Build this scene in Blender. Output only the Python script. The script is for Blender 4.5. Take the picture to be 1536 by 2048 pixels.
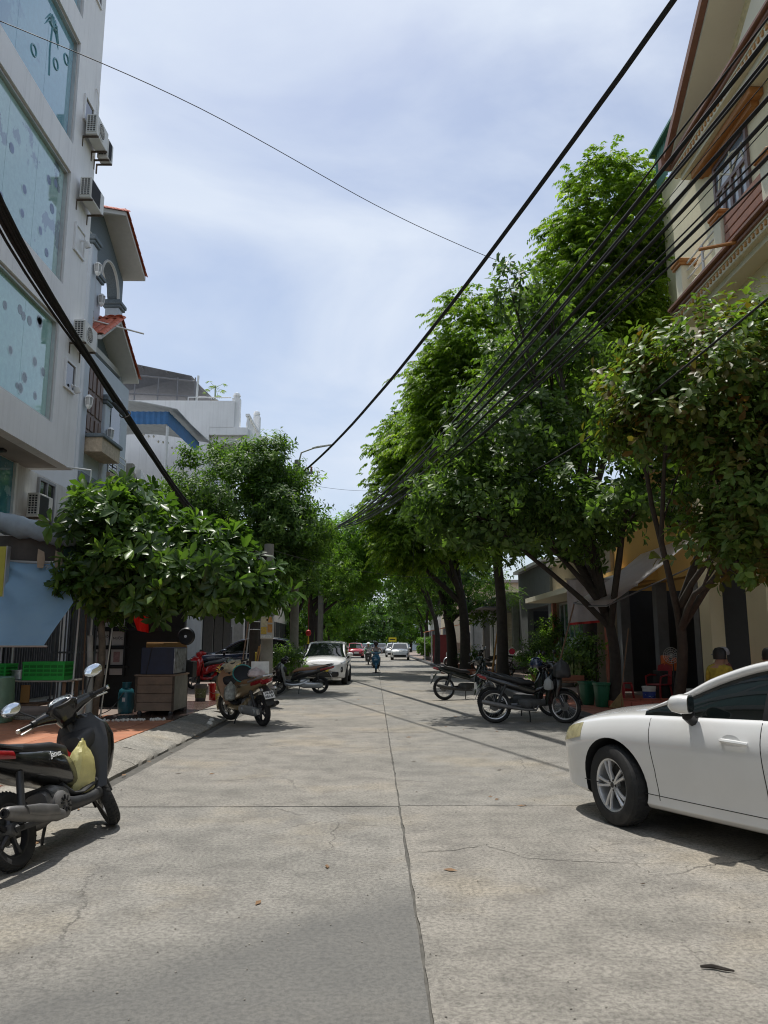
import bpy, bmesh, math, random
import numpy as np
from mathutils import Vector, Matrix, Euler
random.seed(11)
rng = np.random.default_rng(11)
R = math.radians
PI = math.pi
for _o in list(bpy.data.objects):
    bpy.data.objects.remove(_o)
scene = bpy.context.scene
COL = scene.collection

# ------------------------------------------------------------------ camera
CAM = Vector((0.0, 0.0, 1.5))
cam_d = bpy.data.cameras.new('camera')
cam_d.sensor_fit = 'VERTICAL'
cam_d.sensor_height = 24.0
cam_d.lens = 24.0 * 1538.0 / 2048.0
cam_d.clip_start = 0.05
cam_d.clip_end = 2000.0
cam = bpy.data.objects.new('camera', cam_d)
COL.objects.link(cam)
cam.location = CAM
cam.rotation_euler = (R(90 + 9.74), 0, R(-0.7))
scene.camera = cam

# ------------------------------------------------------------------ sky, sun, exposure
SUN = Vector((-0.11, 0.26, 0.959)).normalized()          # direction towards the sun
world = bpy.data.worlds.new('World')
scene.world = world
world.use_nodes = True
wn, wl = world.node_tree.nodes, world.node_tree.links
wn.clear()
w_out = wn.new('ShaderNodeOutputWorld')
w_bg = wn.new('ShaderNodeBackground')
w_bg.inputs['Strength'].default_value = 0.114
w_sky = wn.new('ShaderNodeTexSky')
w_sky.sky_type = 'NISHITA'
w_sky.sun_disc = False
w_sky.sun_elevation = math.asin(SUN.z)
w_sky.sun_rotation = math.atan2(SUN.x, SUN.y)
w_sky.dust_density = 2.0
w_sky.air_density = 1.0
w_tc = wn.new('ShaderNodeTexCoord')
w_map = wn.new('ShaderNodeMapping')
w_map.inputs['Scale'].default_value = (1.0, 1.0, 2.2)
w_map.inputs['Location'].default_value = (0.31, 0.12, 0.4)
w_n1 = wn.new('ShaderNodeTexNoise')
w_n1.inputs['Scale'].default_value = 1.9
w_n1.inputs['Detail'].default_value = 9.0
w_n1.inputs['Roughness'].default_value = 0.52
w_n1.inputs['Distortion'].default_value = 0.5
w_cr = wn.new('ShaderNodeValToRGB')
w_cr.color_ramp.elements[0].position = 0.38
w_cr.color_ramp.elements[0].color = (0.22, 0.22, 0.22, 1)
w_cr.color_ramp.elements[1].position = 0.62
w_cr.color_ramp.elements[1].color = (0.95, 0.95, 0.95, 1)
w_n2 = wn.new('ShaderNodeTexNoise')
w_n2.inputs['Scale'].default_value = 2.6
w_n2.inputs['Detail'].default_value = 7.0
w_cl = wn.new('ShaderNodeMix')
w_cl.data_type = 'RGBA'
w_cl.inputs['A'].default_value = (4.25, 4.9, 6.0, 1)
w_cl.inputs['B'].default_value = (6.0, 6.4, 7.0, 1)
w_mix = wn.new('ShaderNodeMix')
w_mix.data_type = 'RGBA'
wl.new(w_tc.outputs['Generated'], w_map.inputs['Vector'])
wl.new(w_map.outputs['Vector'], w_n1.inputs['Vector'])
wl.new(w_map.outputs['Vector'], w_n2.inputs['Vector'])
wl.new(w_n1.outputs['Fac'], w_cr.inputs['Fac'])
wl.new(w_n2.outputs['Fac'], w_cl.inputs['Factor'])
wl.new(w_cr.outputs['Color'], w_mix.inputs['Factor'])
wl.new(w_sky.outputs['Color'], w_mix.inputs['A'])
wl.new(w_cl.outputs['Result'], w_mix.inputs['B'])
wl.new(w_mix.outputs['Result'], w_bg.inputs['Color'])
wl.new(w_bg.outputs['Background'], w_out.inputs['Surface'])

sun_d = bpy.data.lights.new('sun', 'SUN')
sun_d.energy = 3.2
sun_d.angle = R(0.9)
sun_d.color = (1.0, 0.965, 0.91)
sun_o = bpy.data.objects.new('sun', sun_d)
COL.objects.link(sun_o)
sun_o.location = (0, 0, 30)
sun_o.rotation_euler = (-SUN).to_track_quat('-Z', 'Y').to_euler()

scene.view_settings.view_transform = 'Standard'
scene.view_settings.look = 'None'
scene.view_settings.gamma = 1.0
scene.view_settings.use_curve_mapping = False
scene.view_settings.exposure = 0.38
scene.render.engine = 'CYCLES'
scene.cycles.filter_width = 1.1
scene.cycles.max_bounces = 6
scene.cycles.diffuse_bounces = 3
scene.cycles.glossy_bounces = 3
scene.cycles.transmission_bounces = 4
scene.cycles.transparent_max_bounces = 8
scene.cycles.caustics_reflective = False
scene.cycles.caustics_refractive = False

# ------------------------------------------------------------------ materials
MATS = {}


def _noise(nt, scale, detail=6, rough=0.6, vec=None, coord='Object'):
    n = nt.nodes.new('ShaderNodeTexNoise')
    n.inputs['Scale'].default_value = scale
    n.inputs['Detail'].default_value = detail
    n.inputs['Roughness'].default_value = rough
    if vec is None:
        tc = nt.nodes.get('TC') or nt.nodes.new('ShaderNodeTexCoord')
        tc.name = 'TC'
        vec = tc.outputs[coord]
    nt.links.new(vec, n.inputs['Vector'])
    return n


def _ramp(nt, fac, stops):
    r = nt.nodes.new('ShaderNodeValToRGB')
    els = r.color_ramp.elements
    while len(els) < len(stops):
        els.new(0.5)
    for e, (p, c) in zip(els, stops):
        e.position = p
        e.color = (c, c, c, 1) if isinstance(c, (int, float)) else tuple(c) + (1,)
    nt.links.new(fac, r.inputs['Fac'])
    return r


def _mixc(nt, fac, a, b, mode='MIX'):
    m = nt.nodes.new('ShaderNodeMix')
    m.data_type = 'RGBA'
    m.blend_type = mode
    for key, v in (('Factor', fac), ('A', a), ('B', b)):
        if isinstance(v, bpy.types.NodeSocket):
            nt.links.new(v, m.inputs[key])
        elif key == 'Factor':
            m.inputs[key].default_value = v
        else:
            m.inputs[key].default_value = tuple(v)[:3] + (1,)
    return m.outputs['Result']


def mat(name, c, rough=0.6, metal=0.0, var=0.12, scale=6.0, bump=0.0, bscale=40.0, dirt=0.0, dirtc=(0.06, 0.055, 0.045),
        dscale=2.0, coat=0.0, streak=0.0, spec=0.5, trans=0.0, emit=None, alpha=1.0, var2=None):
    """Principled material with noise-driven tint, roughness variation, grime and fine relief."""
    if name in MATS:
        return MATS[name]
    m = bpy.data.materials.new(name)
    m.use_nodes = True
    nt = m.node_tree
    b = nt.nodes['Principled BSDF']
    b.inputs['Metallic'].default_value = metal
    b.inputs['Specular IOR Level'].default_value = spec
    b.inputs['Coat Weight'].default_value = coat
    b.inputs['Coat Roughness'].default_value = 0.06
    n = _noise(nt, scale)
    lo = tuple(max(0, x * (1 - var)) for x in c)
    hi = tuple(min(1, x * (1 + var)) for x in c)
    colr = _ramp(nt, n.outputs['Fac'], [(0.3, lo), (0.7, hi)]).outputs['Color']
    if dirt > 0:
        d = _noise(nt, dscale, 10, 0.7)
        f = _ramp(nt, d.outputs['Fac'], [(0.48, 0.0), (0.72, dirt)]).outputs['Color']
        colr = _mixc(nt, f, colr, dirtc)
    if streak > 0:
        tc = nt.nodes.get('TC')
        mp = nt.nodes.new('ShaderNodeMapping')
        mp.inputs['Scale'].default_value = (5, 5, 0.25)
        nt.links.new(tc.outputs['Object'], mp.inputs['Vector'])
        s = _noise(nt, 1.6, 8, 0.65, mp.outputs['Vector'])
        f = _ramp(nt, s.outputs['Fac'], [(0.5, 0.0), (0.78, streak)]).outputs['Color']
        colr = _mixc(nt, f, colr, dirtc)
    nt.links.new(colr, b.inputs['Base Color'])
    rr = _ramp(nt, n.outputs['Fac'], [(0.25, max(0.02, rough * 0.85)), (0.75, min(1, rough * 1.15))])
    nt.links.new(rr.outputs['Color'], b.inputs['Roughness'])
    if bump > 0:
        bn = _noise(nt, bscale, 6, 0.65)
        bp = nt.nodes.new('ShaderNodeBump')
        bp.inputs['Strength'].default_value = bump
        bp.inputs['Distance'].default_value = 0.02
        nt.links.new(bn.outputs['Fac'], bp.inputs['Height'])
        nt.links.new(bp.outputs['Normal'], b.inputs['Normal'])
    if trans > 0:
        tr = nt.nodes.new('ShaderNodeBsdfTranslucent')
        nt.links.new(colr, tr.inputs['Color'])
        mx = nt.nodes.new('ShaderNodeMixShader')
        mx.inputs['Fac'].default_value = trans
        nt.links.new(b.outputs[0], mx.inputs[1])
        nt.links.new(tr.outputs[0], mx.inputs[2])
        nt.links.new(mx.outputs[0], nt.nodes['Material Output'].inputs['Surface'])
    if alpha < 1:
        b.inputs['Alpha'].default_value = alpha
    if emit:
        b.inputs['Emission Color'].default_value = tuple(emit[:3]) + (1,)
        b.inputs['Emission Strength'].default_value = emit[3]
    MATS[name] = m
    return m


def leaf_mat(name, dark, mid, light, rough=0.38, trans=0.3, spec=0.28):
    m = bpy.data.materials.new(name)
    m.use_nodes = True
    nt = m.node_tree
    b = nt.nodes['Principled BSDF']
    at = nt.nodes.new('ShaderNodeAttribute')
    at.attribute_name = 'rnd'
    rp = _ramp(nt, at.outputs['Fac'], [(0.0, dark), (0.5, mid), (0.88, light), (1.0, tuple(min(1, x * 1.35) for x in light))])
    nt.links.new(rp.outputs['Color'], b.inputs['Base Color'])
    b.inputs['Roughness'].default_value = rough
    b.inputs['Specular IOR Level'].default_value = spec
    tr = nt.nodes.new('ShaderNodeBsdfTranslucent')
    tc = _mixc(nt, 1.0, rp.outputs['Color'], (1.75, 2.0, 0.6), 'MULTIPLY')
    nt.links.new(tc, tr.inputs['Color'])
    mx = nt.nodes.new('ShaderNodeMixShader')
    mx.inputs['Fac'].default_value = trans
    nt.links.new(b.outputs[0], mx.inputs[1])
    nt.links.new(tr.outputs[0], mx.inputs[2])
    nt.links.new(mx.outputs[0], nt.nodes['Material Output'].inputs['Surface'])
    MATS[name] = m
    return m


# ------------------------------------------------------------------ mesh helpers
class MB:
    """Collects geometry; build() links it as ONE mesh object."""

    def __init__(s):
        s.v, s.f, s.m = [], [], []

    def add(s, vs, fs, mi=0, M=None):
        o = len(s.v)
        if M is not None:
            vs = [M @ Vector(p) for p in vs]
        s.v.extend([tuple(p) for p in vs])
        for f in fs:
            s.f.append(tuple(i + o for i in f))
            s.m.append(mi)
        return s

    def box(s, x0, x1, y0, y1, z0, z1, mi=0, M=None, b=0.0):
        if x0 > x1: x0, x1 = x1, x0
        if y0 > y1: y0, y1 = y1, y0
        if z0 > z1: z0, z1 = z1, z0
        if b <= 0:
            vs = [(x, y, z) for z in (z0, z1) for y in (y0, y1) for x in (x0, x1)]
            fs = [(0, 2, 3, 1), (4, 5, 7, 6), (0, 1, 5, 4), (2, 6, 7, 3), (0, 4, 6, 2), (1, 3, 7, 5)]
            return s.add(vs, fs, mi, M)
        b = min(b, (x1 - x0) * .45, (y1 - y0) * .45, (z1 - z0) * .45)
        vs, idx = [], {}
        for i, (X, sx) in enumerate(((x0, 1), (x1, -1))):
            for j, (Y, sy) in enumerate(((y0, 1), (y1, -1))):
                for k, (Z, sz) in enumerate(((z0, 1), (z1, -1))):
                    for a in range(3):
                        p = [X + sx * b, Y + sy * b, Z + sz * b]
                        p[a] = (X, Y, Z)[a]
                        idx[i, j, k, a] = len(vs)
                        vs.append(p)
        fs = []
        for a in range(3):
            o1, o2 = [q for q in range(3) if q != a]
            for side in (0, 1):
                quad = []
                for p, q in ((0, 0), (1, 0), (1, 1), (0, 1)):
                    c = [0, 0, 0]; c[a] = side; c[o1] = p; c[o2] = q
                    quad.append(idx[c[0], c[1], c[2], a])
                flip = (side == 1) != (a == 1)
                fs.append(tuple(quad) if flip else tuple(quad[::-1]))
        for a in range(3):               # edges along axis a
            o1, o2 = [q for q in range(3) if q != a]
            for p in (0, 1):
                for q in (0, 1):
                    c0 = [0, 0, 0]; c0[o1] = p; c0[o2] = q
                    c1 = list(c0); c1[a] = 1
                    fs.append((idx[tuple(c0) + (o1,)], idx[tuple(c1) + (o1,)], idx[tuple(c1) + (o2,)], idx[tuple(c0) + (o2,)]))
        for i in (0, 1):
            for j in (0, 1):
                for k in (0, 1):
                    fs.append((idx[i, j, k, 0], idx[i, j, k, 1], idx[i, j, k, 2]))
        return s.add(vs, fs, mi, M)

    def rings(s, rings, mi=0, caps=True, closed=True, M=None, loop=False):
        n = len(rings[0])
        vs = [p for r in rings for p in r]
        fs = []
        m = len(rings)
        for i in range(m if loop else m - 1):
            i2 = (i + 1) % m
            for j in range(n if closed else n - 1):
                j2 = (j + 1) % n
                fs.append((i * n + j, i * n + j2, i2 * n + j2, i2 * n + j))
        if caps and not loop:
            fs.append(tuple(range(n))[::-1])
            fs.append(tuple((m - 1) * n + j for j in range(n)))
        return s.add(vs, fs, mi, M)

    def tube(s, path, r, n=8, mi=0, caps=True, M=None, loop=False, flat=None):
        P = [Vector(p) for p in path]
        rs = r if isinstance(r, (list, tuple)) else [r] * len(P)
        rings = []
        up = None
        m = len(P)
        for i, p in enumerate(P):
            if loop:
                t = P[(i + 1) % m] - P[i - 1]
            else:
                t = P[min(i + 1, m - 1)] - P[max(i - 1, 0)]
            t = t.normalized() if t.length > 1e-9 else Vector((0, 0, 1))
            if up is None:
                up = Vector((0, 0, 1)) if abs(t.z) < .9 else Vector((1, 0, 0))
            a = t.cross(up)
            if a.length < 1e-6:
                a = t.cross(Vector((0, 1, 0)))
            a.normalize()
            bb = a.cross(t).normalized()
            up = bb
            fa = 1.0 if flat is None else flat
            rings.append([p + (a * math.cos(2 * PI * k / n) + bb * (math.sin(2 * PI * k / n) * fa)) * rs[i] for k in range(n)])
        return s.rings(rings, mi, caps, True, M, loop)

    def lathe(s, prof, n=20, mi=0, M=None, caps=True, arc=1.0):
        """prof [(r,z)] turned around local z."""
        rings = [[(r * math.cos(2 * PI * k / n), r * math.sin(2 * PI * k / n), z) for k in range(n)] for r, z in prof]
        return s.rings(rings, mi, caps, True, M)

    def torus(s, Rr, r, n=28, k=8, mi=0, M=None, sx=1.0):
        rings = []
        for i in range(n):
            a = 2 * PI * i / n
            rings.append([((Rr + r * math.cos(2 * PI * j / k)) * math.cos(a), (Rr + r * math.cos(2 * PI * j / k)) * math.sin(a),
                           r * sx * math.sin(2 * PI * j / k)) for j in range(k)])
        return s.rings(rings, mi, False, True, M, True)

    def sloft(s, secs, n=18, e=2.4, mi=0, M=None, caps=True):
        """Lofted solid along x-ish spine: secs (x, y, z, half-width y, half-height z, pitch deg)."""
        rings = []
        for sec in secs:
            x, y, z, ry, rz = sec[:5]
            p = R(sec[5]) if len(sec) > 5 else 0
            ee = sec[6] if len(sec) > 6 else e
            ring = []
            for k in range(n):
                a = 2 * PI * k / n
                c, q = math.cos(a), math.sin(a)
                yy = ry * math.copysign(abs(c) ** (2 / ee), c)
                zz = rz * math.copysign(abs(q) ** (2 / ee), q)
                ring.append((x - zz * math.sin(p), y + yy, z + zz * math.cos(p)))
            rings.append(ring)
        return s.rings(rings, mi, caps, True, M)

    def prism(s, poly, a, d0, d1, mi=0, M=None):
        """poly of 2-D points extruded along axis a from d0 to d1."""
        def pt(u, v, d):
            return (d, u, v) if a == 0 else ((u, d, v) if a == 1 else (u, v, d))
        n = len(poly)
        vs = [pt(u, v, d0) for u, v in poly] + [pt(u, v, d1) for u, v in poly]
        fs = [tuple(range(n))[::-1], tuple(range(n, 2 * n))]
        fs += [(i, (i + 1) % n, n + (i + 1) % n, n + i) for i in range(n)]
        return s.add(vs, fs, mi, M)

    def sheet(s, grid, mi=0, M=None, thick=0.0):
        """grid[i][j] of points; thick > 0 gives a back face along the averaged normal."""
        a, b = len(grid), len(grid[0])
        vs = [Vector(p) for r in grid for p in r]
        fs = [(i * b + j, i * b + j + 1, (i + 1) * b + j + 1, (i + 1) * b + j) for i in range(a - 1) for j in range(b - 1)]
        if thick > 0:
            nrm = [Vector((0, 0, 0)) for _ in vs]
            for f in fs:
                q = (vs[f[2]] - vs[f[0]]).cross(vs[f[3]] - vs[f[1]])
                for i in f:
                    nrm[i] += q
            back = [v - (n_.normalized() if n_.length > 0 else Vector((0, 0, 1))) * thick for v, n_ in zip(vs, nrm)]
            N = len(vs)
            fs2 = [tuple(i + N for i in f[::-1]) for f in fs]
            edge = [i for i in range(b)] + [i * b + b - 1 for i in range(1, a)] + [(a - 1) * b + j for j in range(b - 2, -1, -1)] + \
                   [i * b for i in range(a - 2, 0, -1)]
            fs3 = [(edge[i], edge[i] + N, edge[(i + 1) % len(edge)] + N, edge[(i + 1) % len(edge)]) for i in range(len(edge))]
            vs = vs + back
            fs = fs + fs2 + fs3
        return s.add(vs, fs, mi, M)

    def mesh(s, name, mats, angle=38):
        me = bpy.data.meshes.new(name)
        me.from_pydata(s.v, [], s.f)
        if not isinstance(mats, (list, tuple)):
            mats = [mats]
        for mm in mats:
            me.materials.append(mm)
        if len(mats) > 1:
            me.polygons.foreach_set('material_index', s.m)
        if angle:
            me.polygons.foreach_set('use_smooth', [True] * len(me.polygons))
            me.set_sharp_from_angle(angle=R(angle))
        me.update()
        return me

    def build(s, name, mats, parent=None, loc=None, rot=None, angle=38, scale=None):
        return link(name, s.mesh(name, mats, angle), parent, loc, rot, scale)


def link(name, me, parent=None, loc=None, rot=None, scale=None):
    o = bpy.data.objects.new(name, me)
    COL.objects.link(o)
    if parent is not None:
        o.parent = parent
    if loc is not None:
        o.location = loc
    if rot is not None:
        o.rotation_euler = rot
    if scale is not None:
        o.scale = scale
    return o


def tag(o, label=None, cat=None, group=None, kind=None):
    if label: o['label'] = label
    if cat: o['category'] = cat
    if group: o['group'] = group
    if kind: o['kind'] = kind
    return o


def thing(name, label, cat, loc=(0, 0, 0), rot=(0, 0, 0), group=None, scale=None):
    o = link(name, None, None, loc, rot, scale)
    o.empty_display_size = 0.2
    return tag(o, label, cat, group)


KIDS = {}


def copy_tree(o, parent=None, loc=None, rot=None):
    c = o.copy()
    COL.objects.link(c)
    if parent is not None:
        c.parent = parent
    if loc is not None:
        c.location = loc
    if rot is not None:
        c.rotation_euler = rot
    for ch in list(o.children):
        copy_tree(ch, c)
    return c


def T(x=0, y=0, z=0, rx=0, ry=0, rz=0, s=1.0):
    m = Matrix.Translation((x, y, z)) @ Euler((rx, ry, rz)).to_matrix().to_4x4()
    if s != 1.0:
        m = m @ (Matrix.Scale(s, 4) if not isinstance(s, (tuple, list)) else Matrix.Diagonal((s[0], s[1], s[2], 1)))
    return m


def text_mesh(body, size, extrude=0.002, name='lettering', mt=None, shear=0.0, bold=0.0):
    cu = bpy.data.curves.new('txt', 'FONT')
    cu.body = body
    cu.size = size
    cu.extrude = extrude
    cu.align_x = 'CENTER'
    cu.align_y = 'CENTER'
    cu.shear = shear
    cu.offset = bold
    cu.resolution_u = 3
    ob = bpy.data.objects.new('txt', cu)
    COL.objects.link(ob)
    dg = bpy.context.evaluated_depsgraph_get()
    me = bpy.data.meshes.new_from_object(ob.evaluated_get(dg))
    me.name = name
    bpy.data.objects.remove(ob)
    bpy.data.curves.remove(cu)
    me.materials.clear()
    if mt: me.materials.append(mt)
    return me


def lerp(a, b, t):
    return a + (b - a) * t


def spline(pts, n):
    """Catmull-Rom through points (tuples of any length), n samples per span."""
    P = [np.array(p, float) for p in pts]
    P = [2 * P[0] - P[1]] + P + [2 * P[-1] - P[-2]]
    out = []
    for i in range(1, len(P) - 2):
        for k in range(n):
            t = k / n
            a, b, c, d = P[i - 1], P[i], P[i + 1], P[i + 2]
            out.append(0.5 * ((2 * b) + (c - a) * t + (2 * a - 5 * b + 4 * c - d) * t * t + (3 * b - a - 3 * c + d) * t ** 3))
    out.append(P[-2])
    return [tuple(p) for p in out]
# ------------------------------------------------------------------ setting: ground, road, pavements
def concrete(name, base, tint=(1, 1, 1), patch=False, amt=1.0):
    if name in MATS:
        return MATS[name]
    m = bpy.data.materials.new(name)
    m.use_nodes = True
    nt = m.node_tree
    N, L = nt.nodes, nt.links
    b = N['Principled BSDF']
    g = N.new('ShaderNodeNewGeometry')
    P = g.outputs['Position']
    big = _noise(nt, 0.55, 5, 0.6, P)
    mid = _noise(nt, 2.6, 8, 0.68, P)
    fine = _noise(nt, 38, 5, 0.7, P)
    grit = _noise(nt, 190, 3, 0.6, P)
    lo = tuple(x * 0.78 for x in base)
    hi = tuple(min(1, x * 1.16) for x in base)
    c = _ramp(nt, mid.outputs['Fac'], [(0.38, lo), (0.5, base), (0.63, hi)]).outputs['Color']
    c2 = _ramp(nt, big.outputs['Fac'], [(0.36, (0.84, 0.85, 0.85)), (0.52, (1.0, 1.0, 1.0)), (0.64, (1.12, 1.07, 0.98))]).outputs['Color']
    c = _mixc(nt, 1.0, c, c2, 'MULTIPLY')
    c3 = _ramp(nt, fine.outputs['Fac'], [(0.40, 0.62), (0.5, 1.0), (0.62, 1.28)]).outputs['Color']
    c = _mixc(nt, 0.8 * amt, c, c3, 'MULTIPLY')
    c4 = _ramp(nt, grit.outputs['Fac'], [(0.36, 0.45), (0.45, 0.95), (0.56, 1.0), (0.66, 1.4)]).outputs['Color']
    c = _mixc(nt, 0.8 * amt, c, c4, 'MULTIPLY')
    # oily dark stains with shapes of their own
    st = _noise(nt, 0.9, 9, 0.72, P)
    f = _ramp(nt, st.outputs['Fac'], [(0.58, 0.0), (0.74, 0.3)]).outputs['Color']
    c = _mixc(nt, f, c, tuple(x * 0.42 for x in base))
    # small dark spots (gum, oil drips)
    vo = N.new('ShaderNodeTexVoronoi')
    vo.inputs['Scale'].default_value = 3.1
    L.new(P, vo.inputs['Vector'])
    f = _ramp(nt, vo.outputs['Distance'], [(0.03, 0.5), (0.05, 0.0)]).outputs['Color']
    c = _mixc(nt, f, c, (0.05, 0.048, 0.045))
    # hairline cracks
    wv = N.new('ShaderNodeVectorMath')
    wv.operation = 'MULTIPLY_ADD'
    dn = _noise(nt, 1.7, 6, 0.7, P)
    L.new(dn.outputs['Color'], wv.inputs[0])
    wv.inputs[1].default_value = (0.45, 0.45, 0.0)
    L.new(P, wv.inputs[2])
    vc = N.new('ShaderNodeTexVoronoi')
    vc.feature = 'DISTANCE_TO_EDGE'
    vc.inputs['Scale'].default_value = 0.42
    L.new(wv.outputs[0], vc.inputs['Vector'])
    ck = _ramp(nt, vc.outputs['Distance'], [(0.0, 0.8), (0.0035, 0.0)]).outputs['Color']
    msk = _ramp(nt, big.outputs['Fac'], [(0.46, 0.0), (0.56, 1.0)]).outputs['Color']
    ck = _mixc(nt, 1.0, ck, msk, 'MULTIPLY')
    c = _mixc(nt, ck, c, (0.06, 0.056, 0.05))
    if patch:                       # darker grey area mixed into the near left slab colour, bounded by the centre joint
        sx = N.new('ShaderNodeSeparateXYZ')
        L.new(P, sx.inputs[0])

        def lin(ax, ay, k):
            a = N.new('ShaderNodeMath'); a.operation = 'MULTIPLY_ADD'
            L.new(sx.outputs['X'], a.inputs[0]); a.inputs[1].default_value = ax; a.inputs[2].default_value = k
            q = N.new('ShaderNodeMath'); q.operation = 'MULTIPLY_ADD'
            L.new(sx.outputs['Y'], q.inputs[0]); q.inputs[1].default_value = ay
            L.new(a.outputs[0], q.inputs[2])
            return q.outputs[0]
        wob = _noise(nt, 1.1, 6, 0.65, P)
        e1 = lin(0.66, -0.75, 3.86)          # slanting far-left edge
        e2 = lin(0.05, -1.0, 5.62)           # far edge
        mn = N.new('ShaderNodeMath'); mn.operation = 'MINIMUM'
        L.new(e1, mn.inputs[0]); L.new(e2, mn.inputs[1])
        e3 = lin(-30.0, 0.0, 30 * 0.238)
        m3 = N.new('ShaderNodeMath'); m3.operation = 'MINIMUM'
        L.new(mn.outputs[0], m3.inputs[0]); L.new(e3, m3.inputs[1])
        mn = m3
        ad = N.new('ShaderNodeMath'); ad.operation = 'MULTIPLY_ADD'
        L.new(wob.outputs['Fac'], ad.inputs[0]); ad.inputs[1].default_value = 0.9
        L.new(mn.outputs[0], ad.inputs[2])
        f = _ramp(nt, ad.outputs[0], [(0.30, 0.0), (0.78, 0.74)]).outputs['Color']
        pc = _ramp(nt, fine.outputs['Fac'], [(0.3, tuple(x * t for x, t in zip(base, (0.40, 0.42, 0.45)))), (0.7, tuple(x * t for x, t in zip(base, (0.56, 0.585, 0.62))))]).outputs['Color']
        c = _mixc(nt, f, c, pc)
    oi = N.new('ShaderNodeObjectInfo')
    tn = _ramp(nt, oi.outputs['Random'], [(0.0, (0.92, 0.93, 0.94)), (1.0, (1.06, 1.03, 1.0))]).outputs['Color']
    c = _mixc(nt, 1.0, c, tn, 'MULTIPLY')
    L.new(c, b.inputs['Base Color'])
    rr = _ramp(nt, mid.outputs['Fac'], [(0.3, 0.72), (0.7, 0.92)])
    L.new(rr.outputs['Color'], b.inputs['Roughness'])
    b.inputs['Specular IOR Level'].default_value = 0.35
    hs = N.new('ShaderNodeMath'); hs.operation = 'MULTIPLY_ADD'
    L.new(ck, hs.inputs[0]); hs.inputs[1].default_value = -1.5
    L.new(fine.outputs['Fac'], hs.inputs[2])
    hg = N.new('ShaderNodeMath'); hg.operation = 'ADD'
    L.new(hs.outputs[0], hg.inputs[0]); L.new(grit.outputs['Fac'], hg.inputs[1])
    bp = N.new('ShaderNodeBump')
    bp.inputs['Strength'].default_value = 0.35
    bp.inputs['Distance'].default_value = 0.006
    L.new(hg.outputs[0], bp.inputs['Height'])
    L.new(bp.outputs['Normal'], b.inputs['Normal'])
    MATS[name] = m
    return m


CONC = (0.244, 0.233, 0.208)
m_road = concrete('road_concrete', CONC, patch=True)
m_kerb = concrete('kerb_concrete', (0.30, 0.285, 0.25))
m_earth = mat('earth', (0.12, 0.10, 0.075), 0.95, var=0.3, scale=1.2, bump=0.3)
m_joint = mat('joint_grit', (0.095, 0.09, 0.078), 0.95, var=0.4, scale=14)
m_granite = mat('dark_granite', (0.055, 0.055, 0.058), 0.6, var=0.4, scale=60, dirt=0.3, dirtc=(0.16, 0.14, 0.12))
m_terra = [mat('terracotta_tile_%d' % i, c, 0.62, var=0.16, scale=5, dirt=0.35, dirtc=(0.24, 0.19, 0.15), dscale=1.3, bump=0.1, bscale=60)
           for i, c in enumerate(((0.46, 0.185, 0.095), (0.42, 0.165, 0.085), (0.50, 0.21, 0.11)))]
m_redtile = [mat('red_tile_%d' % i, c, 0.5, var=0.2, scale=5, dirt=0.45, dirtc=(0.17, 0.13, 0.11), dscale=1.5)
             for i, c in enumerate(((0.34, 0.115, 0.075), (0.29, 0.10, 0.07), (0.38, 0.14, 0.09)))]
m_pave = mat('pavement_cement', (0.22, 0.17, 0.14), 0.85, var=0.3, scale=1.5, dirt=0.5, dirtc=(0.08, 0.07, 0.06), dscale=1.0, bump=0.15)

tag(MB().add([(-700, -300, -.12), (700, -300, -.12), (700, 1200, -.12), (-700, 1200, -.12)], [(0, 1, 2, 3)]).build('ground', m_earth), kind='structure')

XL, XJ, XR = -2.96, 0.238, 3.95
road = MB().add([(XL - .02, -12, -.016), (XR + .02, -12, -.016), (XR + .02, 260, -.016), (XL - .02, 260, -.016)], [(0, 1, 2, 3)]).build('road', m_joint)
tag(road, 'grey concrete street of large cast slabs', kind='structure')


def ragged(x0, x1, y0, y1, step=0.16, j=0.004):
    pts = []
    def edge(a, b):
        n = max(2, int((Vector(b) - Vector(a)).length / step))
        for k in range(n):
            t = k / n
            pts.append((lerp(a[0], b[0], t) + random.uniform(-j, j), lerp(a[1], b[1], t) + random.uniform(-j, j)))
    edge((x0, y0), (x1, y0)); edge((x1, y0), (x1, y1)); edge((x1, y1), (x0, y1)); edge((x0, y1), (x0, y0))
    return pts


ys = [-10.7, -4.6, 1.5, 7.57, 13.7, 19.8, 25.9, 32, 38.1, 44.2, 50.3, 56.4, 62.5, 68.6, 74.7, 80.8, 86.9, 93, 99.1, 105.2, 111.3]
for i in range(len(ys) - 1):
    for k, (x0, x1) in enumerate(((XL + .17, XJ - .009), (XJ + .009, XR))):
        dy = 0.03 if k else 0.0
        near = ys[i] < 20
        poly = ragged(x0, x1, ys[i] + .008 + dy, ys[i + 1] - .008 + dy, 0.14 if near else 2.0, 0.006 if near else 0.001)
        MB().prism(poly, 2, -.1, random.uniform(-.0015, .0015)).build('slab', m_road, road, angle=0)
MB().box(XL, XR, 111.32, 258, -.1, 0).build('slab', m_road, road, angle=0)

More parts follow.
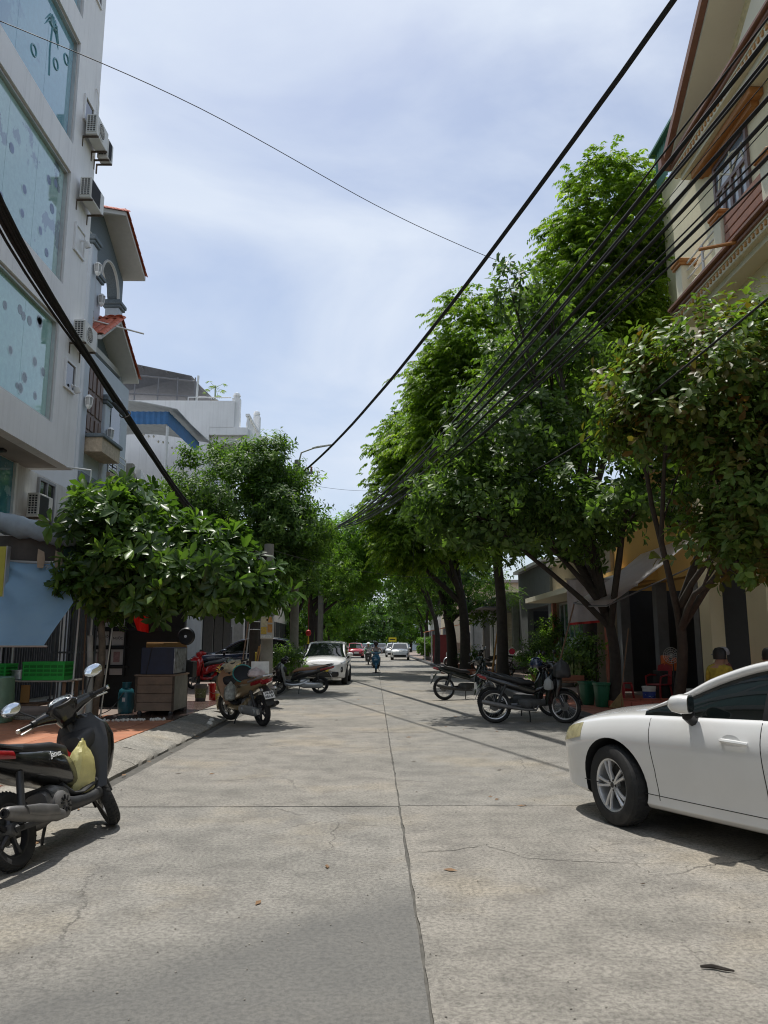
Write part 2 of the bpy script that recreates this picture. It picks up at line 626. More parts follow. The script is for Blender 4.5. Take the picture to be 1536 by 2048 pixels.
# left pavement with its broad sloping kerb
sideL = MB().box(-7.9, -3.62, -12, 130, -.1, .122).build('sidewalk', m_pave)
tag(sideL, 'left pavement with terracotta tiles', kind='structure')
TS = 0.402
tile_me = [MB().box(-.197, .197, -.197, .197, -.01, .012, b=.004).mesh('tile', m_terra[i], 0) for i in range(3)]
for i in range(10):
    for j in range(20):
        y = 7.7 + j * TS
        if y > 15.0 and i > 3:
            continue
        link('tile', random.choice(tile_me), sideL, (-3.86 - i * TS, y, .122 + random.uniform(0, .003)), (random.gauss(0, .004), random.gauss(0, .004), random.gauss(0, .006)))
tag(MB().box(XL + .004, XL + .145, -12, 111, -.1, -.035).build('gutter', m_kerb), 'narrow sunken gutter along the left kerb', kind='structure')
kerbL = thing('kerb', None, None, (XL, 8.9, 0))
tag(kerbL, 'cracked sloping cement kerb beside the terracotta pavement', kind='structure')
y = 8.95
while y < 60:
    ln = random.uniform(.8, 1.25) if y < 16 else 2.5
    a = random.uniform(-.008, .008)
    prof = [(0, -.1), (0, .015 + a), (-.05, .05 + a), (-.36 + a, .125), (-.50, .142), (-.66, .138), (-.66, -.1)]
    if y > 15.5:
        prof = [(0, -.1), (0, .10), (-.02, .125), (-.2, .135), (-.66, .135), (-.66, -.1)]
    rings = []
    n = 9
    for k in range(n + 1):
        t = k / n
        jj = 0.006 if y < 16 else 0
        rings.append([(u + random.uniform(-jj, jj), y - 8.9 + .006 + (ln - .012) * t, v + random.uniform(-jj, jj) * (1 if 0 < q < 6 else 0)) for q, (u, v) in enumerate(prof)])
    MB().rings(rings).build('kerb_stone', m_kerb, kerbL, angle=50)
    y += ln
# near end of the kerb: broken slab and brick rubble
brk = thing('broken_kerb_slab', 'broken flat cement slab at the near end of the kerb', 'slab', (-3.2, 8.6, 0))
MB().prism([(-.42, -.22), (.10, -.30), (.34, .05), (.20, .30), (-.42, .28)], 2, .02, .085, M=T(0, 0, 0, R(3), R(5), R(4))).build('slab', m_kerb, brk, angle=30)
m_brick = mat('old_brick', (0.26, 0.10, 0.06), 0.9, var=0.3, scale=14, dirt=0.5, dirtc=(0.2, 0.18, 0.15))
for k, (x, y, a) in enumerate(((-3.18, 8.12, 20), (-3.36, 8.06, -15), (-3.04, 8.25, 40), (-3.50, 8.18, 5))):
    tag(MB().box(-.07, .07, -.045, .045, 0, .06, b=.012).build('brick', m_brick, None, (x, y, 0.0), (0, R(6), R(a))),
        ('broken red brick in the middle of the rubble by the kerb end', 'leftmost but one broken brick of the kerb rubble', 'broken brick nearest the road slab at the kerb end', 'broken brick farthest left by the kerb end')[k], 'brick', 'brick rubble by the kerb')
kerbN = MB().prism([(0, -.1), (0, .1), (-.02, .125), (-.66, .125), (-.66, -.1)], 1, -12, 8.0).build('kerb', m_kerb, None, (XL, 0, 0))
tag(kerbN, 'plain cement kerb in front of the tiled pavement', kind='structure')

# right pavement
sideR = MB().box(4.31, 13.5, 9.62, 130, -.1, .122).build('sidewalk', m_pave)
tag(sideR, 'right pavement with red tiles and dark stone kerb', kind='structure')
rt_me = [MB().box(-.197, .197, -.197, .197, -.01, .012, b=.004).mesh('tile', m_redtile[i], 0) for i in range(3)]
for i in range(7):
    for j in range(26):
        link('tile', random.choice(rt_me), sideR, (4.52 + i * TS, 11.3 + j * TS, .122 + random.uniform(0, .003)), (random.gauss(0, .004), random.gauss(0, .004), random.gauss(0, .004)))
kerbR = thing('kerb', None, None, (XR, 0, 0))
tag(kerbR, 'dark stone kerb along the right pavement', kind='structure')
y = 9.62
ks = MB().prism([(.0, -.1), (.03, .128), (.05, .138), (.355, .138), (.355, -.1)], 1, .006, 1.0).mesh('kerb_stone', m_granite, 30)
while y < 110:
    link('kerb_stone', ks, kerbR, (0, y, 0))
    y += 1.006

tag(MB().box(XR + .012, 13.5, -12, 9.6, -.1, -.001).build('driveway', concrete('driveway_concrete', (0.27, 0.26, 0.235))), 'concrete driveway apron under the white sedan', kind='structure')
# ------------------------------------------------------------------ buildings
def wpart(root, name, mb, mats, parent=None, angle=30):
    l = root.location
    mb.v = [(a - l.x, b - l.y, c - l.z) for a, b, c in mb.v]
    return mb.build(name, mats, parent or root, angle=angle)


def film_glass(name, film, under, amount, scale=1.1, rough=0.07, haze=0.35):
    """Window glass with a weathered, part-peeled coloured film behind it."""
    m = bpy.data.materials.new(name)
    m.use_nodes = True
    nt = m.node_tree
    b = nt.nodes['Principled BSDF']
    tc = nt.nodes.new('ShaderNodeTexCoord'); tc.name = 'TC'
    n = _noise(nt, scale, 9, 0.62)
    n2 = _noise(nt, 7, 6, 0.7)
    f = _ramp(nt, n.outputs['Fac'], [(amount, 0.0), (amount + .03, 1.0)]).outputs['Color']
    fl = _ramp(nt, n2.outputs['Fac'], [(0.25, tuple(x * .8 for x in film)), (0.75, tuple(min(1, x * 1.12) for x in film))]).outputs['Color']
    c = _mixc(nt, f, fl, under)
    nt.links.new(c, b.inputs['Base Color'])
    b.inputs['Roughness'].default_value = rough
    b.inputs['Coat Weight'].default_value = 0.8
    b.inputs['Coat Roughness'].default_value = 0.02
    b.inputs['IOR'].default_value = 1.75
    MATS[name] = m
    return m


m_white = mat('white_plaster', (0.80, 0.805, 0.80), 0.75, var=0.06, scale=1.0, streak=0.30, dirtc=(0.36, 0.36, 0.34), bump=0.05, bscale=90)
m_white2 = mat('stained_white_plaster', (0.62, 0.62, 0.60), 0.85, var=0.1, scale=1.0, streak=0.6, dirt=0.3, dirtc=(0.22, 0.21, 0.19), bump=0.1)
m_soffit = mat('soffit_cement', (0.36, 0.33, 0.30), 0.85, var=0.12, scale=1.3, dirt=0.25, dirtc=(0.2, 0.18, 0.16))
m_alu = mat('aluminium', (0.56, 0.56, 0.54), 0.38, metal=0.7, var=0.08)
m_aluw = mat('white_metal', (0.72, 0.73, 0.72), 0.45, var=0.05)
m_film = [film_glass('film_teal', (0.30, 0.56, 0.50), (0.26, 0.33, 0.33), 0.70, 1.3),
          film_glass('film_grey', (0.36, 0.56, 0.52), (0.15, 0.23, 0.27), 0.56, 0.75),
          film_glass('film_blue', (0.16, 0.38, 0.46), (0.10, 0.26, 0.36), 0.60, 0.7)]
m_print = mat('film_print', (0.26, 0.32, 0.36), 0.3, var=0.3)
m_print2 = mat('film_print_blue', (0.19, 0.25, 0.38), 0.3, var=0.3)
m_palm = mat('film_print_palm', (0.10, 0.27, 0.31), 0.3, var=0.2)
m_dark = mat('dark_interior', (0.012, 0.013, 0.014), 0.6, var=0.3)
m_darkglass = mat('dark_glass', (0.02, 0.024, 0.028), 0.06, var=0.2, spec=0.6, coat=0.6)
m_black = mat('black_plastic', (0.013, 0.013, 0.014), 0.45, var=0.3)
m_steel0 = mat('gate_steel', (0.16, 0.165, 0.17), 0.5, metal=0.5, var=0.2)
m_rust = mat('rusty_steel', (0.10, 0.075, 0.055), 0.8, metal=0.2, var=0.4, scale=18)

# --- white building with filmed windows, its upper floors overhanging
bw = thing('white_building', 'tall white building with large filmed windows overhanging the pavement', 'building', (-10.5, 12, 0))
FX = -7.8
w = MB()
rows = [(6.77, 9.38), (10.36, 13.42), (14.2, 17.16), (17.9, 20.6)]
zb = [5.93] + [z for r in rows for z in r] + [21.2]
for a, b_ in zip(zb[0::2], zb[1::2]):
    w.box(FX - .3, FX, -14, 19.53, a, b_)
for a, b_ in rows:
    w.box(FX - .3, FX, 18.06, 19.53, a, b_)
    w.box(FX - .3, FX, 11.6, 12.1, a, b_)
    w.box(FX - .3, FX, 5.2, 5.7, a, b_)
    w.box(FX - .3, FX, -14, -1.2, a, b_)
w.box(-14, FX - .3, 19.28, 19.53, 5.93, 21.2)
w.box(-14, FX - .3, -14, -13.8, 5.93, 21.2)
wpart(bw, 'wall', w, m_white)
wpart(bw, 'roof_slab', MB().box(-14, FX + .15, -14.1, 19.6, 21.202, 21.5), m_white)
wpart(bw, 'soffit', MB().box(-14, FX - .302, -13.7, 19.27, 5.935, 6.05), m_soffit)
wpart(bw, 'soffit_light', MB().box(-8.7, -8.5, 17.2, 17.4, 5.86, 5.933, b=.02), m_black)
for r, (z0, z1) in enumerate(rows):
    for (ya, yb) in ((12.1, 18.06), (5.7, 11.6), (-1.2, 5.2)):
        fr = MB()
        x0, x1 = FX - .2, FX - .06
        fr.box(x0, x1, ya, ya + .07, z0, z1); fr.box(x0, x1, yb - .07, yb, z0, z1)
        fr.box(x0, x1, ya + .07, yb - .07, z0, z0 + .07); fr.box(x0, x1, ya + .07, yb - .07, z1 - .07, z1)
        win = wpart(bw, 'window', fr, m_alu)
        n = 4
        mg = m_film[min(r, 2)]
        for k in range(n):
            p0 = lerp(ya + .07, yb - .07, k / n); p1 = lerp(ya + .07, yb - .07, (k + 1) / n)
            wpart(bw, 'pane', MB().box(FX - .17, FX - .15, p0 + .004, p1 - .004, z0 + .07, z1 - .07), mg, win)
        # printed marks on the film, flat on the glass
        if ya > 10:
            pr = MB(); 
            rs = random.Random(r + 3)
            if r < 2:
                for k in range(18 if r == 0 else 12):
                    yy, zz = rs.uniform(14.2, 17.8), rs.uniform(z0 + .25, z1 - .3)
                    rr = rs.uniform(.07, .13)
                    M_ = T(FX - .148, yy, zz, 0, R(90), 0)
                    pr.lathe([(rr, 0), (rr, .002)], 18, 0, M_)
                    if rs.random() < .6:
                        pr.lathe([(rr * 1.35, -.001), (rr * 1.35, .0012)], 18, 1, M_)
                wpart(bw, 'film_print', pr, [m_print if r == 0 else m_print2, m_film[1]], win)['kind'] = 'stuff'
            elif r == 2:
                pr.tube([(FX - .147, 16.75, z0 + .95), (FX - .147, 16.68, z0 + 1.6), (FX - .147, 16.72, z0 + 2.25)], .022, 6)
                for k in range(9):
                    a = R(-20 + 27 * k)
                    e = (math.cos(a), math.sin(a))
                    pr.tube([(FX - .147, 16.72, z0 + 2.25), (FX - .147, 16.72 + .22 * e[0], z0 + 2.25 + .2 * e[1] + .08), (FX - .147, 16.72 + .42 * e[0], z0 + 2.18 + .28 * e[1] - .12)], [.025, .035, .006], 5)
                for yy, zz in ((17.05, z0 + 1.5), (15.9, z0 + .9), (17.6, z0 + 2.1)):
                    pr.torus(.13, .022, 18, 5, 0, T(FX - .147, yy, zz, 0, R(90), 0))
                wpart(bw, 'film_print', pr, m_palm, win)['kind'] = 'stuff'
for k, (z0, z1, pm) in enumerate(((7.85, 8.62, m_darkglass), (11.55, 12.32, m_white), (15.3, 16.05, m_darkglass), (19.2, 19.95, m_darkglass))):
    fr = MB()
    for q in ((18.50, 18.56, z0, z1), (19.12, 19.18, z0, z1), (18.56, 19.12, z0, z0 + .06), (18.56, 19.12, z1 - .06, z1)):
        fr.box(FX + .002, FX + .05, *q)
    win = wpart(bw, 'window', fr, m_aluw)
    wpart(bw, 'pane', MB().box(FX + .003, FX + .015, 18.56, 19.12, z0 + .06, z1 - .06), pm, win)
wpart(bw, 'drain_pipe', MB().tube([(FX + .04, 19.40, 15.4), (FX + .05, 19.38, 16.4), (FX + .06, 19.30, 16.6), (FX + .03, 19.22, 16.75)], .025, 8), m_aluw)
# lower, set-back storeys of the same building
LX = -8.9
lo = MB().box(LX - .3, LX, -14, 22.44, 0, 5.93)
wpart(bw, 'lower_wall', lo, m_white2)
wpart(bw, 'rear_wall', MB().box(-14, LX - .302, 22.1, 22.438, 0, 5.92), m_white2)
fr = MB()
for q in ((19.95, 20.02, 4.6, 5.85), (20.93, 21.0, 4.6, 5.85), (20.02, 20.93, 5.78, 5.85), (20.02, 20.93, 4.6, 4.67), (20.44, 20.5, 4.67, 5.78)):
    fr.box(LX + .002, LX + .07, *q)
win = wpart(bw, 'window', fr, mat('grey_window_frame', (0.25, 0.26, 0.28), 0.5))
for a, b_ in ((20.02, 20.44), (20.5, 20.93)):
    wpart(bw, 'pane', MB().box(LX + .003, LX + .02, a, b_, 4.67, 5.78), m_darkglass, win)
fr = MB()
for q in ((15.6, 15.68, 4.3, 5.9), (18.55, 18.65, 4.3, 5.9), (15.68, 18.55, 4.3, 4.38)):
    fr.box(LX + .002, LX + .09, *q)
win = wpart(bw, 'window', fr, m_aluw)
wpart(bw, 'pane', MB().box(LX + .003, LX + .02, 15.68, 18.55, 4.38, 5.9), film_glass('film_sea', (0.05, 0.22, 0.28), (0.25, 0.45, 0.5), 0.55, 2.4), win)

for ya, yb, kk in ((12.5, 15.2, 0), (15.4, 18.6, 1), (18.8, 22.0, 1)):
    d_ = wpart(bw, 'shop_shade_panel', MB().box(LX + .004, LX + .05, ya, yb, .12, 3.3), m_dark)  # flat near-black panel, colour stands for the shade under the awning
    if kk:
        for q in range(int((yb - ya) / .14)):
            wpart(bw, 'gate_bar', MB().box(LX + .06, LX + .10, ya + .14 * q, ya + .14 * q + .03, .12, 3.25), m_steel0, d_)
# --- air-conditioner outdoor units
m_acw = mat('ac_casing', (0.66, 0.66, 0.62), 0.5, var=0.06, dirt=0.35, dirtc=(0.34, 0.32, 0.28), dscale=3)
m_acd = mat('ac_dark', (0.04, 0.042, 0.045), 0.6, var=0.3)


def ac_unit(loc, label, L_=.84, H_=.58, D_=.30, dark_front=False, wallx=None):
    """Stands on two brackets on a wall behind it (local -x)."""
    t = thing('air_conditioner', label, 'air conditioner', loc, group='outdoor units on the left walls')
    # y: along the wall, near end at y=0; front face at x = D_
    MB().box(0, D_, 0, L_, 0, H_, b=.015).build('casing', m_acw, t)
    g = MB()
    g.box(.04, D_ - .03, -.004, -.001, .07, H_ - .05, 1)
    nr, nc = 8, 3
    for i in range(nr + 1):
        z = .07 + (H_ - .12) * i / nr
        g.box(.035, D_ - .025, -.016, -.004, z - .008, z + .008)
    for i in range(nc + 1):
        x = .04 + (D_ - .07) * i / nc
        g.box(x - .007, x + .007, -.018, -.0045, .062, H_ - .042)
    g.build('side_grille', [m_acw, m_acd], t)
    f = MB()
    if dark_front:
        f.box(D_ + .001, D_ + .006, .05, L_ * .68, .05, H_ - .05, 1)
        for i in range(14):
            z = .06 + (H_ - .12) * i / 13
            f.box(D_ + .006, D_ + .014, .05, L_ * .68, z - .005, z + .005, 1)
    else:
        M_ = T(D_, L_ * .40, H_ * .5, 0, R(90), 0)
        f.lathe([(.235, 0), (.235, .012), (.20, .014), (.20, .001)], 28, 0, M_)
        f.lathe([(.20, .0015), (.20, .003)], 28, 1, M_)
        for k in range(3):
            f.torus(.06 + .05 * k, .005, 24, 5, 0, T(D_ + .014, L_ * .40, H_ * .5, 0, R(90), 0))
        for k in range(12):
            a = 2 * PI * k / 12
            f.tube([(D_ + .012, L_ * .40, H_ * .5), (D_ + .012, L_ * .40 + .2 * math.cos(a), H_ * .5 + .2 * math.sin(a))], .004, 4)
    f.build('fan_guard', [m_acw, m_acd], t)
    for y in (.1, L_ - .1):
        MB().box(-.12, D_ + .02, y - .02, y + .02, -.045, -.003).box(-.12, -.085, y - .02, y + .02, -.30, -.045).build('bracket', m_rust, t)
    return t


for loc, lab, kw in (
        ((-7.70, 18.5, 14.85), 'white outdoor unit with round fan guard, highest on the white building', {}),
        ((-7.70, 19.37, 14.75), 'outdoor unit half hidden behind the highest unit at the building corner', {'dark_front': True, 'L_': .4}),
        ((-7.70, 18.4, 12.95), 'outdoor unit with dark slatted front, second from the top on the white building', {'dark_front': True, 'L_': .95}),
        ((-7.70, 18.62, 9.1), 'outdoor unit with round fan guard just above the red tiled gable', {'L_': .88}),
        ((-8.78, 19.2, 4.66), 'dark-fronted outdoor unit under the small grey window', {'dark_front': True, 'H_': .62}),
        ((-8.78, 21.35, 4.68), 'outdoor unit with round fan guard just behind the thin white post', {})):
    ac_unit(loc, lab, **kw)
# security lamps on the white building
for z, lab in ((12.0, 'white round security camera beside the blank upper window'), (8.0, 'white security camera in front of the small dark window')):
    t = thing('security_camera', lab, 'camera', (FX + .05, 18.9, z))
    MB().lathe([(.05, 0), (.05, .03)], 14, 0, T(.0, 0, 0, 0, R(90), 0)).tube([(.02, 0, 0), (.10, 0, -.01), (.14, -.02, -.06)], .022, 8).build('mount', m_aluw, t)
    MB().lathe([(.0, .0), (.07, .01), (.085, .08), (.08, .16), (.07, .17)], 16, 0, T(.13, -.02, -.03, R(180) + R(25), R(-10), 0)).build('housing', m_aluw, t)
    MB().lathe([(.064, 0), (.064, .004)], 16, 0, T(.13, -.02, -.03, R(180) + R(25), R(-10), 0) @ T(0, 0, .171)).build('lens', m_black, t)

# --- blue-grey villa with two red gables
m_villa = mat('villa_plaster', (0.47, 0.52, 0.57), 0.8, var=0.06, scale=1.2, streak=0.15, dirtc=(0.3, 0.32, 0.33))
m_villad = mat('villa_dark_trim', (0.13, 0.16, 0.18), 0.75, var=0.25, scale=30, bump=0.2, bscale=70)
m_villas = mat('villa_soffit', (0.52, 0.52, 0.50), 0.8, var=0.06)
m_rtile = mat('red_roof_tile', (0.47, 0.115, 0.06), 0.55, var=0.25, scale=7, dirt=0.3, dirtc=(0.16, 0.07, 0.05), dscale=5)
m_shut = mat('shutter_wood', (0.135, 0.082, 0.06), 0.55, var=0.2, scale=9)
m_stone = mat('stone_cladding', (0.46, 0.38, 0.28), 0.85, var=0.25, scale=9, bump=0.4, bscale=18)
vl = thing('villa', 'narrow blue-grey villa with red tiled gables and brown shutters', 'house', (-11, 24.6, 0))
VX = -8.9
Y0, Y1 = 22.46, 26.95
w = MB()
w.box(VX - .3, VX - .05, Y0, Y1, 0, 10.4)
w.box(VX - .9, VX - .55, Y0, Y1, 10.6, 12.3)           # set-back wall up to the terrace parapet
w.box(VX - .55, VX - .05, Y0, Y1, 10.4, 10.6)
w.box(-14.5, VX - .3, Y1 - .25, Y1, 0, 12.3)        # far flank
w.box(-14.5, VX - .3, Y0, Y0 + .2, 0, 11.3)
wpart(vl, 'wall', w, m_villa)
wpart(vl, 'terrace_floor', MB().box(-14.4, VX - .302, Y0 + .2, Y1 - .25, 11.0, 11.2), m_villas)
for ya, yb, z0, z1 in ((Y0 + .01, Y0 + .42, 6.0, 14.2), (24.20, 24.72, 11.3, 13.9), (26.5, Y1 - .01, 11.3, 13.9), (24.45, 24.9, 6.6, 9.6)):
    VX = -9.4 if z0 > 11 else -8.9
    c = MB().box(VX - .45, VX + .05, ya, yb, z0, z1 - .3, b=.02)
    cl = wpart(vl, 'column', c, m_villa)
    wpart(vl, 'capital', MB().box(VX - .52, VX + .12, ya - .07, yb + .07, z1 - .3, z1 - .2, b=.02).box(VX - .56, VX + .16, ya - .11, yb + .11, z1 - .2, z1 - .06, b=.02).box(VX - .5, VX + .10, ya - .05, yb + .05, z1 - .06, z1), m_villad, cl)
# arched gable wall over the terrace
VX = -9.4
RZ, EZ, RY = 16.25, 15.05, 24.6
arc = []
for (a0, a1) in ((Y0 + .42, 24.2), (24.72, 26.5)):
    cy, rad = (a0 + a1) / 2, (a1 - a0) / 2
    arc.append([(cy - rad * math.cos(PI * k / 14), 13.9 + .95 * math.sin(PI * k / 14)) for k in range(15)])
gz = lambda y: RZ - .12 - abs(y - RY) / (RY - Y0) * (RZ - EZ)
top = [(y, gz(y)) for y in np.linspace(Y0, Y1, 13)]
gm = MB()
yyl = np.linspace(Y0 + .01, Y1 - .01, 61)
def under(y):
    for (a0, a1) in ((Y0 + .42, 24.2), (24.72, 26.5)):
        if a0 < y < a1:
            cy, rad = (a0 + a1) / 2, (a1 - a0) / 2
            return 13.9 + .95 * math.sqrt(max(0, 1 - ((y - cy) / rad) ** 2))
    return 13.9
prof = [(y, under(y)) for y in yyl] + [(y, gz(y)) for y in yyl[::-1]]
for x0, x1 in ((VX - .4, VX),):
    for i in range(60):
        ya, yb = yyl[i], yyl[i + 1]
        gm.add([(x, y, z) for x in (x0, x1) for y, z in ((ya, under(ya)), (yb, under(yb)), (yb, gz(yb)), (ya, gz(ya)))],
               [(0, 1, 2, 3), (7, 6, 5, 4), (0, 4, 5, 1), (2, 6, 7, 3)])
wpart(vl, 'gable_wall', gm, m_villad)
tr = MB()
for a in arc:
    tr.tube([(VX + .01, y, z) for y, z in a], .05, 6)
wpart(vl, 'arch_trim', tr, m_villas)
VX = -8.9


def gable_roof(root, x0, x1, yr, zr, ye0, ze0, ye1, ze1, tiles=True, tw=.26, tl=.34):
    """Two slopes with ridge along x; barrel tiles along the street-side verge and over the near slope."""
    s = MB()
    for ye, ze in ((ye0, ze0), (ye1, ze1)):
        s.add([(x0, yr, zr), (x1, yr, zr), (x1, ye, ze), (x0, ye, ze), (x0, yr, zr - .14), (x1, yr, zr - .14), (x1, ye, ze - .14), (x0, ye, ze - .14)],
              [(0, 1, 2, 3), (7, 6, 5, 4), (1, 5, 6, 2), (3, 2, 6, 7), (0, 3, 7, 4)])
    rf = wpart(root, 'roof', s, m_villas, angle=0)
    n = 7
    ring = lambda yy: [(tw * .56 * math.cos(PI * k / n), yy, .075 * math.sin(PI * k / n)) for k in range(n + 1)]
    inner = lambda yy: [(tw * .47 * math.cos(PI * k / n), yy, .06 * math.sin(PI * k / n)) for k in range(n, -1, -1)]
    tm = MB().rings([ring(0) + inner(0), [(x * .9, y, z) for x, y, z in ring(tl * 1.1) + inner(tl * 1.1)]]).mesh('tile', m_rtile, 40)
    l = root.location
    for ye, ze, sgn in ((ye0, ze0, -1), (ye1, ze1, 1)):
        ln = math.hypot(ye - yr, ze - zr)
        ang = math.atan2(zr - ze, abs(ye - yr))
        cols = 5 if sgn < 0 else 2
        for c in range(cols):
            x = x1 - .05 - c * tw * 1.02
            for k in range(int(ln / tl) + 1):
                d = ln - k * tl
                if d < .05: break
                yy = yr + sgn * d * math.cos(ang)
                zz = zr - d * math.sin(ang) + .01
                # tile runs from its lower edge up the slope
                rot = (ang, 0, 0) if sgn < 0 else (ang, 0, PI)
                link('tile', tm, rf, (x - l.x, yy - l.y, zz - l.z + random.uniform(0, .008)), rot)
    for k in range(int((x1 - x0) / .34)):
        link('tile', tm, rf, (x1 - k * .34 - l.x, yr - l.y, zr + .02 - l.z), (0, 0, PI / 2))
    return rf


gable_roof(vl, -12, -8.62, RY, RZ, Y0 - .1, EZ, Y1 + .12, EZ)
gable_roof(vl, -9.8, -8.62, 24.75, 12.35, 23.05, 11.1, 26.98, 11.0)
# gable wall under the lower roof
wpart(vl, 'gable_panel', MB().prism([(23.2, 10.7), (26.85, 10.7), (26.85, 10.95), (24.75, 12.15), (23.2, 11.08)], 0, VX - .549, VX - .50), m_villad)
# shutters, planter and sill
for a, b_ in ((22.95, 23.62), (23.64, 24.31)):
    sh = wpart(vl, 'shutter', MB().box(VX - .049, VX - .01, a, b_, 7.95, 10.1), m_shut)
    pm = MB()
    for z0, z1 in ((8.05, 8.5), (8.6, 9.25), (9.35, 10.0)):
        for ya, yb in ((a + .06, (a + b_) / 2 - .03), ((a + b_) / 2 + .03, b_ - .06)):
            pm.box(VX - .0095, VX + .02, ya, yb, z0, z1, b=.015)
    wpart(vl, 'shutter_panel', pm, m_shut, sh)
pl = wpart(vl, 'planter_box', MB().box(VX - .04, VX + .55, 22.95, 24.6, 7.3, 7.75), m_stone)
wpart(vl, 'planter_rim', MB().box(VX - .04, VX + .62, 22.88, 24.67, 7.752, 7.87, b=.02), m_villad, pl)
wpart(vl, 'window', MB().box(VX - .049, VX - .02, 25.2, 26.1, 7.2, 10.0), m_darkglass)
wpart(vl, 'band', MB().box(VX - .049, VX + .14, 22.5, 26.9, 6.35, 6.6, b=.02), m_villad)
wpart(vl, 'brick_panel', MB().box(VX - .048, VX + .09, 25.1, 26.6, 6.602, 7.15), m_stone)
wpart(vl, 'terrace_parapet', MB().box(VX - .549, VX - .44, 22.9, 24.2, 11.3, 12.2), m_stone)
rl = MB()
for z in (7.3, 7.5, 7.7, 7.9):
    rl.tube([(VX + .06, 25.0, z), (VX + .06, 26.7, z)], .02, 6)
for y in (25.0, 25.85, 26.7):
    rl.tube([(VX + .06, y, 7.15), (VX + .06, y, 7.95)], .024, 6)
wpart(vl, 'railing', rl, m_aluw)
wpart(vl, 'terrace_rail', MB().tube([(VX - .5, 22.9, 12.4), (VX - .5, 24.2, 12.4)], .05, 8).tube([(VX - .5, 23.3, 12.2), (VX - .5, 23.3, 12.4)], .03, 6), m_villad)
# slatted grille of the lower storey
gr = MB()
for k in range(14):
    z = 4.2 + k * .15
    gr.box(VX - .04, VX + .01, 22.95, 26.6, z, z + .05)
wpart(vl, 'slat_grille', gr, m_black)
for ya, yb in ((22.95, 24.4), (24.6, 26.7)):
    wpart(vl, 'shop_shade_panel', MB().box(VX - .049, VX + .01, ya, yb, .12, 3.2), m_dark)  # near-black sheets put on the wall as street-level shade
for (y, z) in ((22.66, 8.75), (22.66, 13.1), (24.46, 12.9), (24.68, 8.3), (22.66, 4.5)):
    ln = thing('wall_lantern', None, 'lantern', ((VX if y < 24 or z < 12 else -9.4) + .17, y, z))
    MB().lathe([(.03, -.2), (.10, -.12), (.10, -.08)], 6).lathe([(.13, .16), (.06, .24), (.0, .27)], 6).build('lantern_cap', m_aluw, ln)
    MB().lathe([(.085, -.08), (.105, .16)], 6).build('glass', mat('frosted_glass', (0.35, 0.36, 0.36), 0.3), ln)
    bars = MB()
    for k in range(6):
        a = PI * k / 3
        bars.tube([(.1 * math.cos(a), .1 * math.sin(a), -.09), (.125 * math.cos(a), .125 * math.sin(a), .165)], .012, 4)
    bars.build('bar', m_aluw, ln)
    MB().tube([(-.2, 0, .05), (0, 0, .05)], .02, 6).build('arm', m_aluw, ln)
    lab = {8.75: 'white wall lantern beside the brown shutters', 13.1: 'white wall lantern on the villa column left of the arch', 12.9: 'white wall lantern on the villa column right of the arch',
           8.3: 'white wall lantern on the short column right of the shutters', 4.5: 'white wall lantern low beside the lowest outdoor unit'}[z]
    tag(ln, lab, 'lantern', 'lanterns on the villa')
tag(MB().tube([(VX - .5, 23.6, 11.9), (VX + 1.15, 24.5, 11.75)], .03, 8).build('steel_pole', m_alu), 'grey steel pole sticking out over the lower red gable', 'pole')
tag(MB().box(VX - .05, VX + .4, 22.5, 26.9, 5.6, 5.66).build('tin_canopy', m_villad), 'dark narrow tin canopy above the villa slat grille', 'canopy')

# --- low house beyond the villa with stained parapet and a corrugated canopy on its roof
m_cream0 = mat('dull_cream_roller', (0.33, 0.32, 0.26), 0.55, var=0.15)
m_stain = mat('stained_cement', (0.36, 0.34, 0.29), 0.9, var=0.2, scale=2, streak=0.6, dirt=0.5, dirtc=(0.10, 0.095, 0.08), bump=0.2)
lh = thing('low_house', 'low house with weathered grey parapet beyond the villa', 'house', (-11.5, 32, 0))
wpart(lh, 'wall', MB().box(-14.5, -8.8, 27.0, 36.5, 0, 6.9), m_white2)
wpart(lh, 'parapet', MB().box(-14.4, -8.7, 27.05, 27.3, 6.902, 7.9).box(-8.95, -8.7, 27.3, 30.5, 6.902, 7.6).box(-8.95, -8.7, 30.5, 36.4, 6.902, 7.2), m_stain)
wpart(lh, 'stair_parapet', MB().prism([(27.4, 6.91), (33.0, 4.8), (33.0, 5.6), (27.4, 7.75)], 0, -8.69, -8.5), m_white)
lw = MB()
for y in (28.2, 30.6, 33.2):
    wn_ = wpart(lh, 'window', MB().box(-8.79, -8.72, y, y + 1.2, 4.3, 5.7), mat('green_frame', (0.05, 0.13, 0.11), 0.5))
    wpart(lh, 'pane', MB().box(-8.719, -8.71, y + .08, y + 1.12, 4.38, 5.62), m_darkglass, wn_)
m_gsh = mat('green_shutter', (0.05, 0.12, 0.10), 0.5, var=0.2)
m_grol = mat('grey_roller', (0.17, 0.18, 0.185), 0.55, metal=0.2, var=0.15)
for ya, yb, mm_ in ((27.2, 29.6, m_grol), (29.9, 32.2, m_cream0), (32.5, 34.2, m_gsh), (34.4, 36.2, m_dark)):
    d_ = wpart(lh, 'roller_door', MB().box(-8.798, -8.74, ya, yb, .1, 3.3), mm_)
    sl = MB()
    z = .14
    while z < 3.2:
        sl.box(-8.739, -8.72, ya + .02, yb - .02, z, z + .085, b=.008)
        z += .095
    wpart(lh, 'slat', sl, mm_, d_)
m_bluet = mat('blue_corrugated_sheet', (0.045, 0.16, 0.36), 0.5, metal=0.1, var=0.15, scale=3, dirt=0.25)
m_zinc = mat('zinc_sheet', (0.50, 0.52, 0.52), 0.45, metal=0.35, var=0.12, dirt=0.3)
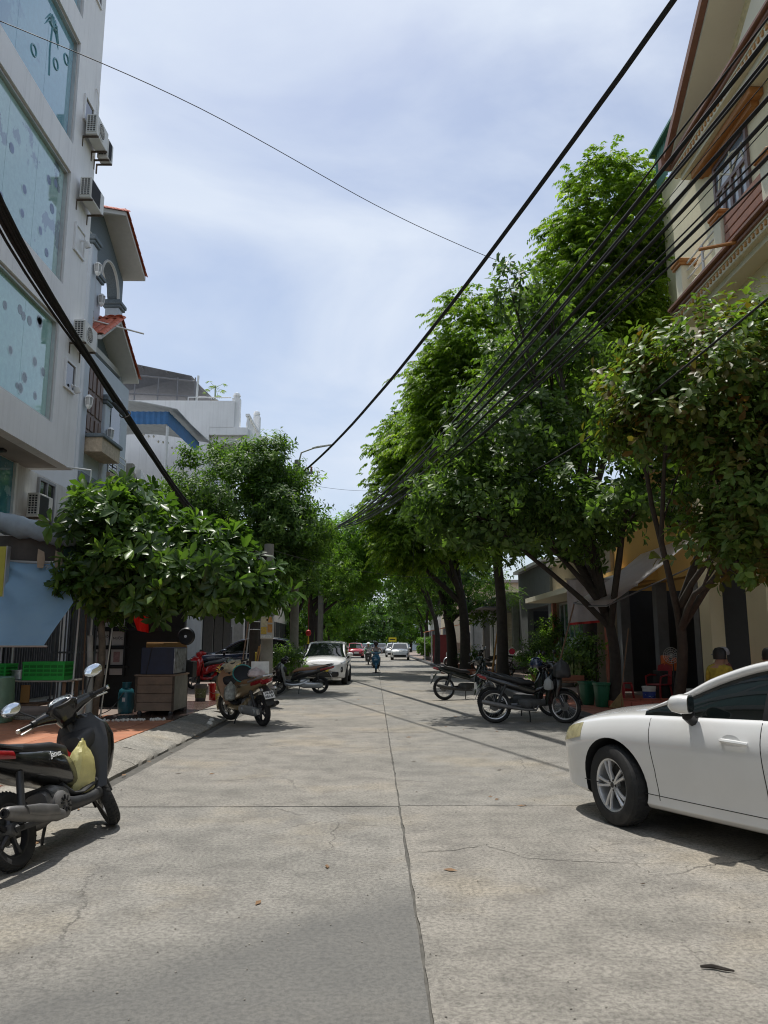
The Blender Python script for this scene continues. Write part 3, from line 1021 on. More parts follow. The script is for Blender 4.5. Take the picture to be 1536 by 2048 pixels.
cn = thing('roof_canopy', 'blue corrugated canopy on posts over the low house roof', 'canopy', (-10.5, 33, 6.9))


def corr(p0, p1, drop, n=48, amp=.02):
    """corrugated vertical valance from p0 to p1, hanging down by drop."""
    g = [[], []]
    d = Vector(p1) - Vector(p0)
    nn = Vector((d.y, -d.x, 0)).normalized()
    for k in range(n + 1):
        q = Vector(p0) + d * (k / n) + nn * (amp if k % 2 else -amp)
        g[0].append(q); g[1].append(q - Vector((0, 0, drop)))
    return g


wpart(cn, 'valance', MB().sheet(corr((-14.2, 31.0, 11.05), (-8.6, 31.0, 11.05), .55), thick=.006).sheet(corr((-8.6, 31.0, 11.05), (-8.45, 36.0, 11.05), .6), thick=.006), m_bluet)
g = []
for i in range(9):
    t = i / 8
    xx = lerp(-14.4, -8.2, t)
    zz = 11.1 + .45 * math.sin(PI * t)
    g.append([(xx, 30.8, zz - .02), (xx, 33.5, zz + .05), (xx + (.25 if i == 8 else 0), 36.3, zz)])
wpart(cn, 'sheet_roof', MB().sheet(g, thick=.03), m_zinc)
for x, y in ((-8.65, 31.1), (-8.55, 35.8), (-14, 31.1), (-14, 35.8)):
    wpart(cn, 'post', MB().tube([(x, y, 6.9), (x, y, 11.08)], .06, 8), m_alu)
wpart(cn, 'brace', MB().tube([(-8.65, 31.1, 8.9), (-8.55, 33.5, 7.2)], .04, 6), m_alu)
m_bulb = mat('bulb', (0.8, 0.78, 0.7), 0.3)
for k in range(12):
    wpart(cn, 'bulb', MB().lathe([(.0, -.06), (.045, -.02), (.045, .02), (.015, .06)], 8, 0, T(-9.9 + .11 * k, 31.3 + .35 * k, 10.35 - .16 * math.sin(k * 1.1) ** 2)), m_bulb)

# --- tall white house whose flank faces the camera
wh = thing('white_house', 'white house with balcony and rooftop railing above the left trees', 'house', (-12, 42, 0))
wpart(wh, 'wall', MB().box(-18, -8.45, 38, 46, 0, 13.8), m_white)
wpart(wh, 'corner_panel', MB().box(-8.45, -7.2, 38.01, 38.25, 12.4, 13.8).box(-7.45, -7.2, 38.25, 44, 12.4, 12.9), m_white)
wpart(wh, 'balcony_slab', MB().box(-8.448, -6.4, 38.3, 45.5, 11.6, 12.39, b=.03).box(-8.448, -6.5, 38.02, 38.3, 12.0, 12.39), m_white)
wpart(wh, 'ceiling_light', MB().lathe([(.22, 11.56), (.22, 11.6)], 16, 0, T(-7.4, 40.5, 0)), m_soffit)
bl = MB()
for k in range(16):
    y = 38.3 + .45 * k
    bl.lathe([(.05, 12.39), (.09, 12.6), (.05, 12.85), (.05, 13.05)], 8, 0, T(-6.55, y, 0))
bl.box(-6.65, -6.45, 38.2, 45.4, 13.05, 13.17)
wpart(wh, 'balustrade', bl, m_white)
for y in (38.35, 41.5):
    po = wpart(wh, 'post', MB().box(-7.35 if y < 40 else -6.75, -6.95 if y < 40 else -6.4, y - .2, y + .2, 12.4, 14.0), m_white)
    wpart(wh, 'finial', MB().lathe([(.0, 14.35), (.16, 14.28), (.2, 14.15), (.12, 14.0)], 12, 0, T(-7.15 if y < 40 else -6.6, y, 0)), m_white, po)
wpart(wh, 'window', MB().box(-8.449, -8.4, 39.3, 40.8, 9.4, 11.5), m_darkglass)
wpart(wh, 'roof_rail', MB().tube([(-9.6, 38.1, 14.0), (-7.4, 38.1, 14.0)], .035, 6).tube([(-9.6, 38.1, 13.8), (-9.6, 38.1, 14.0)], .03, 6), m_aluw)
for ya in (38.3, 40.9, 43.4):
    wpart(wh, 'shop_shade_panel', MB().box(-8.448, -8.40, ya, ya + 2.3, .1, 3.4), m_dark)  # dark panels added so the white wall reads as shaded
wpart(wh, 'shop_canopy', MB().box(-8.448, -7.2, 38.2, 45.8, 3.5, 3.58), m_gsh)
wpart(wh, 'shop_sign', MB().box(-8.40, -8.3, 38.4, 45.6, 3.6, 4.5), m_gsh)
# steel lean-to on its roof
m_steel = mat('grey_steel', (0.20, 0.20, 0.21), 0.5, metal=0.4, var=0.15)
lt = thing('rooftop_lean_to', 'dark sloping steel lean-to roof standing on the white house', 'canopy', (-12, 38.5, 13.8))
wpart(lt, 'sheet_roof', MB().add([(-16, 38.2, 16.6), (-9.5, 38.2, 15.2), (-8.6, 40.8, 14.35), (-16, 40.8, 14.7)] + [(-16, 38.2, 16.57), (-9.5, 38.2, 15.17), (-8.6, 40.8, 14.32), (-16, 40.8, 14.67)],
      [(0, 1, 2, 3), (7, 6, 5, 4), (0, 4, 5, 1), (1, 5, 6, 2)]), m_steel, angle=0)
fr = MB()
for t in (0, .2, .4, .6, .8, 1):
    x = lerp(-16, -9.5, t); x2 = lerp(-16, -8.6, t)
    fr.tube([(x, 38.2, lerp(16.53, 15.13, t)), (x2, 40.8, lerp(14.63, 14.28, t))], .04, 5)
fr.tube([(-16, 38.2, 15.6), (-9.3, 38.2, 14.9), (-8.3, 38.2, 13.9)], .04, 6)
for x in (-12.4, -11.2, -10.2, -9.3):
    fr.tube([(x, 38.2, 13.82), (x, 38.2, 15.1)], .035, 6)
fr.tube([(-16, 38.2, 14.35), (-8.6, 38.2, 14.05)], .04, 6)
wpart(lt, 'frame', fr, m_steel)
wpart(lt, 'post', MB().tube([(-9.2, 38.2, 13.8), (-9.15, 38.2, 15.2)], .06, 8), m_aluw)

# ------------------------------------------------------------------ right side
m_cream = mat('cream_plaster', (0.82, 0.74, 0.50), 0.8, var=0.05, scale=0.8, streak=0.12, dirtc=(0.4, 0.34, 0.2))
m_creaml = mat('pale_cream_plaster', (0.76, 0.72, 0.55), 0.8, var=0.05, scale=0.8)
m_ochre = mat('ochre_plaster', (0.60, 0.36, 0.10), 0.8, var=0.08, scale=0.9, streak=0.15, dirtc=(0.35, 0.22, 0.08))
m_brown = mat('brown_trim', (0.25, 0.12, 0.075), 0.55, var=0.15, scale=6)
m_orange = mat('orange_trim', (0.42, 0.18, 0.05), 0.6, var=0.12)
m_dentil = mat('dentil_trim', (0.50, 0.27, 0.09), 0.7, var=0.15)
m_brickp = mat('brick_panel', (0.31, 0.15, 0.10), 0.7, var=0.2, scale=8)
m_scale = mat('stucco_relief', (0.58, 0.48, 0.25), 0.85, var=0.2, scale=14, bump=0.8, bscale=11)
m_doorw = mat('door_wood', (0.17, 0.115, 0.105), 0.45, var=0.15, scale=5)
m_dglass = mat('door_glass', (0.16, 0.21, 0.25), 0.08, var=0.2, coat=0.6)
yh = thing('cream_house', 'tall cream house with brown trim and balconies on the right', 'house', (10, 9, 0))
HX = 7.4
w = MB()
w.box(HX, HX + .3, -12, 17.55, 4.3, 12.2)
w.box(HX, HX + .3, 14.5, 15.3, 0, 4.3)              # ground-floor piers
w.box(HX, HX + .3, 17.0, 17.55, 0, 4.3)
w.box(HX, HX + .3, -12, 10.5, -.05, 4.3)
w.box(HX + .3, 13, 17.25, 17.55, 4.3, 12.2)
w.box(HX + .3, 13, -12, -11.7, 0, 12.2)
wpart(yh, 'wall', w, m_cream)
wpart(yh, 'shop_side_wall', MB().box(HX + .302, 11, 17.25, 17.54, 0.1, 4.29), mat('shaded_shop_wall', (0.09, 0.095, 0.10), 0.8))  # lower part of the cream wall, coloured dark for shade inside the shop
wpart(yh, 'shop_back_wall', MB().box(11.0, 11.2, 10.5, 17.2, 0.12, 4.3), mat('shaded_shop_wall', (0.09, 0.095, 0.10), 0.8))
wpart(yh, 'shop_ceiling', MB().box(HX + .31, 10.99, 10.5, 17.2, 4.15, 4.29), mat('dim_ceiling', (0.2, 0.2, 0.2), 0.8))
# canopy slab under the gable with dentils
def slab(z, xo, th, y1, name):
    s = MB().box(xo, HX - .002, -12, y1, z, z + th * .5, b=.01)
    s.box(xo + .12, HX - .002, -12, y1 - .12, z - .12, z - .002)
    sl = wpart(yh, name, s, m_creaml)
    bt = MB().box(xo - .06, HX - .002, -12, y1 + .05, z + th * .62, z + th * .9, b=.02)
    bt.box(xo - .13, HX - .002, -12, y1 + .10, z + th * .9 + .001, z + th + .06, b=.02)
    wpart(yh, name + '_fillet', MB().box(xo - .02, HX - .002, -12, y1 + .02, z + th * .5 + .001, z + th * .62 - .001), m_creaml, sl)
    wpart(yh, name + '_edge', bt, m_brown, sl)
    dn = MB()
    y = 4.0
    while y < y1 - .1:
        dn.box(xo - .03, xo - .001, y, y + .06, z + .05, z + th * .40)
        y += .15
    x = xo + .05
    while x < HX - .1:
        dn.box(x, x + .07, y1 + .001, y1 + .05, z + .02, z + th * .45)
        x += .15
    wpart(yh, name + '_dentil', dn, m_dentil, sl)['kind'] = 'stuff'
    return sl
slab(12.12, 6.90, .36, 16.15, 'cornice')
slab(8.74, 6.90, .34, 16.6, 'balcony')
slab(4.80, 6.90, .32, 16.4, 'lower_balcony')
# gable
gz0, gz1 = 12.62, 18.7
yr = 8.67
gm = MB().prism([(1.2, 12.2), (16.0, 12.2), (yr, gz1 - .9)], 0, HX, HX + .3)
wpart(yh, 'gable_wall', gm, m_scale)
rf = MB()
rf.add([(6.82, yr, gz1), (13, yr, gz1), (13, 16.1, gz0), (6.82, 16.1, gz0), (6.82, yr, gz1 - .18), (13, yr, gz1 - .18), (13, 16.1, gz0 - .18), (6.82, 16.1, gz0 - .18)],
       [(3, 2, 1, 0), (4, 5, 6, 7), (0, 4, 7, 3), (2, 3, 7, 6), (1, 2, 6, 5)])
rf.add([(6.82, yr, gz1), (13, yr, gz1), (13, 1.1, gz0), (6.82, 1.1, gz0), (6.82, yr, gz1 - .18), (13, yr, gz1 - .18), (13, 1.1, gz0 - .18), (6.82, 1.1, gz0 - .18)],
       [(0, 1, 2, 3), (7, 6, 5, 4), (3, 7, 4, 0)])
rfo = wpart(yh, 'roof', rf, m_creaml, angle=0)
def rake(ya, za, yb, zb_, x0, x1, up, dn):
    return MB().add([(x, y, z) for x in (x0, x1) for y, z in ((ya, za + up), (yb, zb_ + up), (yb, zb_ - dn), (ya, za - dn))],
                    [(0, 1, 2, 3), (7, 6, 5, 4), (0, 4, 5, 1), (1, 5, 6, 2), (2, 6, 7, 3), (3, 7, 4, 0)])
wpart(yh, 'rake_board', rake(yr, gz1, 16.15, gz0, 6.68, 6.817, .10, .12), m_brown, rfo, angle=0)
wpart(yh, 'rake_board', rake(yr, gz1, 1.1, gz0, 6.68, 6.817, .10, .12), m_brown, rfo, angle=0)
wpart(yh, 'eave_board', MB().box(6.62, 13, 16.105, 16.3, gz0 - .22, gz0 + .06), m_brown, rfo)
wpart(yh, 'parapet', MB().box(HX - .02, 13, 16.32, 17.6, 12.202, 12.55), m_creaml)
# attic window surround and bracket
wpart(yh, 'attic_panel', MB().prism([(8.7, 13.0), (14.2, 13.0), (12.8, 14.0), (10.2, 15.7), (8.7, 15.7)], 0, HX - .09, HX - .002), m_creaml)
wpart(yh, 'attic_band', MB().box(HX - .24, HX - .092, 8.8, 11.4, 14.7, 14.95), m_brown)
wpart(yh, 'lintel', MB().box(HX - .28, HX - .002, 13.0, 15.75, 12.28 - .45, 12.0, b=.02).box(HX - .16, HX - .002, 13.2, 15.5, 11.73, 11.829), m_orange)
# tall balcony door pair with glazing
def door_pair(y0, y1, z0, z1):
    d = wpart(yh, 'balcony_door', MB().box(HX - .06, HX - .002, y0, y0 + .08, z0, z1).box(HX - .06, HX - .002, y1 - .08, y1, z0, z1).box(HX - .06, HX - .002, y0 + .08, y1 - .08, z1 - .08, z1)
              .box(HX - .055, HX - .002, y0 + .08, y1 - .08, z1 - .72, z1 - .64).box(HX - .058, HX - .003, (y0 + y1) / 2 - .05, (y0 + y1) / 2 + .05, z0, z1 - .72), m_doorw)
    n = 4
    for k in range(n):
        a, b_ = lerp(y0 + .08, y1 - .08, k / n), lerp(y0 + .08, y1 - .08, (k + 1) / n)
        for za, zb2 in ((z0 + .12, z0 + .62), (z0 + .7, z1 - .78)):
            wpart(yh, 'pane', MB().box(HX - .02, HX - .0025, a + .06, b_ - .06, za, zb2), m_dglass, d)
        wpart(yh, 'door_stile', MB().box(HX - .05, HX - .0028, a + .001, a + .055, z0, z1 - .73).box(HX - .05, HX - .0028, b_ - .055, b_ - .001, z0, z1 - .73).box(HX - .049, HX - .0029, a + .056, b_ - .056, z0 + .62, z0 + .70), m_doorw, d)
    fan = MB()
    wpart(yh, 'fanlight', MB().box(HX - .018, HX - .003, y0 + .08, y1 - .08, z1 - .64, z1 - .08), m_dglass, d)
    cy = (y0 + y1) / 2
    pts = [(HX - .03, cy + .55 * math.cos(PI * k / 12), z1 - .64 + .45 * math.sin(PI * k / 12)) for k in range(13)]
    fan.tube(pts, .025, 5)
    for k in (3, 6, 9):
        a = PI * k / 12
        fan.tube([(HX - .03, cy, z1 - .62), (HX - .03, cy + .75 * math.cos(a), z1 - .64 + .54 * math.sin(a))], .02, 5)
    wpart(yh, 'fan_bar', fan, m_creaml, d)
door_pair(13.7, 15.2, 9.2, 11.72)
door_pair(13.5, 15.2, 5.3, 7.7)
door_pair(9.0, 10.6, 9.2, 11.7)
for z0 in (9.19, 5.23):                       # balustrades
    segs = ((16.35, 'p'), (14.35, 'p'), (12.4, 'p'), (10.4, 'p'), (8.4, 'p'))
    for y, _ in segs:
        po = wpart(yh, 'baluster_post', MB().box(6.94, 7.24, y - .16, y + .16, z0, z0 + .8, b=.01), m_creaml)
        wpart(yh, 'post_cap', MB().box(6.89, 7.29, y - .21, y + .21, z0 + .8, z0 + .86).box(6.86, 7.32, y - .24, y + .24, z0 + .861, z0 + .95, b=.02), m_orange, po)
    for (ya, yb, kind) in ((14.55, 16.15, 'rail'), (12.6, 14.15, 'brick'), (10.6, 12.2, 'rail'), (8.6, 10.2, 'brick')):
        if kind == 'rail':
            rl = MB()
            for z in (.25, .45, .65, .82):
                rl.tube([(7.07, ya, z0 + z), (7.07, yb, z0 + z)], .022, 6)
            rl.tube([(7.07, (ya + yb) / 2, z0), (7.07, (ya + yb) / 2, z0 + .82)], .03, 6)
            wpart(yh, 'railing', rl, m_aluw)
            wpart(yh, 'low_wall', MB().box(6.98, 7.16, ya - .03, yb + .03, z0, z0 + .15), m_creaml)
        else:
            for k in range(4):
                wpart(yh, 'brick_course', MB().box(6.99, 7.18, ya, yb, z0 + .02 + .19 * k, z0 + .19 + .19 * k, b=.012), m_brickp)
    rl = MB()
    for z in (.25, .45, .65, .82):
        rl.tube([(7.1, 16.4, z0 + z), (7.38, 16.4, z0 + z)], .022, 6)
    wpart(yh, 'side_railing', rl, m_aluw)
wpart(yh, 'drain_spout', MB().tube([(7.1, 13.4, 9.05), (6.2, 13.6, 8.95)], .035, 8), m_orange)
# green sheet tank house on the roof
gt = thing('green_roof_shed', 'green corrugated sheet shed on the cream house roof', 'shed', (9.3, 18.4, 11.0))
m_greent = mat('green_sheet', (0.09, 0.22, 0.17), 0.5, metal=0.1, var=0.15)
gb = MB()
gb.sheet(corr((8.2, 18.0, 15.6), (10.6, 18.0, 15.6), 1.1, 30, .02), thick=.006)
gb.sheet(corr((8.2, 20.4, 15.6), (8.2, 18.0, 15.6), 1.1, 30, .02), thick=.006)
gb.sheet(corr((10.6, 18.0, 15.6), (10.6, 20.4, 15.6), 1.1, 30, .02), thick=.006)
wpart(gt, 'sheet_wall', gb, m_greent)
wpart(gt, 'shed_roof', MB().box(8.05, 10.75, 17.85, 20.5, 15.605, 15.68), m_greent)
wpart(gt, 'base', MB().box(8.3, 10.5, 18.1, 20.3, 5.9, 14.55), m_cream)

# --- ochre neighbour, shops beyond
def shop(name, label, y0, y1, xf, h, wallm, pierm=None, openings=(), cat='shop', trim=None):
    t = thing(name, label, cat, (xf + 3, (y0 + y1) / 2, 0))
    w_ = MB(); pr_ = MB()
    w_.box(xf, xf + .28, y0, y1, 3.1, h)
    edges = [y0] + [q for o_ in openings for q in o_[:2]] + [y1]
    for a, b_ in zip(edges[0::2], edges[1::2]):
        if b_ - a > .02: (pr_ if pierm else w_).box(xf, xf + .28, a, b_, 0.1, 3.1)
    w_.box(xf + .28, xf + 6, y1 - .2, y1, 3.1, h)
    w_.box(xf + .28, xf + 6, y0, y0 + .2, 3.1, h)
    for ya in (y0, y1 - .2): wpart(t, 'side_wall', MB().box(xf + .282, xf + 6, ya, ya + .2, .1, 3.098), m_dimint)  # lower side walls coloured dark to imitate interior shade
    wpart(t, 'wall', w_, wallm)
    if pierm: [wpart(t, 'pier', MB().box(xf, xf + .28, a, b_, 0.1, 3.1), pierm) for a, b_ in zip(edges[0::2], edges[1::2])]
    wpart(t, 'roof', MB().box(xf - .25, xf + 6, y0 + .01, y1 - .01, h + .001, h + .15), trim or m_soffit)
    for (a, b_, kind, dm) in openings:
        if kind == 'open':
            wpart(t, 'back_wall', MB().box(xf + 3, xf + 3.1, a, b_, .1, 3.1), dm)
        elif kind == 'roller':
            d = wpart(t, 'roller_door', MB().box(xf + .1, xf + .14, a, b_, .12, 3.09), dm)
            sl = MB()
            z = .14
            while z < 3.05:
                sl.box(xf + .075, xf + .099, a + .01, b_ - .01, z, z + .075, b=.012)
                z += .085
            wpart(t, 'slat', sl, dm, d)
        elif kind == 'glass':
            n = max(2, int((b_ - a) / .7))
            d = wpart(t, 'door_frame', MB().box(xf + .08, xf + .16, a, a + .05, .12, 3.09).box(xf + .08, xf + .16, b_ - .05, b_, .12, 3.09).box(xf + .08, xf + .16, a + .05, b_ - .05, 3.02, 3.09), m_alu)
            for k in range(n):
                p0, p1 = lerp(a + .05, b_ - .05, k / n), lerp(a + .05, b_ - .05, (k + 1) / n)
                wpart(t, 'pane', MB().box(xf + .11, xf + .125, p0 + .03, p1 - .03, .15, 3.0), dm, d)
                wpart(t, 'mullion', MB().box(xf + .085, xf + .155, p0, p0 + .028, .12, 3.02), m_alu, d)
        else:
            wpart(t, 'door', MB().box(xf + .1, xf + .15, a, b_, .12, 3.09), dm)
    return t


m_dimint = mat('shop_interior_shade', (0.05, 0.055, 0.06), 0.8, var=0.3, scale=1.2)  # dark tone carries the shade of the open shop rooms
m_cream2 = mat('beige_roller', (0.42, 0.38, 0.26), 0.5, var=0.08)
m_teal = mat('teal_glass_door', (0.05, 0.12, 0.13), 0.12, var=0.25, scale=2, coat=0.4)
m_pier = mat('grey_pier', (0.17, 0.17, 0.165), 0.8, dirt=0.3)
oh = shop('ochre_house', 'ochre house with small upper window behind the white tarpaulin', 17.62, 23.6, 7.4, 6.0, m_ochre, pierm=m_pier,
          openings=((17.9, 20.2, 'open', m_dimint), (20.5, 23.2, 'open', m_dimint)))
wf = wpart(oh, 'window', MB().box(7.33, 7.398, 17.75, 19.0, 4.25, 5.5), mat('dark_frame', (0.03, 0.03, 0.03), 0.5))
wpart(oh, 'pane', MB().box(7.31, 7.3295, 17.83, 18.92, 4.33, 5.42), m_darkglass, wf)
wpart(oh, 'sign_band', MB().box(6.95, 7.398, 20.0, 23.5, 3.15, 3.6), m_ochre)
wpart(oh, 'sign_board', MB().box(6.5, 6.93, 20.2, 23.4, 3.0, 3.35), m_aluw)
s2 = shop('beige_shop', 'beige shop front with glass doors and teal band behind the potted plants', 23.64, 31.5, 7.3, 4.6, mat('beige_plaster', (0.40, 0.34, 0.25), 0.8, dirt=0.3),
          openings=((24.0, 25.4, 'open', m_dimint), (25.8, 30.9, 'glass', m_teal)))
wpart(s2, 'frosted_band', MB().box(7.385, 7.40, 26.2, 30.4, 1.15, 1.75), mat('frosted_film', (0.33, 0.45, 0.43), 0.4))
wpart(s2, 'canopy', MB().box(6.1, 7.29, 24.0, 31.2, 3.12, 3.3), m_creaml)
for y in (24.0, 25.6, 31.1):
    wpart(s2, 'pilaster', MB().box(7.16, 7.298, y - .14, y + .14, .1, 3.11), mat('rust_red_paint', (0.33, 0.09, 0.05), 0.7, var=0.3, dirt=0.5, dirtc=(0.4, 0.36, 0.3)))
s3 = shop('dark_shop', 'dark shop front with a high panelled side wall beyond the beige shop', 31.54, 38.5, 7.2, 4.9, mat('dark_plaster', (0.14, 0.15, 0.145), 0.8, dirt=0.3),
          openings=((32.0, 36.4, 'open', m_dimint),), trim=m_zinc)
s4 = shop('roller_shop', 'small shop with closed cream roller shutter beyond the sapling', 38.54, 46, 6.9, 3.9, mat('grey_green_plaster', (0.24, 0.26, 0.23), 0.8, dirt=0.3),
          openings=((39.0, 41.6, 'roller', m_cream2), (42.2, 43.2, 'door', m_black), (43.6, 45.4, 'roller', m_aluw)), trim=m_steel)
wpart(s4, 'canopy', MB().box(5.4, 6.89, 38.8, 45.8, 3.3, 3.36), m_steel)
s5 = shop('grey_shop', 'grey low shop with flat canopy farther along the right pavement', 46.04, 56, 6.9, 3.6, mat('pale_grey_plaster', (0.40, 0.40, 0.38), 0.8, dirt=0.3),
          openings=((46.5, 49.5, 'door', m_black), (50.2, 54.5, 'roller', m_zinc)), trim=m_zinc)
s6 = thing('orange_roofed_stall', 'far stall with orange awning and dark red panel on the right', 'stall', (5.6, 62, 0))
wpart(s6, 'awning', MB().add([(4.2, 58.5, 2.5), (4.2, 67, 2.5), (8.5, 67, 3.4), (8.5, 58.5, 3.4), (4.2, 58.5, 2.45), (4.2, 67, 2.45), (8.5, 67, 3.35), (8.5, 58.5, 3.35)],
      [(0, 3, 2, 1), (4, 5, 6, 7), (0, 1, 5, 4), (3, 0, 4, 7)]), mat('orange_sheet', (0.62, 0.20, 0.08), 0.6))
wpart(s6, 'front_panel', MB().box(4.4, 6.1, 59.0, 59.1, 0.12, 2.2), mat('dark_red_panel', (0.20, 0.03, 0.03), 0.6))
wpart(s6, 'side_panel', MB().box(6.15, 8.4, 59.3, 59.4, 0.12, 1.6), mat('beige_panel', (0.45, 0.36, 0.28), 0.8))
for x, y in ((4.3, 58.7), (4.3, 66.8)):
    wpart(s6, 'post', MB().tube([(x, y, .12), (x, y, 2.46)], .05, 6), m_alu)
tag(s6, None)
# far houses closing the street
def far_house(label, x0, x1, y0, y1, h, wm, rows_=2, cols_=3, face='y'):
    t = thing('far_house', label, 'house', ((x0 + x1) / 2, (y0 + y1) / 2, 0), group='houses at the far end')
    wpart(t, 'wall', MB().box(x0, x1, y0, y1, 0, h), wm)
    wpart(t, 'roof', MB().box(x0 - .3, x1 + .3, y0 - .3, y1, h + .001, h + .25), m_soffit)
    sx_ = x1 + .002 if x1 < 0 else x0 - .052
    k_ = y0 + .5
    while k_ < y1 - 2.5 and y0 < 150:
        wpart(t, 'shop_shade_panel', MB().box(sx_, sx_ + .05, k_, k_ + 2.4, .1, 3.2), m_dark)  # dark sheet on the wall, shade painted as its colour
        k_ += 2.9
    for i in range(cols_):
        for j in range(rows_):
            x = lerp(x0 + .6, x1 - 1.7, i / max(1, cols_ - 1)); z = 1.2 + j * 3.1
            wf_ = wpart(t, 'window', MB().box(x, x + 1.1, y0 - .06, y0 - .002, z, z + 1.4), m_aluw)
            wpart(t, 'pane', MB().box(x + .08, x + 1.02, y0 - .075, y0 - .061, z + .08, z + 1.32), m_darkglass, wf_)
    return t
m_fh = [mat('far_plaster_%d' % i, c, 0.85, var=0.1, streak=0.3) for i, c in enumerate(((0.62, 0.62, 0.60), (0.55, 0.52, 0.44), (0.45, 0.50, 0.52), (0.58, 0.50, 0.36)))]
far_house('white far house glimpsed between trunks behind the parked white car', -19, -7.9, 47, 56, 8, m_fh[0], 2, 4)
far_house('pale yellow far house behind the left trees past mid street', -19, -7.8, 58, 70, 7, m_fh[1], 2, 4)
far_house('blue-grey far house on the left beyond the red car', -19, -7.8, 72, 90, 8, m_fh[2], 2, 4)
far_house('cream far house on the right beyond the orange awning', 7.2, 18, 70, 84, 7, m_fh[3], 2, 4)
far_house('white far house on the right near the street end', 7.2, 18, 88, 104, 8, m_fh[0], 2, 4)
far_house('grey far house closing the view at the street end', -16, 16, 190, 200, 9, m_fh[2], 2, 8)
# ------------------------------------------------------------------ trees
LEAF_OBO = (np.array([(0, 0, 0), (.30, .28, .05), (.30, 0, -.01), (.30, -.28, .05), (.72, .46, .02), (.72, 0, -.05), (.72, -.46, .02), (1, 0, -.14)]),
            [(0, 2, 1), (0, 3, 2), (1, 2, 5, 4), (2, 3, 6, 5), (4, 5, 7), (5, 6, 7)])
LEAF_LAN = (np.array([(0, 0, 0), (.42, .5, .06), (1, 0, -.16), (.42, -.5, .06), (.45, 0, -.02)]), [(0, 4, 1), (0, 3, 4), (1, 4, 2), (4, 3, 2)])
LEAF_DIA = (np.array([(0, 0, 0), (.42, .5, .07), (1, 0, -.1), (.42, -.5, .07)]), [(0, 3, 2, 1)])


def unit(a):
    return a / np.maximum(np.linalg.norm(a, axis=-1, keepdims=True), 1e-9)


def perp(ax):
    h = np.where(np.abs(ax[..., 2:3]) < .9, np.array([0, 0, 1.0]), np.array([1.0, 0, 0]))
    u = unit(np.cross(ax, h))
    return u, np.cross(ax, u)


def sprigs_rosette(C, A, L, k=9, asp=.42):
    n = len(C)
    u, v = perp(A)
    a = (np.arange(k)[None, :] * 2.4 + rng.uniform(0, 6.28, (n, 1)) + rng.normal(0, .2, (n, k)))[..., None]
    t = np.radians(np.clip(rng.normal(68, 20, (n, k)), 18, 110))[..., None]
    rad = u[:, None] * np.cos(a) + v[:, None] * np.sin(a)
    D = unit(A[:, None] * np.cos(t) + rad * np.sin(t) + np.array([0, 0, -.14]))
    Nn = unit(A[:, None] * np.sin(t) - rad * np.cos(t) + rng.normal(0, .16, (n, k, 3)))
    P = C[:, None] - A[:, None] * rng.uniform(0, L * .5, (n, k, 1)) + D * .03
    Ln = L * rng.uniform(.65, 1.15, (n, k))
    R_ = np.clip(rng.normal(.42, .17, (n, 1)) + rng.normal(0, .10, (n, k)), 0, 1)
    return P.reshape(-1, 3), D.reshape(-1, 3), Nn.reshape(-1, 3), Ln.ravel(), Ln.ravel() * asp, R_.ravel()


def sprigs_pinnate(C, A, L, k=13, length=.40, asp=.50):
    n = len(C)
    Hh = unit(A * np.array([1, 1, .35]) + rng.normal(0, .25, (n, 3)))
    s = (np.arange(k) / (k - 1))[None, :, None]
    drop = np.array([0, 0, -1.0])
    P = C[:, None] + Hh[:, None] * (s * length) + drop * (s ** 2 * length * .55)
    tang = unit(Hh[:, None] + drop * (s * 1.1))
    side = unit(np.cross(tang, np.array([0, 0, 1.0])))
    sg = np.where(np.arange(k) % 2 == 0, 1, -1)[None, :, None]
    D = unit(tang * .55 + side * sg * .8 + drop * .45 + rng.normal(0, .12, (n, k, 3)))
    Nn = unit(np.cross(D, np.cross(np.array([0, 0, 1.0]), D)) + rng.normal(0, .25, (n, k, 3)))
    Ln = L * rng.uniform(.75, 1.15, (n, k)) * (1 - .35 * s[..., 0])
    R_ = np.clip(rng.normal(.45, .2, (n, 1)) + rng.normal(0, .07, (n, k)) + s[..., 0] * .1, 0, 1)
    return P.reshape(-1, 3), D.reshape(-1, 3), Nn.reshape(-1, 3), Ln.ravel(), Ln.ravel() * asp, R_.ravel()


def sprigs_twig(C, A, L, k=8, length=.3, asp=.45):
    n = len(C)
    u, v = perp(A)
    s = (np.arange(k) / (k - 1))[None, :, None]
    a = (np.arange(k)[None, :] * 2.4 + rng.uniform(0, 6.28, (n, 1)))[..., None]
    rad = u[:, None] * np.cos(a) + v[:, None] * np.sin(a)
    P = C[:, None] + A[:, None] * (s * length - length * .5)
    D = unit(A[:, None] * .55 + rad + np.array([0, 0, -.35]) + rng.normal(0, .2, (n, k, 3)))
    Nn = unit(A[:, None] - rad * .4 + np.array([0, 0, .6]) + rng.normal(0, .3, (n, k, 3)))
    Ln = L * rng.uniform(.7, 1.2, (n, k))
    R_ = np.clip(rng.normal(.46, .2, (n, 1)) + rng.normal(0, .1, (n, k)), 0, 1)
    return P.reshape(-1, 3), D.reshape(-1, 3), Nn.reshape(-1, 3), Ln.ravel(), Ln.ravel() * asp, R_.ravel()


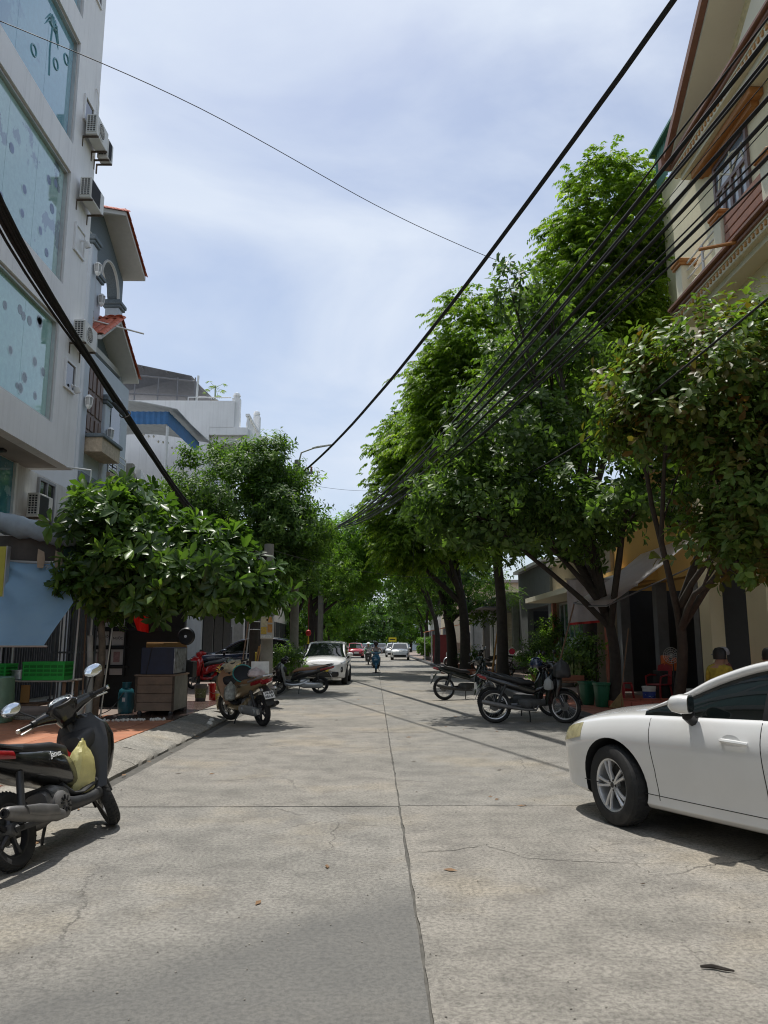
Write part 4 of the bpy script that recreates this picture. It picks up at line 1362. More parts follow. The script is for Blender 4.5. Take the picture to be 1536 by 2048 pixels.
def leaves_mesh(name, data, tmpl, mt):
    P, D, Nn, Ln, W, Rn = data
    V, Fs = tmpl
    S = unit(np.cross(Nn, D))
    Nn = np.cross(D, S)
    vs = P[:, None] + V[None, :, 0:1] * (D * Ln[:, None])[:, None] + V[None, :, 1:2] * (S * W[:, None])[:, None] + V[None, :, 2:3] * (Nn * Ln[:, None])[:, None]
    n, kv = len(P), len(V)
    me = bpy.data.meshes.new(name)
    lens = np.array([len(f) for f in Fs])
    idx = np.concatenate([np.array(f) for f in Fs])
    loops = (idx[None, :] + (np.arange(n) * kv)[:, None]).ravel()
    me.vertices.add(n * kv)
    me.vertices.foreach_set('co', vs.ravel())
    me.loops.add(len(loops))
    me.loops.foreach_set('vertex_index', loops.astype(np.int32))
    tot = np.tile(lens, n)
    me.polygons.add(len(tot))
    st = np.concatenate([[0], np.cumsum(tot)[:-1]])
    me.polygons.foreach_set('loop_start', st.astype(np.int32))
    me.polygons.foreach_set('use_smooth', np.ones(len(tot), bool))
    at = me.attributes.new('rnd', 'FLOAT', 'POINT')
    at.data.foreach_set('value', np.repeat(Rn, kv).astype(np.float32))
    me.materials.append(mt)
    me.update(calc_edges=True)
    me.validate()
    return me


def blob_points(blobs, dens, csize):
    """Clumped sprig positions over ellipsoids; returns centres and outward axes."""
    Cs, As = [], []
    for b in blobs:
        c, r = np.array(b[:3]), np.array(b[3:6])
        mult = b[6] if len(b) > 6 else 1.0
        area = 4 * PI * ((r[0] * r[1]) ** 1.6 / 3 + (r[0] * r[2]) ** 1.6 / 3 + (r[1] * r[2]) ** 1.6 / 3) ** (1 / 1.6)
        ncl = max(6, int(area / (csize ** 2) * .55))
        per = max(4, int(area * dens * mult / ncl))
        d = unit(rng.normal(0, 1, (ncl, 3)))
        low = d[:, 2] < -.45
        d[low, 2] *= .45
        d = unit(d)
        rad = np.where(rng.random(ncl) < .72, rng.uniform(.80, 1.06, ncl), rng.uniform(.3, .8, ncl))
        cc = c + d * r * rad[:, None]
        ax = unit(d / r * r.mean() * .8 + np.array([0, 0, .55]) + rng.normal(0, .22, (ncl, 3)))
        nper = rng.poisson(per, ncl) + 2
        for i in range(ncl):
            q = rng.normal(0, 1, (nper[i], 3)) * csize * np.array([.52, .52, .36])
            Cs.append(cc[i] + q)
            As.append(unit(ax[i] + q / csize * .7 + rng.normal(0, .3, (nper[i], 3))))
    return np.concatenate(Cs), np.concatenate(As)


def limbs(base, fork, blobs, r0, mt_name='trunk', wob=.12, twigs=5):
    m = MB()
    base, fork = Vector(base), Vector(fork)
    tr = []
    for k in range(7):
        t = k / 6
        p = base.lerp(fork, t) + Vector((math.sin(t * 4 + base.x) * wob * t, math.cos(t * 3.3 + base.y) * wob * t, 0))
        tr.append(p)
    m.tube(tr, [r0 * (1.35 if k == 0 else 1.08 - .045 * k) for k in range(7)], 12)
    rs = random.Random(int(base.x * 100 + base.y * 10))
    for b in blobs:
        c = Vector(b[:3]); rr = Vector(b[3:6])
        a = tr[-1 - rs.randint(0, 1)]
        tgt = c - Vector((0, 0, rr.z * .2))
        mid = a.lerp(tgt, .5) + Vector((rs.uniform(-.2, .2), rs.uniform(-.2, .2), rs.uniform(-.1, .25)))
        m.tube([a, a.lerp(mid, .5) + Vector((0, 0, .05)), mid, mid.lerp(tgt, .6), tgt], [r0 * .62, r0 * .5, r0 * .42, r0 * .3, r0 * .2], 8)
        for _ in range(twigs):
            d = Vector((rs.gauss(0, 1), rs.gauss(0, 1), rs.gauss(.3, .8))).normalized()
            e = c + Vector((d.x * rr.x, d.y * rr.y, d.z * rr.z)) * .85
            s0 = mid.lerp(tgt, rs.uniform(.1, 1))
            m.tube([s0, s0.lerp(e, .5) + Vector((0, 0, .08)), e], [r0 * .2, r0 * .12, r0 * .05], 5)
    return m


m_bark = mat('bark', (0.042, 0.034, 0.027), 0.9, var=0.45, scale=7, bump=0.6, bscale=22, dirt=0.3, dirtc=(0.09, 0.085, 0.07))
m_bark2 = mat('pale_bark', (0.20, 0.17, 0.13), 0.9, var=0.35, scale=7, bump=0.5, bscale=22, dirt=0.4, dirtc=(0.07, 0.06, 0.05))
lm_pin = leaf_mat('leaf_pinnate', (0.044, 0.080, 0.014), (0.118, 0.190, 0.030), (0.24, 0.32, 0.055), 0.48, 0.46, 0.2)
lm_obo = leaf_mat('leaf_obovate', (0.034, 0.066, 0.020), (0.100, 0.165, 0.050), (0.21, 0.30, 0.09), 0.42, 0.42, 0.3)
lm_brn = leaf_mat('leaf_bronze_green', (0.14, 0.080, 0.022), (0.090, 0.160, 0.042), (0.21, 0.29, 0.08), 0.42, 0.36, 0.25)
lm_big = leaf_mat('leaf_big', (0.030, 0.062, 0.017), (0.078, 0.145, 0.034), (0.18, 0.28, 0.06), 0.36, 0.34, 0.4)
lm_lan = leaf_mat('leaf_lance', (0.032, 0.066, 0.018), (0.080, 0.150, 0.036), (0.18, 0.27, 0.065), 0.45, 0.40, 0.25)
lm_lite = leaf_mat('leaf_light', (0.045, 0.10, 0.016), (0.10, 0.19, 0.03), (0.19, 0.30, 0.05), 0.5, 0.46, 0.2)
lm_far = leaf_mat('leaf_far', (0.03, 0.07, 0.02), (0.07, 0.14, 0.03), (0.14, 0.23, 0.05), 0.45, 0.42)


def tree(name, label, base, fork, r0, blobs, kind, L, dens, csize, mt, bark=None, nleaf=0, group=None, cat='tree', twigs=5, **kw):
    t = thing(name, label, cat, base, group=group)
    b0 = np.array(base)
    lb = limbs((0, 0, -.05), Vector(fork) - Vector(base), [tuple(np.array(b[:3]) - b0) + tuple(b[3:]) for b in blobs], r0, twigs=twigs)
    lb.build('trunk', bark or m_bark, t, angle=60)
    C, A = blob_points(blobs, dens, csize)
    fn, tm = {'rosette': (sprigs_rosette, LEAF_OBO), 'pinnate': (sprigs_pinnate, LEAF_LAN), 'twig': (sprigs_twig, LEAF_LAN), 'far': (sprigs_twig, LEAF_DIA), 'obotwig': (sprigs_twig, LEAF_OBO)}[kind]
    P, D, Nn, Ln, W, Rn = fn(C, A, L, **kw)
    keep = P[:, 2] > base[2] + .9
    P, D, Nn, Ln, W, Rn = P[keep], D[keep], Nn[keep], Ln[keep], W[keep], Rn[keep]
    if nleaf:                              # the leaves that show largest are objects of their own
        sc = np.linalg.norm(P - np.array(CAM), axis=1) - .35 * np.abs(np.sum(Nn * unit(np.array(CAM) - P), axis=1)) - .8 * Ln
        order = np.argsort(sc)
        top = order[:nleaf]
        V, Fs = tm
        shared = []
        for q in range(6):
            me = bpy.data.meshes.new('leaf')
            me.from_pydata([tuple(p) for p in V], [], Fs)
            at = me.attributes.new('rnd', 'FLOAT', 'POINT')
            at.data.foreach_set('value', [.12 + q * .14] * len(V))
            me.polygons.foreach_set('use_smooth', [True] * len(me.polygons))
            me.materials.append(mt)
            shared.append(me)
        for i in top:
            s_ = unit(np.cross(Nn[i], D[i])); n_ = np.cross(D[i], s_)
            M_ = Matrix(((D[i][0] * Ln[i], s_[0] * W[i], n_[0] * Ln[i], P[i][0] - b0[0]),
                         (D[i][1] * Ln[i], s_[1] * W[i], n_[1] * Ln[i], P[i][1] - b0[1]),
                         (D[i][2] * Ln[i], s_[2] * W[i], n_[2] * Ln[i], P[i][2] - b0[2]), (0, 0, 0, 1)))
            o = link('leaf', shared[min(5, int(Rn[i] * 6))], t)
            o.matrix_basis = M_
        rest = order[nleaf:]
        P, D, Nn, Ln, W, Rn = P[rest], D[rest], Nn[rest], Ln[rest], W[rest], Rn[rest]
    me = leaves_mesh('crown', (P - b0, D, Nn, Ln, W, Rn), tm, mt)
    cr = link('crown', me, t)
    cr['kind'] = 'stuff'
    return t


GT = 'street trees'
tree('big_leaf_tree', 'low tree with very large glossy leaves in front of the villa', (-5.45, 15.4, .12), (-5.3, 15.3, 2.3), .075,
     [(-5.0, 15.0, 3.6, 1.0, 1.1, .8), (-5.25, 15.3, 4.45, .5, .55, .38), (-4.3, 15.2, 3.85, .6, .6, .4), (-3.7, 15.0, 3.05, 1.5, 1.2, .8), (-5.2, 14.7, 2.75, .7, .7, .42), (-2.75, 15.2, 2.55, .85, .9, .6), (-4.3, 14.8, 2.45, 1.1, .9, .45)],
     'rosette', .30, 5.2, .40, lm_big, m_bark2, 300, GT, k=10)
tree('broad_leaf_tree', 'dark round-leaved tree with forked trunk leaning over the parked motorbikes', (5.35, 17.4, .13), (5.25, 17.3, 2.2), .13,
     [(2.35, 16.6, 4.45, 1.45, 1.5, 1.1), (3.5, 16.9, 4.3, 1.9, 1.8, 1.25), (3.0, 16.8, 6.0, 1.4, 1.4, 1.0), (5.05, 15.1, 4.45, 1.5, 1.2, .75), (3.9, 18.2, 6.8, 1.9, 1.5, 1.4), (4.3, 18.1, 8.4, 1.5, 1.4, 1.1), (3.25, 17.0, 9.7, .42, .4, .75), (4.1, 17.1, 9.2, .5, .5, .5), (5.8, 15.2, 6.0, 1.1, 1.1, 1.1)],
     'rosette', .185, 15.0, .40, lm_obo, None, 300, GT, k=9, asp=.5)
tree('star_apple_tree', 'bronze and green leaved tree in front of the cream house balcony', (5.45, 14.2, .13), (5.4, 13.6, 2.1), .10,
     [(5.2, 11.0, 5.45, 1.35, 1.3, 1.05), (5.35, 10.8, 3.45, .75, 1.0, 1.05), (6.0, 10.6, 5.0, .8, .9, .9), (5.9, 10.7, 3.9, .6, .8, 1.1), (5.15, 10.8, 2.75, .7, .7, .42), (4.4, 11.2, 4.85, .85, 1.0, .62), (4.15, 11.8, 5.6, .6, .7, .4), (5.6, 11.2, 4.7, 1.0, 1.0, .8)],
     'obotwig', .17, 12.5, .34, lm_brn, None, 300, GT, k=8, asp=.56)
tree('feather_leaf_tree', 'tallest feathery tree rising beside the cream house', (6.0, 21.8, .13), (6.1, 21.8, 6.0), .2,
     [(7.3, 22.0, 14.1, 1.75, 1.9, 2.3), (6.6, 21.9, 11.6, 1.9, 2.0, 1.7), (5.6, 21.6, 9.0, 2.3, 2.2, 1.8), (8.6, 22, 12.2, 1.4, 1.6, 1.5)],
     'pinnate', .19, 40.0, .45, lm_pin, None, 0, GT)
tree('feather_leaf_tree', 'feathery light green tree stepping down behind the dark round-leaved tree', (4.6, 28.0, .13), (4.5, 28.0, 5.0), .2,
     [(3.9, 28.0, 12.9, 1.6, 1.9, 1.9), (2.9, 28.0, 10.9, 1.6, 1.9, 1.7), (3.6, 28.0, 8.6, 2.2, 2.0, 1.9), (5.4, 28, 10.5, 1.9, 2, 2.2), (4.4, 28, 6.2, 2.0, 2, 1.5)],
     'pinnate', .20, 36.0, .5, lm_pin, None, 0, GT)
tree('feather_leaf_tree', 'bright feathery tree overhanging the middle of the street on the right', (4.3, 37.0, .13), (4.2, 37.0, 4.0), .24,
     [(2.0, 37.0, 11.3, 1.9, 2.1, 1.9), (1.5, 37.0, 8.6, 1.9, 2.1, 2.0), (3.6, 37.0, 9.5, 2.0, 2.1, 2.4), (3.4, 36.5, 6.3, 2.1, 2.0, 1.5), (1.6, 37, 6.3, 1.6, 2, 1.3)],
     'pinnate', .24, 25.0, .6, lm_pin, None, 0, GT)
tree('dense_tree', 'dense dark tree with rounded crown behind the large-leaved tree', (-3.7, 25.0, .12), (-3.9, 25.0, 2.9), .15,
     [(-4.7, 25.5, 6.3, 2.4, 2.1, 1.7), (-3.0, 25.0, 5.3, 1.5, 1.7, 1.8), (-4.2, 25.0, 4.0, 2.2, 1.7, 1.1), (-5.8, 25.4, 5.2, 1.3, 1.5, 1.5), (-3.6, 25.2, 7.4, 1.2, 1.2, .8)],
     'twig', .19, 32.0, .42, lm_lan, None, 0, GT, k=8, asp=.36)
tree('street_tree', 'light green tree arching over the road from the left', (-3.5, 41.0, .12), (-3.3, 41.0, 3.6), .18,
     [(-1.5, 41.0, 7.0, 2.1, 2.2, 1.35), (.0, 41.0, 5.8, 1.5, 1.9, 1.1), (-3.2, 41.0, 6.2, 1.5, 2.0, 1.7), (-1.6, 40.8, 5.0, 1.9, 1.8, .9)],
     'twig', .22, 17.0, .55, lm_lite, None, 0, GT, k=8, asp=.42)
tree('street_tree', 'smaller dark tree just behind the parked white car', (-3.5, 33.5, .12), (-3.5, 33.5, 2.6), .15,
     [(-2.9, 33.5, 4.7, 2.0, 2.0, 1.3), (-4.6, 33.6, 4.4, 1.6, 1.8, 1.5), (-3.6, 33.5, 6.0, 1.6, 1.6, 1.0)],
     'twig', .17, 16.0, .5, lm_lan, None, 0, GT, k=8, asp=.42)
tree('street_tree', 'dark leaning tree with many hanging stems on the right beyond the sapling', (4.4, 44.0, .12), (4.2, 44, 3.2), .3,
     [(3.2, 44.0, 6.0, 2.2, 2.2, 1.5), (5.2, 44.0, 5.4, 2.0, 2.2, 1.6), (4.0, 44.0, 8.4, 2.4, 2.2, 2.0), (5.4, 43.5, 3.6, 1.6, 1.6, .9)],
     'twig', .22, 11.0, .6, lm_lan, None, 0, GT, k=8, asp=.42)
specs = [
    ('far tree on the left kerb behind the light green arching tree', (-4.0, 54), [(-2.6, 54, 7.4, 2.8, 2.6, 2.2), (-5, 54, 6, 2.2, 2.4, 2.2), (-1.2, 54, 5.4, 1.9, 2, 1.2)], lm_far),
    ('far tree on the right kerb behind the orange awning', (4.4, 55), [(3.4, 55, 6.6, 2.6, 2.4, 2.0), (5.6, 55, 8.4, 2.6, 2.4, 2.4), (2.2, 55, 8.6, 2.0, 2, 1.5)], lm_far),
    ('yellowish far tree on the left nearest the red car', (-4.6, 70), [(-4.2, 70, 4.8, 2.8, 2.6, 2.4), (-3.0, 70, 8.4, 3, 2.6, 2.2), (-5.5, 69, 2.6, 2.0, 1.8, 1.6)], lm_lite),
    ('far tree on the right beside the parked white car', (5.0, 74), [(3.9, 74, 5.6, 2.4, 2.6, 1.9), (5.6, 74, 8, 3, 2.6, 2.6)], lm_far),
    ('distant tree on the left beyond the green car', (-5.4, 92), [(-5.2, 92, 5.4, 3.2, 3, 3.2), (-3.2, 92, 8.6, 3.4, 3, 2.4)], lm_lite),
    ('distant tree on the right near the street end', (6.0, 98), [(5.2, 98, 5.8, 3.2, 3, 2.2), (6.2, 98, 9, 3.4, 3, 2.8)], lm_far),
]
for lab, (x, y), bl_, lm in specs:
    tree('far_tree', lab, (x, y, .1), (x, y, 3.2), .2, bl_, 'far', .34, 7.0, .9, lm, None, 0, GT, k=7, asp=.5, length=.5)
for k, (x, y, h, lm, lab) in enumerate(((-8, 132, 9, lm_far, 'leftmost of the trees closing the street end'), (-3.5, 138, 10, lm_lite, 'second from the left of the trees closing the street end'),
                                       (1.5, 135, 9.5, lm_far, 'third from the left of the trees closing the street end'), (6.5, 140, 11, lm_lite, 'rightmost of the trees closing the street end'))):
    tree('far_tree', lab, (x, y, 0), (x, y, 2.6), .25, [(x, y, h * .45, 3.4, 2.8, h * .30), (x + .6, y, h * .75, 2.8, 2.6, h * .26), (x - 1.4, y, h * .28, 2.4, 2, h * .2)], 'far', .5, 3.2, 1.2, lm, None, 0, GT, k=7, asp=.5, length=.8)
# papaya on the white house roof
pt = thing('papaya_plant', 'young papaya plant on the white house roof', 'plant', (-8.35, 38.6, 13.8))
MB().tube([(0, 0, 0), (.02, 0, .5), (0, 0, 1.0)], [.05, .04, .03], 7).build('stem', mat('green_stem', (0.25, 0.32, 0.16), 0.6), pt)
pc = [(0, 0, 1.0)]
pa = np.array([(0, 0, 1.0)])
for k in range(9):
    a = k * .7
    e = Vector((.42 * math.cos(a), .42 * math.sin(a), 1.12 - .25 * (k % 3)))
    lf = MB().tube([(0, 0, .95), e * .6 + Vector((0, 0, .35)), e], .01, 4)
    for q in range(7):
        b_ = a + (q - 3) * .5
        lf.add([e, e + Vector((.13 * math.cos(b_ - .25), .13 * math.sin(b_ - .25), -.03)), e + Vector((.26 * math.cos(b_), .26 * math.sin(b_), -.12)), e + Vector((.13 * math.cos(b_ + .25), .13 * math.sin(b_ + .25), -.03))], [(0, 1, 2, 3)])
    lf.build('leaf', mat('papaya_leaf', (0.20, 0.30, 0.06), 0.5, trans=0.3), pt)
pb = MB().lathe([(.16, -.02), (.2, .22), (.17, .22)], 12).build('pot', m_soffit, pt)
# ------------------------------------------------------------------ cars
def pchip(ctrl):
    ctrl = sorted(ctrl)
    xs = np.array([c[0] for c in ctrl], float)
    ys_ = np.array([c[1] for c in ctrl], float)
    h = np.diff(xs); d = np.diff(ys_) / h
    m = np.zeros(len(xs))
    m[0], m[-1] = d[0], d[-1]
    for i in range(1, len(xs) - 1):
        m[i] = 0 if d[i - 1] * d[i] <= 0 else (2 * d[i - 1] * d[i]) / (d[i - 1] + d[i])

    def f(x):
        x = min(max(x, xs[0]), xs[-1])
        i = min(int(np.searchsorted(xs, x, 'right')) - 1, len(xs) - 2)
        t = (x - xs[i]) / h[i]
        return float((1 + 2 * t) * (1 - t) ** 2 * ys_[i] + t * (1 - t) ** 2 * h[i] * m[i] + t * t * (3 - 2 * t) * ys_[i + 1] + t * t * (t - 1) * h[i] * m[i + 1])
    return f


def paint(name, c, rough=0.2, coat=1.0, metal=0.0):
    return mat('paint_' + name, c, rough, metal, 0.03, 2.0, dirt=0.12, dirtc=tuple(min(1, x * .7 + .03) for x in c), dscale=1.5, coat=coat)


m_tyre = mat('tyre', (0.022, 0.022, 0.022), 0.85, var=0.3, scale=20, dirt=0.5, dirtc=(0.075, 0.07, 0.062), dscale=6)
m_rim = mat('alloy', (0.66, 0.66, 0.66), 0.32, metal=0.55, var=0.1, scale=12)
m_rimd = mat('dark_alloy', (0.06, 0.06, 0.062), 0.4, metal=0.5, var=0.2)
m_cglass = mat('tinted_car_glass', (0.006, 0.009, 0.009), 0.03, var=0.1, spec=0.5, coat=0.3)
m_chrome = mat('chrome', (0.62, 0.62, 0.62), 0.12, metal=1.0, var=0.05)
m_lens = mat('lamp_lens', (0.50, 0.52, 0.52), 0.1, var=0.2, scale=30, coat=1.0, metal=0.4)
m_lensy = mat('yellowed_lens', (0.42, 0.38, 0.22), 0.15, var=0.25, scale=18, coat=0.8)
m_red = mat('red_lens', (0.28, 0.010, 0.014), 0.15, var=0.2, scale=25, coat=0.8)
m_amber = mat('amber_lens', (0.55, 0.20, 0.02), 0.15, var=0.2, coat=0.8)
m_well = mat('wheel_well', (0.008, 0.008, 0.008), 0.9)
m_ypl = mat('yellow_plate', (0.72, 0.52, 0.03), 0.45, var=0.05)
m_wpl = mat('white_plate', (0.76, 0.76, 0.74), 0.45, var=0.05)
m_ink = mat('plate_ink', (0.01, 0.01, 0.01), 0.6)


def wheel_meshes(r, wd, rim_r, spokes, mt_rim, double=True, tread=36):
    """tyre and rim turned about local y; outside face at +y."""
    M_ = T(0, 0, 0, R(-90), 0, 0)            # lathe axis z -> +y
    h = wd / 2
    ty = MB()
    ty.lathe([(rim_r * .97, -h * .8), (rim_r * 1.05, -h * .95), (r * .90, -h), (r * .975, -h * .86), (r, -h * .55), (r, h * .55), (r * .975, h * .86), (r * .90, h), (rim_r * 1.05, h * .95), (rim_r * .97, h * .8)], 40, 0, M_, caps=False)
    for k in range(tread):                  # tread blocks
        a = 2 * PI * k / tread
        for s_ in (-1, 1):
            ty.box(-.012, .012, s_ * h * .30 - h * .22, s_ * h * .30 + h * .22, r - .004, r + .004, 0, T(0, 0, 0, 0, a, 0))
    rm = MB()
    rm.lathe([(rim_r * .99, -h * .8), (rim_r * .9, -h * .7), (rim_r * .88, h * .5), (rim_r * .93, h * .8), (rim_r * 1.0, h * .88), (rim_r * 1.0, h * .75)], 36, 0, M_, caps=False)
    rm.lathe([(rim_r * .86, -h * .3), (rim_r * .3, -h * .2), (.01, -h * .2)], 30, 1, M_)
    for k in range(spokes):
        for o in ((-.13, .13) if double else (0,)):
            a = 2 * PI * k / spokes
            p0 = Vector((math.sin(a + o * 1.2) * rim_r * .14, h * .58, math.cos(a + o * 1.2) * rim_r * .14))
            p1 = Vector((math.sin(a + o * 1.25) * rim_r * .93, h * .72, math.cos(a + o * 1.25) * rim_r * .93))
            rm.tube([p0, p0.lerp(p1, .5) + Vector((0, h * .10, 0)), p1], [rim_r * .10, rim_r * .075, rim_r * .095], 7, 0, flat=.75)
    rm.lathe([(rim_r * .24, h * .3), (rim_r * .24, h * .66), (rim_r * .17, h * .76), (.012, h * .76)], 20, 0, M_)
    rm.lathe([(rim_r * .11, h * .761), (rim_r * .10, h * .80), (.008, h * .80)], 16, 1, M_)
    for k in range(5):
        a = 2 * PI * (k + .5) / 5
        rm.lathe([(rim_r * .045, h * .66), (rim_r * .045, h * .78)], 8, 1, T(math.sin(a) * rim_r * .19, 0, math.cos(a) * rim_r * .19) @ M_)
    return ty.mesh('tyre', m_tyre, 35), rm.mesh('rim', [mt_rim, m_black], 35)


def car(name, label, sp, body_m, loc, heading, group=None, detail=1, steer=0, front=None, scale=1.0):
    t = thing(name, label, 'car', loc, (0, 0, heading), group, (scale,) * 3)
    zsh, zc, zb_, wf = pchip(sp['zsh']), pchip(sp['zc']), pchip(sp['zb']), pchip(sp['w'])
    x0, x1 = sp['w'][0][0], sp['w'][-1][0]
    if x0 > x1: x0, x1 = x1, x0
    n = 64
    X_ = [x0 + (x1 - x0) * (.5 - .5 * math.cos(PI * i / n)) for i in range(n + 1)]

    def half(x):
        w_, b, s, c = wf(x), zb_(x), zsh(x), zc(x)
        H = s - b
        base = [(0, b), (.55 * w_, b), (.86 * w_, b + .01), (.945 * w_, b + .05 * H / .7), (.952 * w_, b + .11 * H), (.958 * w_, b + .24 * H), (.982 * w_, b + .44 * H), (1.0 * w_, b + .66 * H), (.993 * w_, b + .80 * H),
                (.955 * w_, b + .93 * H), (.91 * w_, s), (.80 * w_, lerp(s, c, .35)), (.5 * w_, lerp(s, c, .8)), (.2 * w_, lerp(s, c, .97)), (0, c)]
        return [(p[0], p[1]) for p in spline(base, 3)]
    rings = []
    for x in X_:
        hp = half(x)
        rings.append([(x, y, z) for y, z in hp] + [(x, -y, z) for y, z in hp[-2:0:-1]])
    bm = MB().rings(rings)
    body = bm.build('body', [body_m, m_well], t, angle=55)
    # wheel arches cut out of the body
    ar = sp['arch']
    cut = MB()
    for wx in sp['wheels']:
        cut.lathe([(ar, -1.2), (ar, -.52), (.05, -.52)][:2] if False else [(ar, -1.2), (ar, 1.2)], 40, 1, T(wx, 0, sp['wr'] + .02, R(90), 0, 0))
    co = cut.build('cut', [body_m, m_well], t, angle=55)
    md = body.modifiers.new('arch', 'BOOLEAN')
    md.operation = 'DIFFERENCE'; md.object = co; md.solver = 'EXACT'
    bpy.context.view_layer.update()
    dg = bpy.context.evaluated_depsgraph_get()
    me = bpy.data.meshes.new_from_object(body.evaluated_get(dg))
    body.modifiers.clear()
    body.data = me
    me.set_sharp_from_angle(angle=R(50))
    bpy.data.objects.remove(co)

    def side(x, z):
        hp = half(x)
        best = None
        for (ya, za), (yb, zb2) in zip(hp[6:], hp[7:]):
            if min(za, zb2) - 1e-6 <= z <= max(za, zb2) + 1e-6 and ya > .3 * wf(x):
                tt = 0 if abs(zb2 - za) < 1e-9 else (z - za) / (zb2 - za)
                v = ya + (yb - ya) * tt
                best = v if best is None else max(best, v)
        return best if best is not None else wf(x) * .9
    # cabin glass
    zt, wt = pchip(sp['zt']), pchip(sp['wt'])
    gx0, gx1 = min(c[0] for c in sp['zt']), max(c[0] for c in sp['zt'])
    GX = [gx0 + (gx1 - gx0) * i / 40 for i in range(41)]

    def ghalf(x):
        wb, s, zz, ww = wf(x) * .90, zsh(x) - .03, zt(x), wt(x)
        zz = max(zz, s + .012)
        k = min(1, (zz - s) / .25)
        ww = lerp(wb * .97, ww, k) if ww < wb else ww
        return [(wb, s - .02), (wb - .004, s + (zz - s) * .12), (lerp(wb, ww, .45) + .012, lerp(s, zz, .48)), (ww + .02, zz - .055 * k), (ww - .02, zz - .018 * k), (ww - .14, zz), (0, zz + .018 * k)]
    rings = []
    for x in GX:
        hp = ghalf(x)
        rings.append([(x, y, z) for y, z in hp] + [(x, -y, z) for y, z in hp[-2::-1]])
    MB().rings(rings, closed=False, caps=False).build('cabin_glass', sp.get('glass', m_cglass), t, angle=50)
    # roof skin
    g = []
    for x in np.linspace(sp['roof'][0], sp['roof'][1], 22):
        hp = ghalf(x)
        up = [(hp[3][0] + .004, hp[3][1] + .002), (hp[4][0] + .004, hp[4][1] + .006), (hp[5][0], hp[5][1] + .009), (hp[6][0], hp[6][1] + .009)]
        g.append([(x, y, z) for y, z in up] + [(x, -y, z) for y, z in up[-2::-1]])
    MB().sheet(g, thick=.012).build('roof', body_m, t, angle=50)
    # pillars and cant rail
    for s_ in (1, -1):
        pts = [(x, s_ * (ghalf(x)[3][0] - .004), ghalf(x)[3][1] + .004) for x in np.linspace(gx1 - .02, gx0 + .03, 40)]
        MB().tube(pts, [sp.get('pillar', .042) * min(1, .18 + .12 * q) for q in range(len(pts))], 10, flat=.72).build('pillar', body_m, t, angle=60)
        tr = [(x, s_ * (ghalf(x)[0][0] + .006), ghalf(x)[0][1] + .03) for x in np.linspace(gx1 - .28, gx0 + .35, 24)]
        MB().tube(tr, .011, 6).build('belt_trim', m_black, t)
        for (a, b) in sp['bpillar']:
            q = []
            for x in (a, (a + b) / 2, b):
                hp = ghalf(x)
                q.append([(x, s_ * (y + .006), z) for y, z in hp[0:4]])
            MB().sheet(q).build('door_pillar', m_black, t)
    # doors: shut lines, handles
    for s_ in (1, -1):
        for xs_ in sp['seams']:
            pts = []
            for k in range(15):
                z = lerp(zb_(xs_[0]) + .10, zsh(xs_[0]) - .015, k / 14)
                x = xs_[0] + xs_[1] * math.sin(PI * .5 * max(0, (k / 14 - .35))) - xs_[2] * max(0, .28 - k / 14)
                pts.append((x, s_ * (side(x, z) - .001), z))
            MB().tube(pts, .0042, 5).build('door_seam', m_black, t)
        sx = np.linspace(sp['wheels'][0] - ar - .02, sp['wheels'][1] + ar + .02, 20)
        MB().tube([(x, s_ * (side(x, zb_(x) + .135) - .001), zb_(x) + .135) for x in sx], .004, 5).build('sill_seam', m_black, t)
        for hx in sp['handles']:
            z = zsh(hx) - .155
            yb2 = side(hx, z)
            h_ = MB().lathe([(.0, 0), (.075, .001), (.085, .003)], 20, 1, T(hx + .05, s_ * (yb2 - .001), z, R(-90) * s_, 0, 0) @ Matrix.Diagonal((1, .62, 1, 1)))
            h_.tube([(hx + .14, s_ * (yb2 + .004), z + .006), (hx + .10, s_ * (yb2 + .032), z + .008), (hx - .02, s_ * (yb2 + .036), z + .006), (hx - .09, s_ * (yb2 + .012), z)], [.012, .017, .018, .014], 8)
            h_.build('door_handle', [body_m, sp.get('recess', body_m)], t)
        # mirror
        mx = sp['mirror']
        zz = zsh(mx) + .10
        yy = wf(mx) * .90
        MR = T(mx, s_ * (yy + .15), zz + .012, 0, 0, s_ * R(27))
        mr = MB().sloft([(.10, 0, -.005, .05, .03), (.07, 0, 0, .095, .06), (.01, 0, 0, .112, .074), (-.055, 0, 0, .108, .07)], 18, 3.0, 0, MR)
        mo = mr.build('mirror', body_m, t, angle=50)
        MB().sloft([(-.052, 0, 0, .100, .062), (-.060, 0, 0, .095, .058)], 16, 3.2, 0, MR).build('mirror_glass', m_cglass, mo)
        MB().tube([(mx + .0, s_ * (yy + .10), zz - .07), (mx + .01, s_ * (yy + .05), zz - .11), (mx + .02, s_ * (yy - .02), zz - .14)], [.05, .042, .05], 8).build('mirror_base', m_black, mo)
        # headlight set into the front corner
        hl = sp['lamp']
        q = []
        for i in range(9):
            u = i / 8
            x = lerp(hl[0], hl[1], u)
            row = []
            for k in range(5):
                z = lerp(lerp(hl[2], hl[3], u), zsh(x) - lerp(.018, .012, u), k / 4)
                row.append((x + .004 * u, s_ * (side(x, z) + .005), z))
            q.append(row)
        MB().sheet(q, thick=.01).build('headlight', sp.get('lampm', m_lens), t, angle=60)
        tl = sp['tail']
        q = []
        for i in range(6):
            x = lerp(tl[0], tl[1], i / 5)
            q.append([(x, s_ * (side(x, z) + .005), z) for z in np.linspace(tl[2], min(tl[3], zsh(x) - .015), 4)])
        MB().sheet(q, thick=.01).build('tail_light', m_red, t, angle=60)
    # wheels
    ty, rm = sp['wm']
